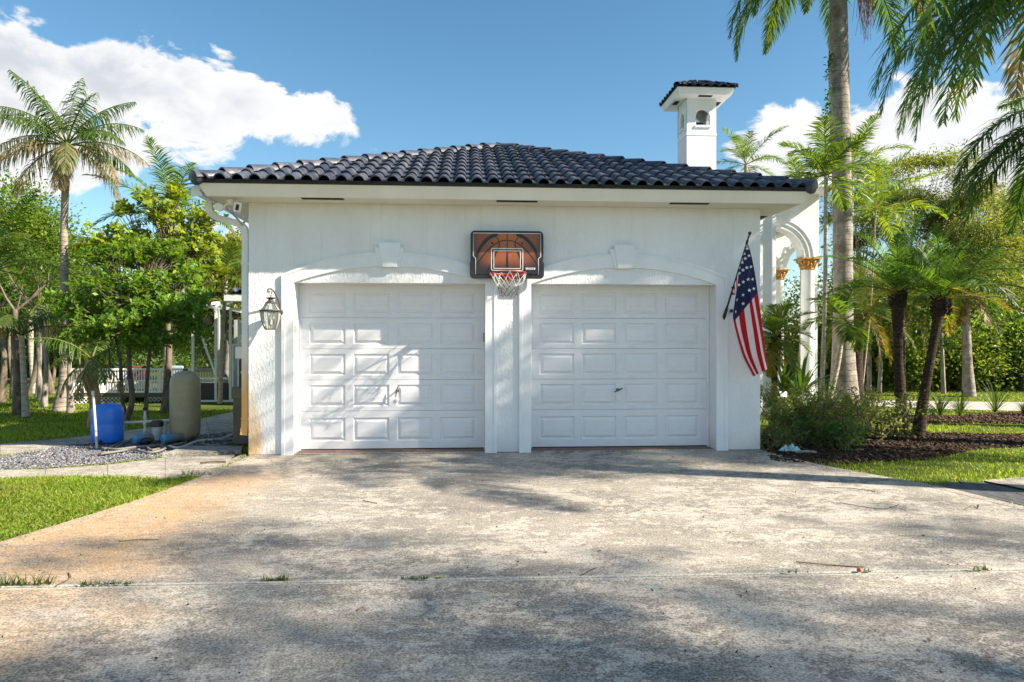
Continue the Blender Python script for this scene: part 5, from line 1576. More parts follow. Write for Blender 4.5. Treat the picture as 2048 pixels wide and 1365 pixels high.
def limbs(rs, base, fork, cs, r0, n_main=5, mat=None, parent=None, sub=.5, name='trunk', trunk_pts=None, rmin=.006):
    mb = MB(); base, fork = Vector(base), Vector(fork)
    tp = [base] + ([Vector(p) for p in trunk_pts] if trunk_pts else [base.lerp(fork,.5)+Vector((rs.normal()*.05,rs.normal()*.05,0))]) + [fork]
    path = lerp_path([tuple(p) for p in tp], 5)
    mb.tube(path, [float(r0*(1.35-.75*(k/len(path))) if k else r0*1.6) for k in range(len(path))], 10)
    # main limbs go to k-means-like heads
    heads = cs[rs.choice(len(cs), min(n_main,len(cs)), replace=False)]
    for _ in range(4):
        a = ((cs[:,None,:]-heads[None])**2).sum(2).argmin(1)
        heads = np.array([cs[a==k].mean(0) if (a==k).any() else heads[k] for k in range(len(heads))])
    a = ((cs[:,None,:]-heads[None])**2).sum(2).argmin(1)
    for k, h in enumerate(heads):
        h = Vector(h); q = fork.lerp(h,.75)
        m1 = fork.lerp(q,.5) + Vector((0,0,-.08*(q-fork).length)) + Vector(rs.normal(0,.04,3))*(q-fork).length
        pts = lerp_path([tuple(fork), tuple(m1), tuple(q)], 4)
        mb.tube(pts, [float(r0*.55*(1-.6*i/len(pts))) for i in range(len(pts))], 7)
        for c in cs[a==k]:
            if rs.rand() > sub: continue
            c = Vector(c); s0 = Vector(pts[rs.randint(len(pts)//2, len(pts))]); mm = s0.lerp(c,.5)+Vector(rs.normal(0,.05,3))*(c-s0).length
            mb.tube([s0,mm,c], [r0*.2, r0*.13, rmin], 5)
    return mb.build(name, mat, parent, True)
def leafy_tree(name, label, base, fork, blobs, n_clump, per, sr, leaf_size, aspect, tint, r0, seed, mat='leaf', bark_m=None, cat='tree', group=None, up=.5, dv=.3, dh=.08, sub=.5, shell=.55, n_main=5, trunk_pts=None, clump_dv=.22, yellow=0.0):
    rs = np.random.RandomState(seed)
    t = thing(name, label, cat, tuple(base), group)
    cs, pos, dirs, ids = crown_points(rs, blobs, n_clump, per, sr, shell)
    ct = (1+rs.uniform(-clump_dv,clump_dv,(n_clump,1)))*(1+rs.uniform(-.07,.07,(n_clump,3)))
    if yellow: 
        mk = rs.rand(n_clump) < yellow; ct[mk] *= np.array([3.2,1.8,.8])
    V, F, c = leaves_np(rs, pos, dirs, leaf_size, aspect, tint, up, dv, dh, clump_tint=ct[ids])
    link_mesh('crown', np_mesh('crown', V, F, 4, c), M[mat], t)
    limbs(rs, base, fork, cs, r0, n_main, bark_m or M['tree_bark'], t, sub, trunk_pts=trunk_pts)
    return t
def feather_tree(name, label, base, fork, blobs, n_clump, per, sr, ln, wd, tint, r0, seed, group=None, hang=.6, sub=.9, trunk_pts=None, bark_m=None, n_main=8):
    """cypress/pine: sprays of narrow drooping blades"""
    rs = np.random.RandomState(seed)
    t = thing(name, label, 'tree', tuple(base), group)
    cs, pos, dirs, ids = crown_points(rs, blobs, n_clump, per, sr, .35, .4)
    dirs = dirs + np.array([0,0,-hang])*rs.rand(len(dirs))[:,None]*1.6; dirs /= np.linalg.norm(dirs,axis=1)[:,None]
    ct = (1+rs.uniform(-.3,.3,(n_clump,1)))*(1+rs.uniform(-.1,.1,(n_clump,3)))
    V, F, c = leaves_np(rs, pos, dirs, ln, wd, tint, .2, .3, .12, clump_tint=ct[ids])
    link_mesh('crown', np_mesh('crown', V, F, 4, c), M['leaf'], t)
    limbs(rs, base, fork, cs, r0, n_main, bark_m or M['grey_bark'], t, sub, trunk_pts=trunk_pts)
    return t
def Bpx(px, py, Z, rx, rz, ry=None):
    """crown blob: centre at picture point and depth, radii given in picture pixels at that depth"""
    c = at3(px, py, Z); k = Z/FPX
    return (c.x, c.y, c.z, rx*k, (ry or rx)*k, rz*k)

# ------------------------------------------------------------------ shade trees beside the drive, right of the camera
def sunpos(R_, u): return (R_*SUN_H[0]+u*SUN_U[0], R_*SUN_H[1]+u*SUN_U[1])
TE = math.tan(SUN_EL)
def sblob(R_, u, z, ru, rz): p = sunpos(R_, u); return (p[0], p[1], z, ru, ru, rz)
a_ = sunpos(26, 1.2)
leafy_tree('shade_tree', 'tall shade tree right of the drive, the one farther back', (*a_,0), (*a_,13), [sblob(26,1.1,16.6,1.25,1.7), sblob(26,.6,18.0,.9,.8), sblob(26,-.75,17.1,.5,.7), sblob(26,2.7,20.6,1.1,1.3), sblob(26,3.9,21.0,1.0,1.1)], 170, 46, .7, .24, .5, (.09,.15,.03), .13, 21, group='trees right of the drive', sub=.4)
b_ = sunpos(26, -6.4)
leafy_tree('shade_tree', 'tall shade tree right of the drive, the one nearer the camera', (*b_,0), (*b_,12.5), [sblob(26,-6.2,16.4,1.7,2.4), sblob(26,-7.9,16.8,1.6,2.0), sblob(26,-5.2,14.6,1.1,1.6), sblob(26,-4.6,18.4,.55,.8), sblob(26,-2.75,14.6,.5,.8), sblob(26,-9.2,15.5,1.4,1.8)], 140, 46, .7, .22, .5, (.09,.15,.03), .13, 22, group='trees right of the drive', sub=.4)
rsq = np.random.RandomState(5)
p_ = sunpos(11.5, -.75)
palm('royal_palm', 'royal palm beside the drive whose fronds shade the garage doors', (*p_,0), (*p_,8.3), [.26,.22,.2,.18], M['royal'],
     spread(rsq, 9, 1.25, .1, 3.0, .9, 1.5, .4), 31, 'royal palms', frond_kw=dict(nleaf=46, ll=.75, lw=.045, hang=.6, sweep=.55, tint=(.045,.10,.018)))

# ------------------------------------------------------------------ palms and trees on the right
RP = dict(nleaf=120, ll=.58, lw=.028, hang=.5, bendp=.7, plume=.45, sweep=.65, tint=(.075,.14,.028), vshape=.2, rach=.03)
bx, by_ = at(1688, 14.5); tx, ty = at(1676, 14.5)
def polar(a, e, l, d, **k): return dict(az=a, e0=e, length=l, droop=d, **k)
palm('royal_palm', 'thick grey royal palm trunk right of the garage with fronds overhead', (bx,by_,0), (tx,ty,9.0), [.33,.24,.20,.195,.19,.20,.205,.19,.17], M['royal'],
     [polar(math.pi*1.00,.35,3.5,1.85), polar(math.pi*.93,.25,3.3,1.8), polar(math.pi*1.12,.4,3.5,1.9), polar(math.pi*1.05,-.15,2.9,1.35,tint=(.10,.16,.035)), polar(math.pi*.86,.2,3.3,1.75), polar(math.pi*1.25,.1,3.2,1.6),
      polar(.1,.3,3.4,1.85), polar(-.3,-.1,3.0,1.4,dry=((.32,.15,.045),.4)), polar(.4,.1,3.2,1.6), polar(-.6,.3,3.2,1.9), polar(math.pi*1.4,.4,3.2,1.8), polar(math.pi*.55,.5,3.2,1.6), polar(1.1,.5,3.2,1.6)],
     41, 'royal palms', mid=[(bx-.02,by_,2.0),(bx-.04,by_,4.5),(tx+.02,ty,7)], frond_kw=RP, crownshaft=(.17,1.0,simple('green_crown_shaft', (.12,.2,.05), .4)))
# vine climbing the left flank of that trunk
rs = np.random.RandomState(77); royal_main = bpy.data.objects['royal_palm.001']
vp = [np.array(at3(1657 + 4*math.sin(k*.9) + (k % 3), 100 + k*9.5, 14.32)) for k in range(27)]
pos = np.concatenate([p[None,:] + rs.normal(0,.035,(12,3)) for p in vp if rs.rand() < .8])
V, F, c = leaves_np(rs, pos, rs.normal(0,1,(len(pos),3))*np.array([1,1,.5]), .07, .7, (.045,.09,.02))
link_mesh('vine_leaves', np_mesh('vine_leaves', V, F, 4, c), M['leaf'], royal_main)
# seed stalk with orange fruit hanging on that palm
rs = np.random.RandomState(8); mb = MB()
q0 = at3(1725,-40,14.3)
for k in range(46):
    a = rs.uniform(0,6.28); l = rs.uniform(.5,1.3); e = q0 + Vector((.10*rs.normal()+.1, .12*rs.normal(), -l))
    mb.tube([q0, q0.lerp(e,.5)+Vector((.1*math.cos(a),.1*math.sin(a),.08)), e], [.008,.006,.004], 4)
so_ = mb.build('seed_stalk', simple('orange_seed_stalk', (.40,.15,.03), .7, 0, .4, 12), None); tag(so_, 'orange fruiting stalk hanging under the royal palm crown', 'seed stalk')
cpx, cpy = at(2175, 9.6)
palm('royal_palm', 'near palm at the right edge whose long fronds hang into the sky', (cpx,cpy,0), (cpx,cpy,6.0), [.24,.2,.19,.18], M['royal'],
     [polar(math.pi*1.02,.5,3.7,2.0), polar(math.pi*.95,.3,3.6,1.85), polar(math.pi*1.10,.3,3.6,1.8), polar(math.pi*.90,.55,3.8,2.05), polar(math.pi*1.18,.4,3.4,1.9), polar(math.pi*.82,.3,3.5,1.8), polar(math.pi*1.0,.0,3.2,1.5,dry=((.33,.25,.14),.25)), polar(math.pi*1.06,.75,4.0,2.2), polar(math.pi*1.28,.3,3.4,1.8), polar(math.pi*.7,.4,3.4,1.8), polar(math.pi*1.13,-.1,3.0,1.35,tint=(.16,.14,.07),dry=((.32,.26,.16),.7)), polar(math.pi*.97,.65,4.1,2.1), polar(math.pi*.87,.1,3.4,1.6), polar(math.pi*1.22,.1,3.2,1.6), polar(math.pi*1.04,.15,3.7,1.65)]
     + spread(np.random.RandomState(3), 5, 1.2, .6, 3.3, 1.0, 1.5, 5.3), 42, 'royal palms', frond_kw=dict(RP, ll=.66, lw=.027, nleaf=84, tint=(.09,.165,.032)), crownshaft=(.16,.9,simple('green_crown_shaft_near', (.12,.2,.05), .4)))
cpx, cpy = at(2200, 11.6)
palm('royal_palm', 'lower palm at the right edge with fronds beside the far trees', (cpx,cpy,0), (cpx,cpy,4.6), [.22,.18,.17,.16], M['royal'],
     [polar(math.pi*1.0,.45,3.0,1.7), polar(math.pi*.92,.15,3.0,1.5), polar(math.pi*1.1,.2,2.9,1.45), polar(math.pi*1.04,-.15,2.8,1.2), polar(math.pi*.97,.8,3.1,2.1), polar(math.pi*.85,.4,2.9,1.7), polar(math.pi*1.2,.5,3.0,1.8)] + spread(np.random.RandomState(3), 4, 1.2, .6, 2.8, 1.0, 1.5, 5.3), 43, 'royal palms', frond_kw=dict(RP, ll=.58, lw=.027), crownshaft=(.14,.7,simple('green_crown_shaft_low', (.12,.2,.05), .4)))
# areca palms behind the garage and portico
AR = dict(nleaf=44, ll=.42, lw=.026, hang=.35, sweep=.7, tint=(.13,.20,.025), vshape=.35, rach=.014)
def areca(px, py_top, Z, px_base, L, n, seed, label, tint=(.13,.20,.025), r=.05, e_lo=-.3, grp='slender palms', **kw):
    b = at(px_base, Z); tp = at3(px, py_top, Z); rs = np.random.RandomState(seed)
    md = Vector((b[0],b[1],0)).lerp(tp,.5) + Vector((rs.uniform(-.08,.08),0,0))
    k2 = dict(AR, tint=tint); k2.update(kw)
    palm('slender_palm', label, (b[0],b[1],0), tuple(tp), [r*1.35,r*1.05,r,r*.95], M['thin_palm'], spread(rs, n, 1.35, e_lo, L, .7, 1.3, seed*.7), seed, grp, mid=[tuple(md)], frond_kw=k2)
areca(1652,352,13.2,1642, 1.2, 12, 51, 'slender pale-trunked palm just left of the thick royal palm', (.10,.165,.025), .038)
areca(1688,640,13.6,1650, .9, 7, 52, 'short leaning slender palm behind the royal palm trunk', (.08,.14,.02), .05)
areca(1752,420,17.0,1722, 1.8, 13, 53, 'bright arching palm right of the royal palm trunk', (.17,.25,.03), .02)
areca(1705,330,18.5,1700, 1.6, 12, 54, 'palm crown behind the royal palm trunk', (.14,.21,.03), .04)
areca(1492,330,24.0,1495, 1.8, 11, 55, 'palm top rising behind the roof beside the chimney', (.12,.19,.03), .07)
areca(1600,395,20.0,1600, 1.6, 10, 56, 'palm crown behind the portico roof', (.11,.18,.025), .06)
# pygmy date palms in the mulch bed
PD = dict(nleaf=60, ll=.24, lw=.012, hang=.15, sweep=.75, tint=(.085,.17,.028), vshape=.35, rach=.012, start=.1, bendp=1.25)
def pygmy(b, mids, top, rads, seed, label, n=24, L=1.32, tint=None, e_lo=-.35):
    rs = np.random.RandomState(seed); k = dict(PD)
    if tint: k['tint'] = tint
    fr = spread(rs, n, 1.45, e_lo, L, .75, 1.3, seed*.9)
    for q in fr[-4:]: q['dry'] = ((.30,.20,.05), .5)
    palm('date_palm', label, (b[0],b[1],0), tuple(top), rads, M['date_bark'], fr, seed, 'pygmy date palms', mid=mids, frond_kw=k, boots=60)
b1 = gp(1806,866); Z1 = depth(*b1)
pygmy(b1, [tuple(at3(1798,740,Z1)), tuple(at3(1796,660,Z1))], at3(1795,585,Z1), [.10,.075,.065,.07,.09,.10], 61, 'dark-trunked pygmy date palm, the left one of the leaning pair in the mulch bed', 20, 1.35, None, .05)
b2 = gp(1836,872); Z2 = depth(*b2)
pygmy(b2, [tuple(at3(1850,780,Z2)), tuple(at3(1868,680,Z2))], at3(1882,600,Z2), [.10,.08,.068,.062,.07,.11], 62, 'curved rough-trunked pygmy date palm, the right one of the pair in the mulch bed', 20, 1.3, None, .05)
b3 = at(1548, 11.8)
pygmy(b3, [tuple(at3(1549,740,11.8))], at3(1549,672,11.8), [.06,.05,.055,.07], 63, 'small date palm with yellowing fronds against the white portico columns', 24, .80, (.12,.18,.025), -1.2)
b4 = at(1712, 17.0)
pygmy(b4, [tuple(at3(1712,720,17))], at3(1716,622,17), [.2,.16,.16,.2], 64, 'shaggy date palm with drooping yellow fronds right of the royal palm', 22, 1.75, (.09,.12,.02), -.8)
b5 = at(1800, 18.5)
pygmy(b5, [tuple(at3(1800,720,18.5))], at3(1800,612,18.5), [.15,.12,.12,.2], 65, 'date palm with golden drooping fronds behind the leaning pair', 20, 1.9, (.12,.14,.025), -.7)
# tall bare trunk and thin trunk at the wood's edge
cx_, cy_ = at(1938, 18.2)
palm('cabbage_palm', 'tall grey palm trunk at the far wood edge behind the date palms', (cx_,cy_,0), tuple(at3(1930,560,18.2)), [.17,.12,.10,.095], M['royal'], [polar(-.9,-.9,1.3,.5,tint=(.20,.13,.04)), polar(3.6,-.95,1.3,.5,tint=(.18,.12,.04))] + spread(np.random.RandomState(4),14,1.2,-.2,1.5,.8,1.4), 66, None, frond_kw=dict(RP, ll=.5, tint=(.05,.10,.02), nleaf=40), mid=[tuple(at3(1934,700,18.2))])

# cypress trees
CY_T = (.16,.19,.045)
def cyp(px, Z, parts, seed, label, nc, tint=CY_T, r0=.09, ln=.13, hang=.7):
    b = at(px, Z); bl = [Bpx(p[0],p[1],Z+p[4],p[2],p[3]) for p in parts]
    f = at3(px, 560, Z)
    feather_tree('cypress_tree', label, (b[0],b[1],0), tuple(f), bl, int(nc*.42), 340, .62, ln, .24, tint, r0, seed, 'cypress trees', hang, .9)
cyp(1812, 22, [(1800,345,40,22,0),(1850,330,38,22,.5),(1815,400,62,28,0),(1780,440,40,25,-.5),(1870,460,45,26,.3),(1830,520,55,30,0)], 71, 'open feathery cypress right of the royal palm against the cloud', 120)
cyp(1935, 21, [(1918,335,34,28,0),(1930,390,60,35,.4),(1960,450,70,36,-.3),(1890,430,45,25,.4),(1940,510,70,36,0),(2000,500,55,30,.4),(1925,560,70,36,.3)], 72, 'yellow-green feathery cypress near the right edge', 165)
cyp(2055, 23, [(2040,440,50,36,0),(2080,400,60,36,0),(2060,520,70,40,.3),(2010,580,50,28,-.4)], 73, 'yellow-green cypress cut by the right edge', 110)
cyp(1725, 25, [(1722,370,35,26,0),(1700,430,40,30,0),(1740,470,50,30,0)], 74, 'dark feathery cypress behind the royal palm', 60, (.07,.10,.025))
cyp(2000, 27, [(2010,620,40,40,0),(1985,560,40,40,0),(2035,650,40,40,0)], 75, 'darker far cypress low at the right edge', 80, (.06,.095,.025))
# wood edge on the right: individual understorey trees in front of a mass of foliage
WT = [(.10,.17,.03),(.13,.20,.035),(.085,.145,.028),(.15,.21,.045)]
k = 0
for (px, py, Z, rx, rz) in [(1730,690,21,60,75),(1800,710,20.5,60,70),(1865,690,21.5,62,85),(1925,715,20.5,60,65),(1985,700,21,60,80),(2045,710,20.5,55,75),(2110,700,21,70,85),(1770,620,24,60,60),(1850,600,25,60,60),(1920,620,24,60,60),(1990,640,25,60,70),(2060,610,24,70,80),(1965,575,27,60,75),(2040,530,28,65,90),(1885,570,28,55,60),(1745,600,27,45,70),(1830,640,26,50,60),(1930,520,29,45,60),(2010,600,26,50,80),(2015,470,30,70,95),(1955,610,28,75,85)]:
    b = at(px, Z); f = at3(px, py+30, Z)
    leafy_tree('understorey_tree', ['bushy tree at the wood edge just right of the royal palm trunk', 'bushy tree at the wood edge behind the left date palm trunk', 'bushy tree at the wood edge behind the curved date palm', 'dark bushy tree directly behind the tall grey palm trunk', 'bushy tree right of the tall grey palm trunk', 'bushy tree at the right end of the wood edge', 'bushy tree cut by the right edge behind the far road', 'taller tree behind the shaggy date palm crown', 'taller dark tree above the golden date palm', 'taller pale tree rising behind the tall grey palm trunk', 'taller tree second from the right edge', 'taller tree at the right edge above the wood', 'tall dark tree left of the right-edge cypress', 'tallest dark tree behind the right-edge cypress', 'tall dark tree above the curved date palm', 'slim tall tree just right of the royal palm crown gap', 'rounded tree between the two date palm trunks', 'far slim treetop behind the yellow-green cypress', 'broad dark tree low behind the right-edge palm fronds', 'tallest tree of the wood below the right-edge fronds', 'wide tree filling the gap behind the curved date palm'][k], (b[0],b[1],0), tuple(f), [Bpx(px,py,Z,rx,rz)], 70, 80, .62, .125, .5, WT[k % 4], .07, 80+k, group='wood edge trees', sub=.3, n_main=4); k += 1
def foliage_mass(name, polyline, z0, z1, thick, n, size, tint, seed):
    """far wood read as one mass: leaves through a deep band, denser below"""
    rs = np.random.RandomState(seed); P = np.array(polyline)
    sl_ = np.linalg.norm(np.diff(P,axis=0),axis=1); cum = np.concatenate([[0],np.cumsum(sl_)])
    d = rs.rand(n)*cum[-1]; i = np.clip(np.searchsorted(cum,d)-1,0,len(P)-2); f = ((d-cum[i])/sl_[i])[:,None]
    xy = P[i]*(1-f)+P[i+1]*f
    dd = P[i+1]-P[i]; nn = np.stack([-dd[:,1],dd[:,0]],1)/sl_[i][:,None]
    xy = xy + nn*rs.uniform(0,thick,(n,1))
    prof = .66 + .34*np.sin(d*1.1+seed)*np.sin(d*.43+1) + .16*np.sin(d*3.1) + .08*np.sin(d*7.3)
    z = z0 + (z1-z0)*prof*rs.rand(n)**1.15
    pos = np.concatenate([xy,z[:,None]],1)
    dirs = rs.normal(0,1,(n,3)); dirs /= np.linalg.norm(dirs,axis=1)[:,None]
    cl = 1+.35*np.sin(pos[:,0]*2.3+seed)*np.sin(pos[:,2]*2.9)*np.sin(pos[:,1]*1.9+2)
    V, F, c = leaves_np(rs, pos, dirs, size, .55, tint, .4, .35, .1, clump_tint=cl[:,None])
    o = link_mesh(name, np_mesh(name, V, F, 4, c), M['leaf']); return o
o = foliage_mass('wood', [at(1440,32),at(1640,27),at(1800,26),at(1950,25),at(2150,24),at(2500,21)], -.05, 5.6, 4.5, 60000, .14, (.07,.12,.026), 91); tag(o, 'dense green wood beyond the road on the right', 'woodland', kind='stuff')
o = foliage_mass('undergrowth', [at(1690,22.5),at(1850,21.5),at(2050,21),at(2400,19)], -.05, 1.9, 2.0, 20000, .12, (.06,.11,.022), 92); tag(o, 'low dark undergrowth along the far road edge', 'undergrowth', kind='stuff')
o = foliage_mass('wood', [at(-700,26),at(-200,28),at(0,27),at(200,30),at(350,32),at(560,34)], -.05, 6.4, 4.5, 70000, .16, (.09,.155,.03), 93); tag(o, 'dense green wood behind the left lawn and deck', 'woodland', kind='stuff')
# thin trunks on the right
rs = np.random.RandomState(17)
for i, (px, py0, py1, Z, r, lab) in enumerate([(1887,795,640,19.0,.05,'thin pale trunk left of the tall palm trunk'),(1800,792,640,19.5,.09,'grey trunk close behind the left date palm'),(1738,790,640,20,.06,'thin trunk right of the shaggy date palm'),(1758,790,660,19.5,.05,'thin leaning trunk between the date palms')]):
    b = at(px, Z); tp = at3(px + rs.uniform(-14,14), py1, Z)
    t = thing('sapling', lab, 'tree', (b[0],b[1],0), 'thin trunks at the wood edge')
    mb, _ = trunk_mesh([(b[0],b[1],0), tuple(Vector((b[0],b[1],0)).lerp(tp,.5)+Vector((rs.uniform(-.1,.1),0,0))), tuple(tp)], [r*1.3,r,r*.7], 8); mb.build('trunk', M['grey_bark'], t, True)
    V, F, c = leaves_np(rs, np.array(tp)[None,:]+rs.normal(0,.45,(500,3)), rs.normal(0,1,(500,3)), .16, .5, (.06,.11,.02))
    link_mesh('crown', np_mesh('crown', V, F, 4, c), M['leaf'], t)

# shrub by the garage corner (leggy, bare twigs showing)
def shrub(label, px0, px1, Z, h, n_stem, seed, tint, leaf=.055, grp=None, dens=26, name='shrub'):
    rs = np.random.RandomState(seed)
    c0, c1 = at(px0,Z), at(px1,Z)
    t = thing(name, label, 'shrub', ((c0[0]+c1[0])/2,(c0[1]+c1[1])/2,0), grp)
    mb = MB(); pos, dirs = [], []
    for k in range(n_stem):
        f = rs.rand(); b = Vector((c0[0]+(c1[0]-c0[0])*(.15+.7*f), c0[1]+(c1[1]-c0[1])*f+rs.uniform(-.35,.35), -.02))
        a = rs.uniform(0,6.28); sp_ = rs.uniform(.3,1.1)*h
        e = b + Vector((math.cos(a)*sp_, math.sin(a)*sp_*.7, h*rs.uniform(.6,1.1)))
        m_ = b.lerp(e,.5)+Vector(rs.normal(0,.08,3))
        pth = lerp_path([tuple(b),tuple(m_),tuple(e)],4); mb.tube(pth, [float(.010*(1-.7*i/len(pth))) for i in range(len(pth))], 5)
        for j in range(7):
            s0 = Vector(pth[rs.randint(2,len(pth))]); q = s0 + Vector(rs.normal(0,1,3)).normalized()*rs.uniform(.1,.3)+Vector((0,0,.06))
            mb.tube([s0, s0.lerp(q,.5)+Vector(rs.normal(0,.015,3)), q], [.005,.004,.002], 4)
            nl = rs.poisson(dens)
            for _ in range(nl):
                ff = rs.rand(); pos.append(np.array(s0.lerp(q,.25+.75*ff))+rs.normal(0,.035,3)); dirs.append(np.array((q-s0).normalized())*.6+rs.normal(0,.6,3))
    mb.build('stems', simple('shrub_twigs', (.16,.12,.085), .9, 0, .3, 12), t, True)
    pos, dirs = np.array(pos), np.array(dirs); dirs /= np.linalg.norm(dirs,axis=1)[:,None]
    V, F, c = leaves_np(rs, pos, dirs, leaf, .45, tint, .4, .35, .12)
    link_mesh('foliage', np_mesh('foliage', V, F, 4, c), M['leaf'], t)
shrub('leggy olive-green shrub against the right garage corner', 1530, 1660, 10.4, .66, 30, 101, (.16,.23,.05), grp='leggy shrubs by the garage')
shrub('twiggy brown-green shrub in the middle of the mulch bed', 1600, 1750, 10.0, .72, 28, 102, (.20,.23,.075), dens=15, grp='leggy shrubs by the garage')
shrub('sprawling twiggy shrub beside the leaning date palms', 1690, 1800, 10.6, .62, 22, 103, (.14,.18,.05), dens=17, grp='leggy shrubs by the garage')
shrub('low green ground plant under the twiggy shrub', 1610, 1700, 9.6, .3, 16, 104, (.07,.16,.03), .06, dens=16)
shrub('bright weeds at the foot of the garage corner', 1528, 1560, 9.45, .28, 8, 105, (.09,.15,.03), .05, dens=10)
# strap-leaved plants
def strap_plant(label, px, py, Z, n, L, w, seed, tint, name='strap_leaf_plant', cat='plant', grp=None, e_lo=.5, droop=.7):
    rs = np.random.RandomState(seed); b = at(px,Z); c = Vector((b[0],b[1], max(0,CAM[2]+(CYP-py)*Z/FPX)))
    t = thing(name, label, cat, tuple(c), grp); verts, faces, cols = [], [], []
    for k in range(n):
        a = k*2.4+rs.uniform(-.3,.3); e = e_lo+(1.45-e_lo)*rs.rand(); l = L*rs.uniform(.7,1.1); N = 6; p = np.array(c); b0 = len(verts)
        sd = np.array([-math.sin(a), math.cos(a), 0])
        for i in range(N+1):
            f = i/N; el = e - droop*f*f; ww = w*math.sin(math.pi*(.12+.86*f))**.8*.5+.001
            verts += [p-sd*ww, p+sd*ww]; p = p+np.array([math.cos(el)*math.cos(a),math.cos(el)*math.sin(a),math.sin(el)])*l/N
            if i < N: q = b0+2*i; faces += [q,q+1,q+3,q+2]; cols.append(tuple(np.array(tint)*(.8+.4*((k*7)%5)/5)))
    link_mesh('leaves', np_mesh('leaves', np.array(verts), np.array(faces), 4, np.array(cols), True), M['leaf_gloss'], t)
strap_plant('upright strap-leaved lily left of the first portico column', 1566,786,12.2,26,.62,.05,111,(.10,.17,.03), grp='lilies by the portico')
strap_plant('larger strap-leaved lily in front of the portico column', 1603,788,12.0,30,.80,.055,112,(.08,.16,.03), grp='lilies by the portico')
for i, (px, py, L, lab) in enumerate([(1880,832,.55,'tuft of ornamental grass just right of the curved date palm'),(1920,831,.5,'tuft of ornamental grass in the middle of the far bed'),(1990,826,.75,'tallest wispy grass tuft in the far bed'),(2050,832,.4,'grass tuft at the right edge of the far bed'),(1848,834,.4,'small grass tuft behind the curved date palm trunk')]):
    strap_plant(lab, px, py, depth(*gp(px,py)), 60, L, .012, 120+i, (.055,.10,.03), 'ornamental_grass', 'grass tuft', 'ornamental grass tufts', .7, .9)

# ------------------------------------------------------------------ trees and palms on the left
CO = dict(nleaf=62, ll=.47, lw=.020, hang=1.4, plume=.35, sweep=.5, bendp=1.05, tint=(.085,.15,.03), vshape=.1, rach=.02, start=.2)
Zc_ = 14.4; b = at(127, Zc_)
rsc = np.random.RandomState(6)
DRY = ((.30,.225,.13), .75)
fr = [polar(.4,1.15,1.75,.9), polar(2.6,1.2,1.8,.8), polar(1.6,1.45,1.75,.45), polar(4.2,1.25,1.7,.9), polar(5.6,1.05,1.7,1.1), polar(3.3,1.0,1.8,1.2), polar(0.0,.85,1.75,1.35),
      polar(3.0,.55,1.8,1.3,dry=DRY), polar(.15,.35,1.75,1.2,dry=DRY), polar(3.35,.15,1.7,1.35,dry=((.25,.2,.1),.4)), polar(-.3,.05,1.7,1.4,dry=((.30,.225,.13),.5)), polar(3.15,-.25,1.6,1.2,dry=DRY), polar(.05,-.35,1.75,1.1,dry=DRY), polar(3.9,.2,1.6,1.5,dry=DRY), polar(5.2,.1,1.6,1.5,dry=((.30,.225,.13),.4)), polar(2.2,.3,1.6,1.3), polar(1.0,.4,1.6,1.3), polar(4.7,-1.1,1.0,.4,dry=((.30,.24,.16),1.0)), polar(4.0,.75,1.7,1.3), polar(5.9,.6,1.7,1.4)]
palm('coconut_palm', 'coconut palm with half-dry fronds rising against the cloud on the left', (b[0],b[1],0), tuple(at3(134,292,Zc_)), [.22,.13,.105,.085,.08,.075,.07,.07,.08], M['coco'], fr, 201, None, mid=[tuple(at3(131,700,Zc_)),tuple(at3(128,480,Zc_))], frond_kw=CO)
b = gp(52,834); Zb = depth(*b)
palm('slender_palm', 'pale smooth palm trunk leaning at the left edge of the lawn', (b[0],b[1],0), tuple(at3(43,672,Zb)), [.07,.055,.05,.048], M['thin_palm'], [polar(3.3,.7,1.5,1.6,dry=DRY), polar(.1,.6,1.5,1.6,dry=DRY), polar(2.6,1.0,1.5,1.6), polar(.6,1.1,1.5,1.5), polar(5.0,.9,1.4,1.6), polar(4.2,.8,1.4,1.7,dry=DRY), polar(1.6,1.2,1.4,1.2)], 202, 'slender palms', frond_kw=dict(CO, ll=.36, tint=(.07,.12,.02)))
b = at(186, 11.6)
palm('short_palm', 'short palm with orange-brown sheaths standing behind the blue tank', (b[0],b[1],0), tuple(at3(184,720,11.6)), [.10,.085,.10,.12,.09], M['dry_frond'], [polar(3.4,-.4,.8,1.1,dry=((.34,.25,.12),.9)), polar(.0,-.3,.8,1.2,dry=((.34,.25,.12),.9)), polar(4.6,-.7,.75,.8,dry=((.34,.25,.12),.9)), polar(5.4,.2,.9,1.4,tint=(.12,.17,.03)), polar(2.8,.5,1.0,1.4,tint=(.10,.17,.03)), polar(.5,.8,1.0,1.2,tint=(.10,.17,.03)), polar(1.6,1.1,1.0,.9,tint=(.10,.17,.03)), polar(3.9,.9,1.0,1.1,tint=(.10,.17,.03))], 203, None, mid=[tuple(at3(190,800,11.6)),tuple(at3(180,760,11.6))], frond_kw=dict(CO, ll=.3, nleaf=26))
areca(345,440,15.5,335, 1.9, 15, 57, 'tall feather palm rising left of the garage eave', (.12,.21,.03), .06, .0)
areca(452,560,16.0,440, 1.15, 12, 58, 'small bright feather palm close to the garage downspout', (.15,.21,.03), .045, -.2)
areca(-10,540,15.0,-20, 2.2, 14, 59, 'arching feather palm cut by the left edge', (.10,.16,.025), .07, -.2, hang=.6)
areca(60,620,19.0,70, 1.9, 12, 60, 'low spreading palm among the trunks on the left', (.08,.13,.025), .07, -.2, hang=.6)
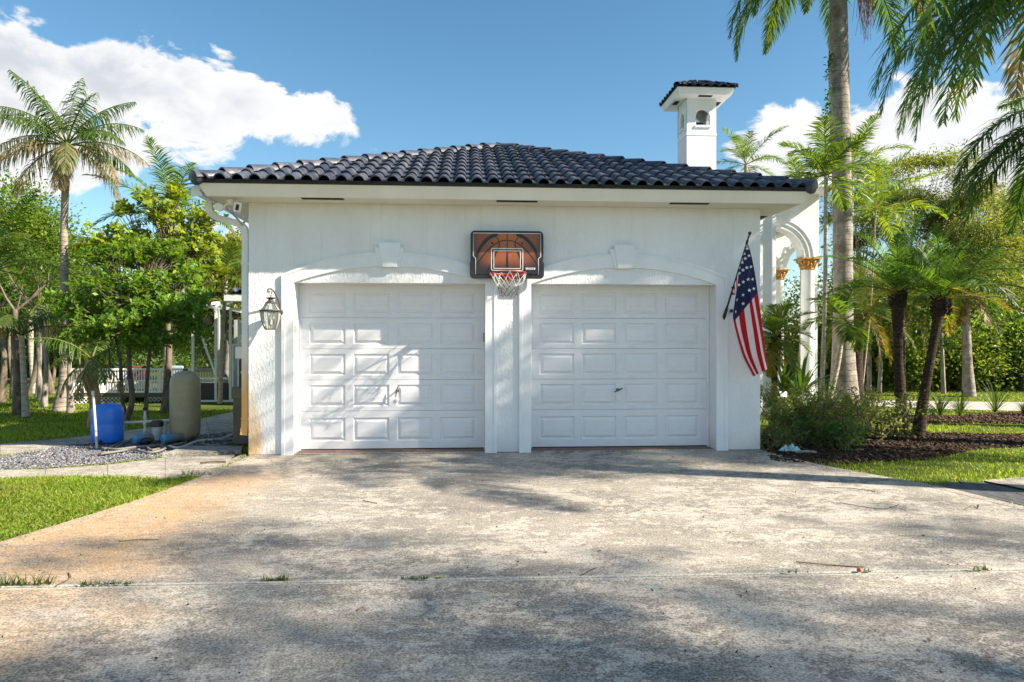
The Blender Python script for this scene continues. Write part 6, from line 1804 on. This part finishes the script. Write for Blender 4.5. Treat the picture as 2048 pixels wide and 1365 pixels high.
# broad leafy tree behind the tanks
def whorl_tree(name, label, base, fork, blobs, n_whorl, seed, tint, leaf=.10, per=8, trunk_pts=None, r0=.07, grp=None, yellow=.012):
    rs = np.random.RandomState(seed); t = thing(name, label, 'tree', tuple(base), grp)
    cs, _, _, _ = crown_points(rs, blobs, n_whorl, 1, .1, .5)
    cen = np.mean([b[:3] for b in blobs], 0)
    tips = cs[:]
    ids = np.repeat(np.arange(n_whorl), per)
    axis = (tips-cen); axis /= np.linalg.norm(axis,axis=1)[:,None]; axis = axis*.5 + np.array([0,0,.7]) + rs.normal(0,.35,(n_whorl,3)); axis /= np.linalg.norm(axis,axis=1)[:,None]
    rd = rs.normal(0,1,(len(ids),3)); rd -= axis[ids]*(rd*axis[ids]).sum(1)[:,None]; rd /= np.linalg.norm(rd,axis=1)[:,None]
    dirs = rd*.85 + axis[ids]*.55; dirs /= np.linalg.norm(dirs,axis=1)[:,None]
    pos = tips[ids] - axis[ids]*rs.uniform(0,.10,(len(ids),1)) + rs.normal(0,.01,(len(ids),3))
    n = len(ids); sd = np.cross(dirs, axis[ids]+rs.normal(0,.25,(n,3))); sd /= np.linalg.norm(sd,axis=1)[:,None]; nn = np.cross(sd,dirs)
    s = leaf*rs.uniform(.7,1.2,(n,1)); w = s*.46
    V = np.stack([pos, pos+dirs*s*.62+sd*w*.5+nn*s*.05, pos+dirs*s-nn*s*.05, pos+dirs*s*.62-sd*w*.5+nn*s*.05],1).reshape(-1,3)
    ct = (1+rs.uniform(-.3,.3,(n_whorl,1)))*(1+rs.uniform(-.08,.08,(n_whorl,3)))
    mk = rs.rand(n_whorl) < yellow; ct[mk] *= np.array([2.2,1.5,.7])
    c = np.clip(hsv_var(rs, tint, n, .22, .08)*ct[ids], 0, 1)
    link_mesh('crown', np_mesh('crown', V, np.arange(n*4), 4, c), M['leaf_gloss'], t)
    limbs(rs, base, fork, cs, r0, 8, M['tree_bark'], t, .45, trunk_pts=trunk_pts, rmin=.003)
    return t
Zl = 12.6; b = at(252, Zl); 
wt = whorl_tree('broadleaf_tree', 'broad glossy-leaved tree standing behind the blue tank and pumps', (b[0],b[1],0), tuple(at3(262,650,Zl)), [Bpx(215,575,Zl,62,36),Bpx(310,575,Zl,66,40),Bpx(365,615,Zl-.5,58,26),Bpx(270,505,Zl+.3,62,32),Bpx(165,620,Zl,58,24),Bpx(375,550,Zl+.2,42,28),Bpx(125,600,Zl,38,18),Bpx(255,645,Zl-.4,85,22),Bpx(330,500,Zl+.4,40,24),Bpx(200,510,Zl+.2,42,22),Bpx(400,590,Zl,30,20),Bpx(290,620,Zl,90,30),Bpx(165,668,Zl-.3,52,18),Bpx(300,678,Zl-.3,70,16),Bpx(385,652,Zl-.3,34,18)], 2150, 211, (.14,.25,.03), .105, 7, [tuple(at3(264,800,Zl)),tuple(at3(258,720,Zl))], .045)
mb, _ = trunk_mesh([(b[0]-.02,b[1]+.02,0), tuple(at3(244,790,Zl)), tuple(at3(240,720,Zl)), tuple(at3(225,640,Zl))], [.045,.035,.03,.025], 10); mb.build('second_stem', M['tree_bark'], wt, True)
mb, _ = trunk_mesh([tuple(at(292,Zl+.3))+(0,), tuple(at3(294,770,Zl+.3)), tuple(at3(300,700,Zl+.3)), tuple(at3(310,630,Zl+.3))], [.04,.035,.03,.02], 10); mb.build('second_stem', M['tree_bark'], wt, True)
Zl2 = 14.2; b = at(330, Zl2)
whorl_tree('broadleaf_tree', 'taller sunlit yellow-green tree behind the broad tree left of the garage', (b[0],b[1],0), tuple(at3(325,560,Zl2)), [Bpx(245,475,Zl2,60,30),Bpx(330,430,Zl2,50,30),Bpx(385,480,Zl2,52,36),Bpx(195,500,Zl2,45,26),Bpx(290,395,Zl2,26,20),Bpx(350,385,Zl2,24,16),Bpx(415,435,Zl2,34,26),Bpx(330,505,Zl2,90,30),Bpx(250,420,Zl2,26,16)], 760, 212, (.24,.31,.034), .14, 7, None, .06, None, .02)  # same kind as the broad tree; sunlight put into its yellower tint
# far left wood
k = 0
for (px, py, Z, rx, rz, ti) in [(30,430,24,85,70,(.15,.23,.03)),(-60,480,23,90,90,(.13,.20,.03)),(90,500,25,70,60,(.13,.21,.03)),(20,560,22,90,60,(.10,.17,.028)),(150,560,27,70,80,(.13,.21,.03)),(215,620,28,70,60,(.13,.22,.03)),(430,640,26,60,60,(.12,.19,.03)),(330,650,28,70,50,(.09,.15,.028)),(100,640,24,80,45,(.09,.15,.028))]:
    b = at(px+6, Z); f = at3(px+4, py+rz*.7, Z)
    leafy_tree('woodland_tree', ['tall round leafy tree at the far left', 'dark leafy tree at the left edge', 'leafy tree left of the coconut palm trunk', 'low shaded tree among the left trunks', 'leafy tree right of the coconut palm trunk', 'leafy tree behind the deck railing', 'leafy tree behind the screen enclosure', 'shaded tree behind the broad tree', 'low dark tree behind the leaning pale trunk'][k], (b[0],b[1],0), tuple(f), [Bpx(px,py,Z,rx,rz),Bpx(px-rx*.4,py+rz*.4,Z,rx*.7,rz*.6),Bpx(px+rx*.45,py+rz*.3,Z,rx*.65,rz*.6)], 120, 80, .72, .13, .5, ti, .045, 230+k, group='woodland trees on the left', sub=.25, bark_m=M['tree_bark']); k += 1
cyp(450, 20, [(455,500,30,30,0),(440,560,45,40,0),(475,540,30,45,0),(440,620,50,40,.2),(475,610,30,40,0)], 76, 'weeping yellow-green cypress left of the garage downspout', 110, (.16,.19,.035), .06, .2, 1.6)
rs = np.random.RandomState(23)
for i, (px, py, Z, r, dx, lab) in enumerate([(36,831,13.8,.07,-6,'brown trunk right beside the leaning pale palm'),(28,805,17.5,.07,4,'dark trunk at the left edge of the wood'),(62,800,19,.08,34,'forking brown trunk leaning right in the left wood'),(80,808,17.0,.05,-10,'thin pale trunk between lawn and left wood'),(88,818,15.2,.05,-8,'thin curved trunk left of the coconut palm'),(104,797,19,.06,-14,'leaning grey trunk left of the coconut palm'),(76,802,18,.05,2,'straight thin trunk in the left wood'),(3,812,16.5,.07,-8,'thick trunk cut by the left edge'),(140,828,14.0,.045,-1,'thin white trunk just right of the coconut palm')]):
    b = at(px, Z); tp = at3(px+dx, 620, Z)
    t = thing('tree_trunk', lab, 'tree trunk', (b[0],b[1],0), 'trunks of the left wood')
    m1 = Vector((b[0],b[1],0)).lerp(tp,.5)+Vector((rs.uniform(-.12,.12),0,0))
    mb, _ = trunk_mesh([(b[0],b[1],0),tuple(m1),tuple(tp)], [r*1.5,r,r*.8,r*.7], 10); mb.build('trunk', M['grey_bark'] if i in (3,4,6,8) else M['tree_bark'], t, True)
    for s in range(2):
        e = tp + Vector((rs.uniform(-.8,.8), rs.uniform(-.3,.3), rs.uniform(.6,1.2))); mb = MB(); mb.tube([tp-Vector((0,0,.03)), tp.lerp(e,.5)+Vector((0,0,-.08)), e], [r*.4,r*.28,r*.12], 7); mb.build('limb', M['tree_bark'], t, True)
# ------------------------------------------------------------------ ground cover
def in_poly(P, poly):
    x, y = P[:,0], P[:,1]; n = len(poly); ins = np.zeros(len(P), bool)
    for i in range(n):
        x0, y0 = poly[i]; x1, y1 = poly[(i+1)%n]
        if y0 == y1: continue
        c = ((y0 > y) != (y1 > y)) & (x < (x1-x0)*(y-y0)/(y1-y0)+x0)
        ins ^= c
    return ins
drive_poly = L_edge + L_edge2 + R_edge2[::-1] + R_edge[::-1]
walk_polys = [[gp(*p) for p in up] + [gp(*p) for p in lo[::-1]], [gp(*p) for p in fu] + [gp(*p) for p in fl[::-1]], gravel_poly, [gp(*p) for p in [(323,913),(418,948),(492,912),(486,897),(372,897)]]]
paver_poly = [tuple(e0-nvv*.02), tuple(e1-nvv*.02), tuple(e1+nvv*3), tuple(e0+nvv*3-dv*.0)]
house_poly = [(-3.5,-.05),(3.5,-.05),(3.5,4.4),(wx(1548,4.6),4.4),(6.4,20),(-3.5,20)]
enc_poly = [(px0[0]-2.2,px0[1]-.4),(-3,px0[1]-.4),(-3,20),(px0[0]-2.2,20)]
def blades(name, n_try, xr, yr, dens, h, w, tint, seed, label, keep_in=None, excl=(), z=LAWN_Z, dry=.06):
    rs = np.random.RandomState(seed)
    P = np.stack([rs.uniform(*xr,n_try), rs.uniform(*yr,n_try)],1)
    Z = (P[:,0]-CAM[0])*_s + (P[:,1]-CAM[1])*_c; X = (P[:,0]-CAM[0])*_c - (P[:,1]-CAM[1])*_s
    ok = (Z > 2.5) & (np.abs(X/np.maximum(Z,.1)) < .95) & (rs.rand(n_try) < np.minimum(1, (dens/np.maximum(Z,1))**2))
    P = P[ok]; Z = Z[ok]
    for e in excl: P_ok = ~in_poly(P, e); P = P[P_ok]; Z = Z[P_ok]
    if keep_in is not None: k_ = in_poly(P, keep_in); P = P[k_]; Z = Z[k_]
    P = P + rs.normal(0,.016,P.shape)
    n = len(P); sc = (1+.05*np.maximum(0,Z-7))[:,None]
    a = rs.uniform(0,6.283,(n,1)); lean = rs.uniform(.1,.75,(n,1)); b = rs.uniform(0,6.283,(n,1))
    patch = .75+.35*np.sin(P[:,:1]*1.7+np.sin(P[:,1:]*2.3)*1.5)*np.sin(P[:,1:]*1.9+1)
    H = h*rs.uniform(.5,1.3,(n,1))*patch; W = w*rs.uniform(.7,1.3,(n,1))*sc
    base = np.concatenate([P, np.full((n,1),z)],1)
    sd = np.concatenate([np.cos(a),np.sin(a),np.zeros((n,1))],1); ln = np.concatenate([np.cos(b)*lean,np.sin(b)*lean,np.ones((n,1))],1)
    mid = base+ln*H*.55; tip = base+ln*H*np.array([1.5,1.5,.95])
    V = np.stack([base-sd*W*.5, base+sd*W*.5, mid+sd*W*.42, mid-sd*W*.42, tip],1).reshape(-1,3)
    i0 = np.arange(n)[:,None]*5
    F = np.concatenate([i0+np.array([[0,1,2]]), i0+np.array([[0,2,3]]), i0+np.array([[3,2,4]])],1).reshape(-1)
    c = hsv_var(rs, tint, n, .5, .12); c *= (.85+.3*(patch-.4)); yp_ = np.clip(np.sin(P[:,:1]*3.1+2)*np.sin(P[:,1:]*2.7+.6)*np.sin(P[:,:1]*.9-P[:,1:]*1.3),0,1); c = c*(1-.5*yp_)+np.array([[.26,.24,.07]])*.5*yp_
    mk = rs.rand(n) < dry; c[mk] = hsv_var(rs,(.22,.19,.07),int(mk.sum()),.2)
    o = link_mesh(name, np_mesh(name, V, F, 3, np.repeat(np.clip(c,0,1),3,0)), M['grass']); tag(o, label, 'grass', kind='stuff'); return n
GT = (.235,.32,.04)
common = [drive_poly, house_poly] + walk_polys
n1 = blades('grass', 330000, (-11,-3.2), (-5.6,.2), 7.0, .06, .011, GT, 301, 'short bright lawn grass beside the left edge of the drive', None, common)
n2 = blades('grass', 500000, (-22,-3.2), (.2,14), 8.0, .06, .010, GT, 302, 'lawn grass beyond the left walkway', None, common+[enc_poly])
n3 = blades('grass', 420000, (3.2,24), (-4.9,14), 7.5, .055, .009, GT, 303, 'lawn grass on the right around the mulch beds', None, common+[mulch1, mulch2, road, paver_poly])
# weeds in joints and at the pillar foot
def tuft(px, py, n, L, seed, label, w=.009, z=0.0, flat=.3, spread_=.12):
    b = gp(px,py,z); rs = np.random.RandomState(seed); verts, faces, cols = [], [], []
    t = thing('weed_tuft', label, 'weed', (b[0],b[1],z), 'weeds in the drive joints')
    for k in range(n):
        p = np.array([b[0]+rs.uniform(-spread_,spread_), b[1]+rs.uniform(-.012,.012), z]); a = rs.uniform(0,6.28); e = rs.uniform(flat,1.3); l = L*rs.uniform(.5,1.1); b0 = len(verts); sd = np.array([-math.sin(a),math.cos(a),0])
        for i in range(4):
            f = i/3; el = e-.8*f; ww = w*(1-.85*f)*.5; verts += [p-sd*ww,p+sd*ww]; p = p+np.array([math.cos(el)*math.cos(a),math.cos(el)*math.sin(a)*.6,math.sin(el)])*l/3
            if i < 3: q = b0+2*i; faces += [q,q+1,q+3,q+2]; cols.append((.08*(.7+.6*rs.rand()),.13*(.7+.5*rs.rand()),.022))
    link_mesh('leaves', np_mesh('leaves', np.array(verts), np.array(faces), 4, np.array(cols)), M['grass'], t)
for i, (px, py, n, L, sp_, lab) in enumerate([(50,1170,80,.10,.16,'long weed tuft at the left end of the drive joint'),(215,1169,70,.04,.16,'low weed mat second from left in the drive joint'),(555,1161,55,.06,.09,'green weed tuft in the joint below the left door'),(830,1158,40,.035,.08,'small weed mat in the joint left of centre'),(1020,900,60,.13,.16,'weeds growing at the foot of the pillar between the doors'),(1048,900,30,.16,.06,'tall weed blades at the right foot of the pillar between the doors'),(1738,1143,10,.04,.03,'tiny weed beside the red fruit in the joint'),(1960,1141,20,.07,.05,'weed tuft near the right end of the joint'),(1580,1146,10,.04,.05,'tiny weed in the joint right of centre'),(1555,905,30,.10,.10,'weeds at the right garage corner'),(390,950,40,.10,.2,'grass fringe at the corner of walk and drive')]):
    tuft(px, py, n, L, 400+i, lab, spread_=sp_, z=.004)
# slate gravel
def chips(name, poly, n, smin, smax, mat, seed, label, cat, flat=.45, zoff=-.012, cols=None):
    rs = np.random.RandomState(seed); P = np.array(poly); mn, mx = P.min(0), P.max(0)
    Q = rs.uniform(mn, mx, (n*3,2)); Q = Q[in_poly(Q, poly)]
    Z = (Q[:,0]-CAM[0])*_s+(Q[:,1]-CAM[1])*_c; X = (Q[:,0]-CAM[0])*_c-(Q[:,1]-CAM[1])*_s; Q = Q[np.abs(X/Z) < .9][:n]; n = len(Q)
    s = rs.uniform(smin,smax,(n,1)); a = rs.uniform(0,6.28,(n,1)); tl = rs.normal(0,.35,(n,2))
    c, sn = np.cos(a), np.sin(a)
    loc = np.array([[1,.1,0],[.2,.75,.1],[-.95,.25,0],[-.3,-.8,.05],[.15,.05,1],[-.1,0,-.9]])
    V = np.zeros((n,6,3))
    for k in range(6):
        l = loc[k]*rs.uniform(.75,1.25,(n,3))*s*np.array([1,.75,flat])
        l[:,2:] += l[:,:1]*tl[:,:1]+l[:,1:2]*tl[:,1:]
        V[:,k,0] = (l[:,:1]*c-l[:,1:2]*sn)[:,0]+Q[:,0]; V[:,k,1] = (l[:,:1]*sn+l[:,1:2]*c)[:,0]+Q[:,1]; V[:,k,2] = l[:,2]+zoff+(s*flat*.5)[:,0]+rs.rand(n)*smin*.6
    f = np.array([[0,1,4],[1,2,4],[2,3,4],[3,0,4],[1,0,5],[2,1,5],[3,2,5],[0,3,5]])
    F = (np.arange(n)[:,None,None]*6+f[None]).reshape(-1)
    cc = hsv_var(rs, cols[0], n, .45, .05); mk = rs.rand(n) < .15; cc[mk] = hsv_var(rs, cols[1], int(mk.sum()), .3)
    o = link_mesh(name, np_mesh(name, V.reshape(-1,3), F, 3, np.repeat(cc,8,0)), mat); tag(o, label, cat, kind='stuff')
def tint_mat(name, rough):
    g = NG(name); a = g.n("ShaderNodeAttribute"); a.attribute_name = 'tint'; v = g.co()
    return g.fin(g.mix(g.mr(g.noise(v,60,3),.3,.7), g.mix(.3,a.outputs['Color'],(0,0,0)), a.outputs['Color']), rough, None, .3)
M['slate'] = tint_mat('slate_chip', .7); M['chip'] = tint_mat('mulch_chip', .95)
chips('gravel', gravel_poly, 9000, .012, .032, M['slate'], 311, 'grey slate gravel bed under the tanks', 'gravel', .4, -.012, [(.17,.17,.19),(.34,.33,.33)])
chips('mulch', mulch1, 6000, .012, .045, M['chip'], 312, 'dark bark mulch around the date palms', 'mulch', .25, -.004, [(.05,.032,.02),(.16,.10,.055)])
chips('mulch', mulch2, 4000, .02, .05, M['chip'], 313, 'brown mulch of the far bed by the road', 'mulch', .25, -.004, [(.08,.045,.028),(.18,.11,.065)])
# pebbles, seeds and crumbs scattered on the drive
chips('drive_crumbs', [(-3.2,-.4),(3.4,-.4),(4.2,-3.5),(4.6,-6.5),(-4.6,-6.5),(-3.9,-3.5)], 300, .003, .009, M['chip'], 314, 'tiny dark seeds and crumbs scattered over the drive', 'crumbs', .7, .0, [(.03,.025,.02),(.08,.06,.04)])
# twigs on the drive
for i, (pts, r, lab) in enumerate([([(1592,1126),(1630,1131),(1680,1133),(1727,1137)], .0035, 'straight dark twig just above the red fruit'),([(1680,1007),(1730,1017),(1770,1019),(1798,1011)], .003, 'long curved dry stem on the right of the drive'),([(1652,977),(1700,979),(1750,984)], .003, 'dark twig farthest up the right side of the drive'),([(238,1085),(280,1082),(318,1081)], .003, 'thin twig on the rusty left side of the drive'),([(726,1003),(740,1007),(754,1008)], .004, 'short green stem on the drive below the left door'),([(110,1175),(140,1160),(137,1147)], .003, 'thin dry grass stem by the left joint'),([(1930,1020),(1945,1014),(1955,1018),(1958,1010)], .003, 'little curled stem at the right of the drive'),([(1165,1153),(1178,1146),(1190,1138)], .004, 'small brown stick crossing the joint'),([(400,929),(425,927),(452,926)], .012, 'broken stick on the pad by the garage corner')]):
    P = [(*gp(*p), r+.004+.004*math.sin(k*2.1)) for k, p in enumerate(pts)]
    mb = MB(); mb.tube(lerp_path(P,4), r, 6); tag(mb.build('twig', M['twig'], None, True), lab, 'twig', 'twigs on the drive')
def fallen(px, py, s, col, seed, lab, cat='leaf', name='fallen_leaf'):
    rs = np.random.RandomState(seed); b = gp(px,py); a = rs.uniform(0,6.28); mb = MB(); n = 6; vs, fs = [], []
    ca, sa = math.cos(a), math.sin(a)
    for i in range(n+1):
        f = i/n; w = s*.42*math.sin(math.pi*f)**.7
        for j in (-1,0,1):
            x, y, z = (f-.5)*2*s, j*w, .006+.25*s*(abs(j)*.6+.8*(f-.5)**2)*rs.uniform(.6,1.2)
            vs.append((b[0]+x*ca-y*sa, b[1]+x*sa+y*ca, z))
    for i in range(n):
        for j in range(2): q = i*3+j; fs.append((q,q+1,q+4,q+3))
    mb.add(vs, fs); tag(mb.build(name, simple('leaf_'+str(seed), col, .7, 0, .3, 40), None, True), lab, cat, 'fallen leaves on the drive')
for i, (px, py, s, col, lab) in enumerate([(1857,1283,.020,(.26,.08,.04),'reddish dry leaf at the lower right of the drive'),(720,1220,.017,(.40,.17,.04),'orange dry leaf at the lower left of centre'),(1085,1041,.014,(.30,.11,.05),'small red-brown leaf in the sunlit middle'),(880,1157,.03,(.30,.28,.10),'pale yellow-green leaf lying on the joint'),(1200,1104,.018,(.03,.03,.03),'dark leaf scrap right of centre'),(1168,1092,.014,(.04,.05,.045),'small dark scrap right of centre'),(1320,1180,.013,(.03,.035,.035),'dark crumb below the joint'),(1005,1294,.013,(.22,.09,.05),'small brown leaf low in the middle'),(1458,1225,.014,(.05,.055,.06),'dark flat leaf right of centre below the joint'),(1315,1147,.012,(.25,.10,.04),'tiny orange leaf on the joint right of centre'),(1515,1317,.016,(.04,.045,.06),'dark pebble-like scrap at the bottom right')]):
    fallen(px, py, s, col, 500+i, lab)
b = gp(1718,1145); mb = MB(); mb.lathe((b[0],b[1],.002), [(.003,0),(.011,.003),(.014,.012),(.011,.022),(.003,.026)], 14); fr_ = mb.build('red_fruit', simple('red_palm_fruit', (.32,.035,.015), .4), None, True); tag(fr_, 'small red fruit lying in the drive joint', 'fruit')
rs = np.random.RandomState(9)
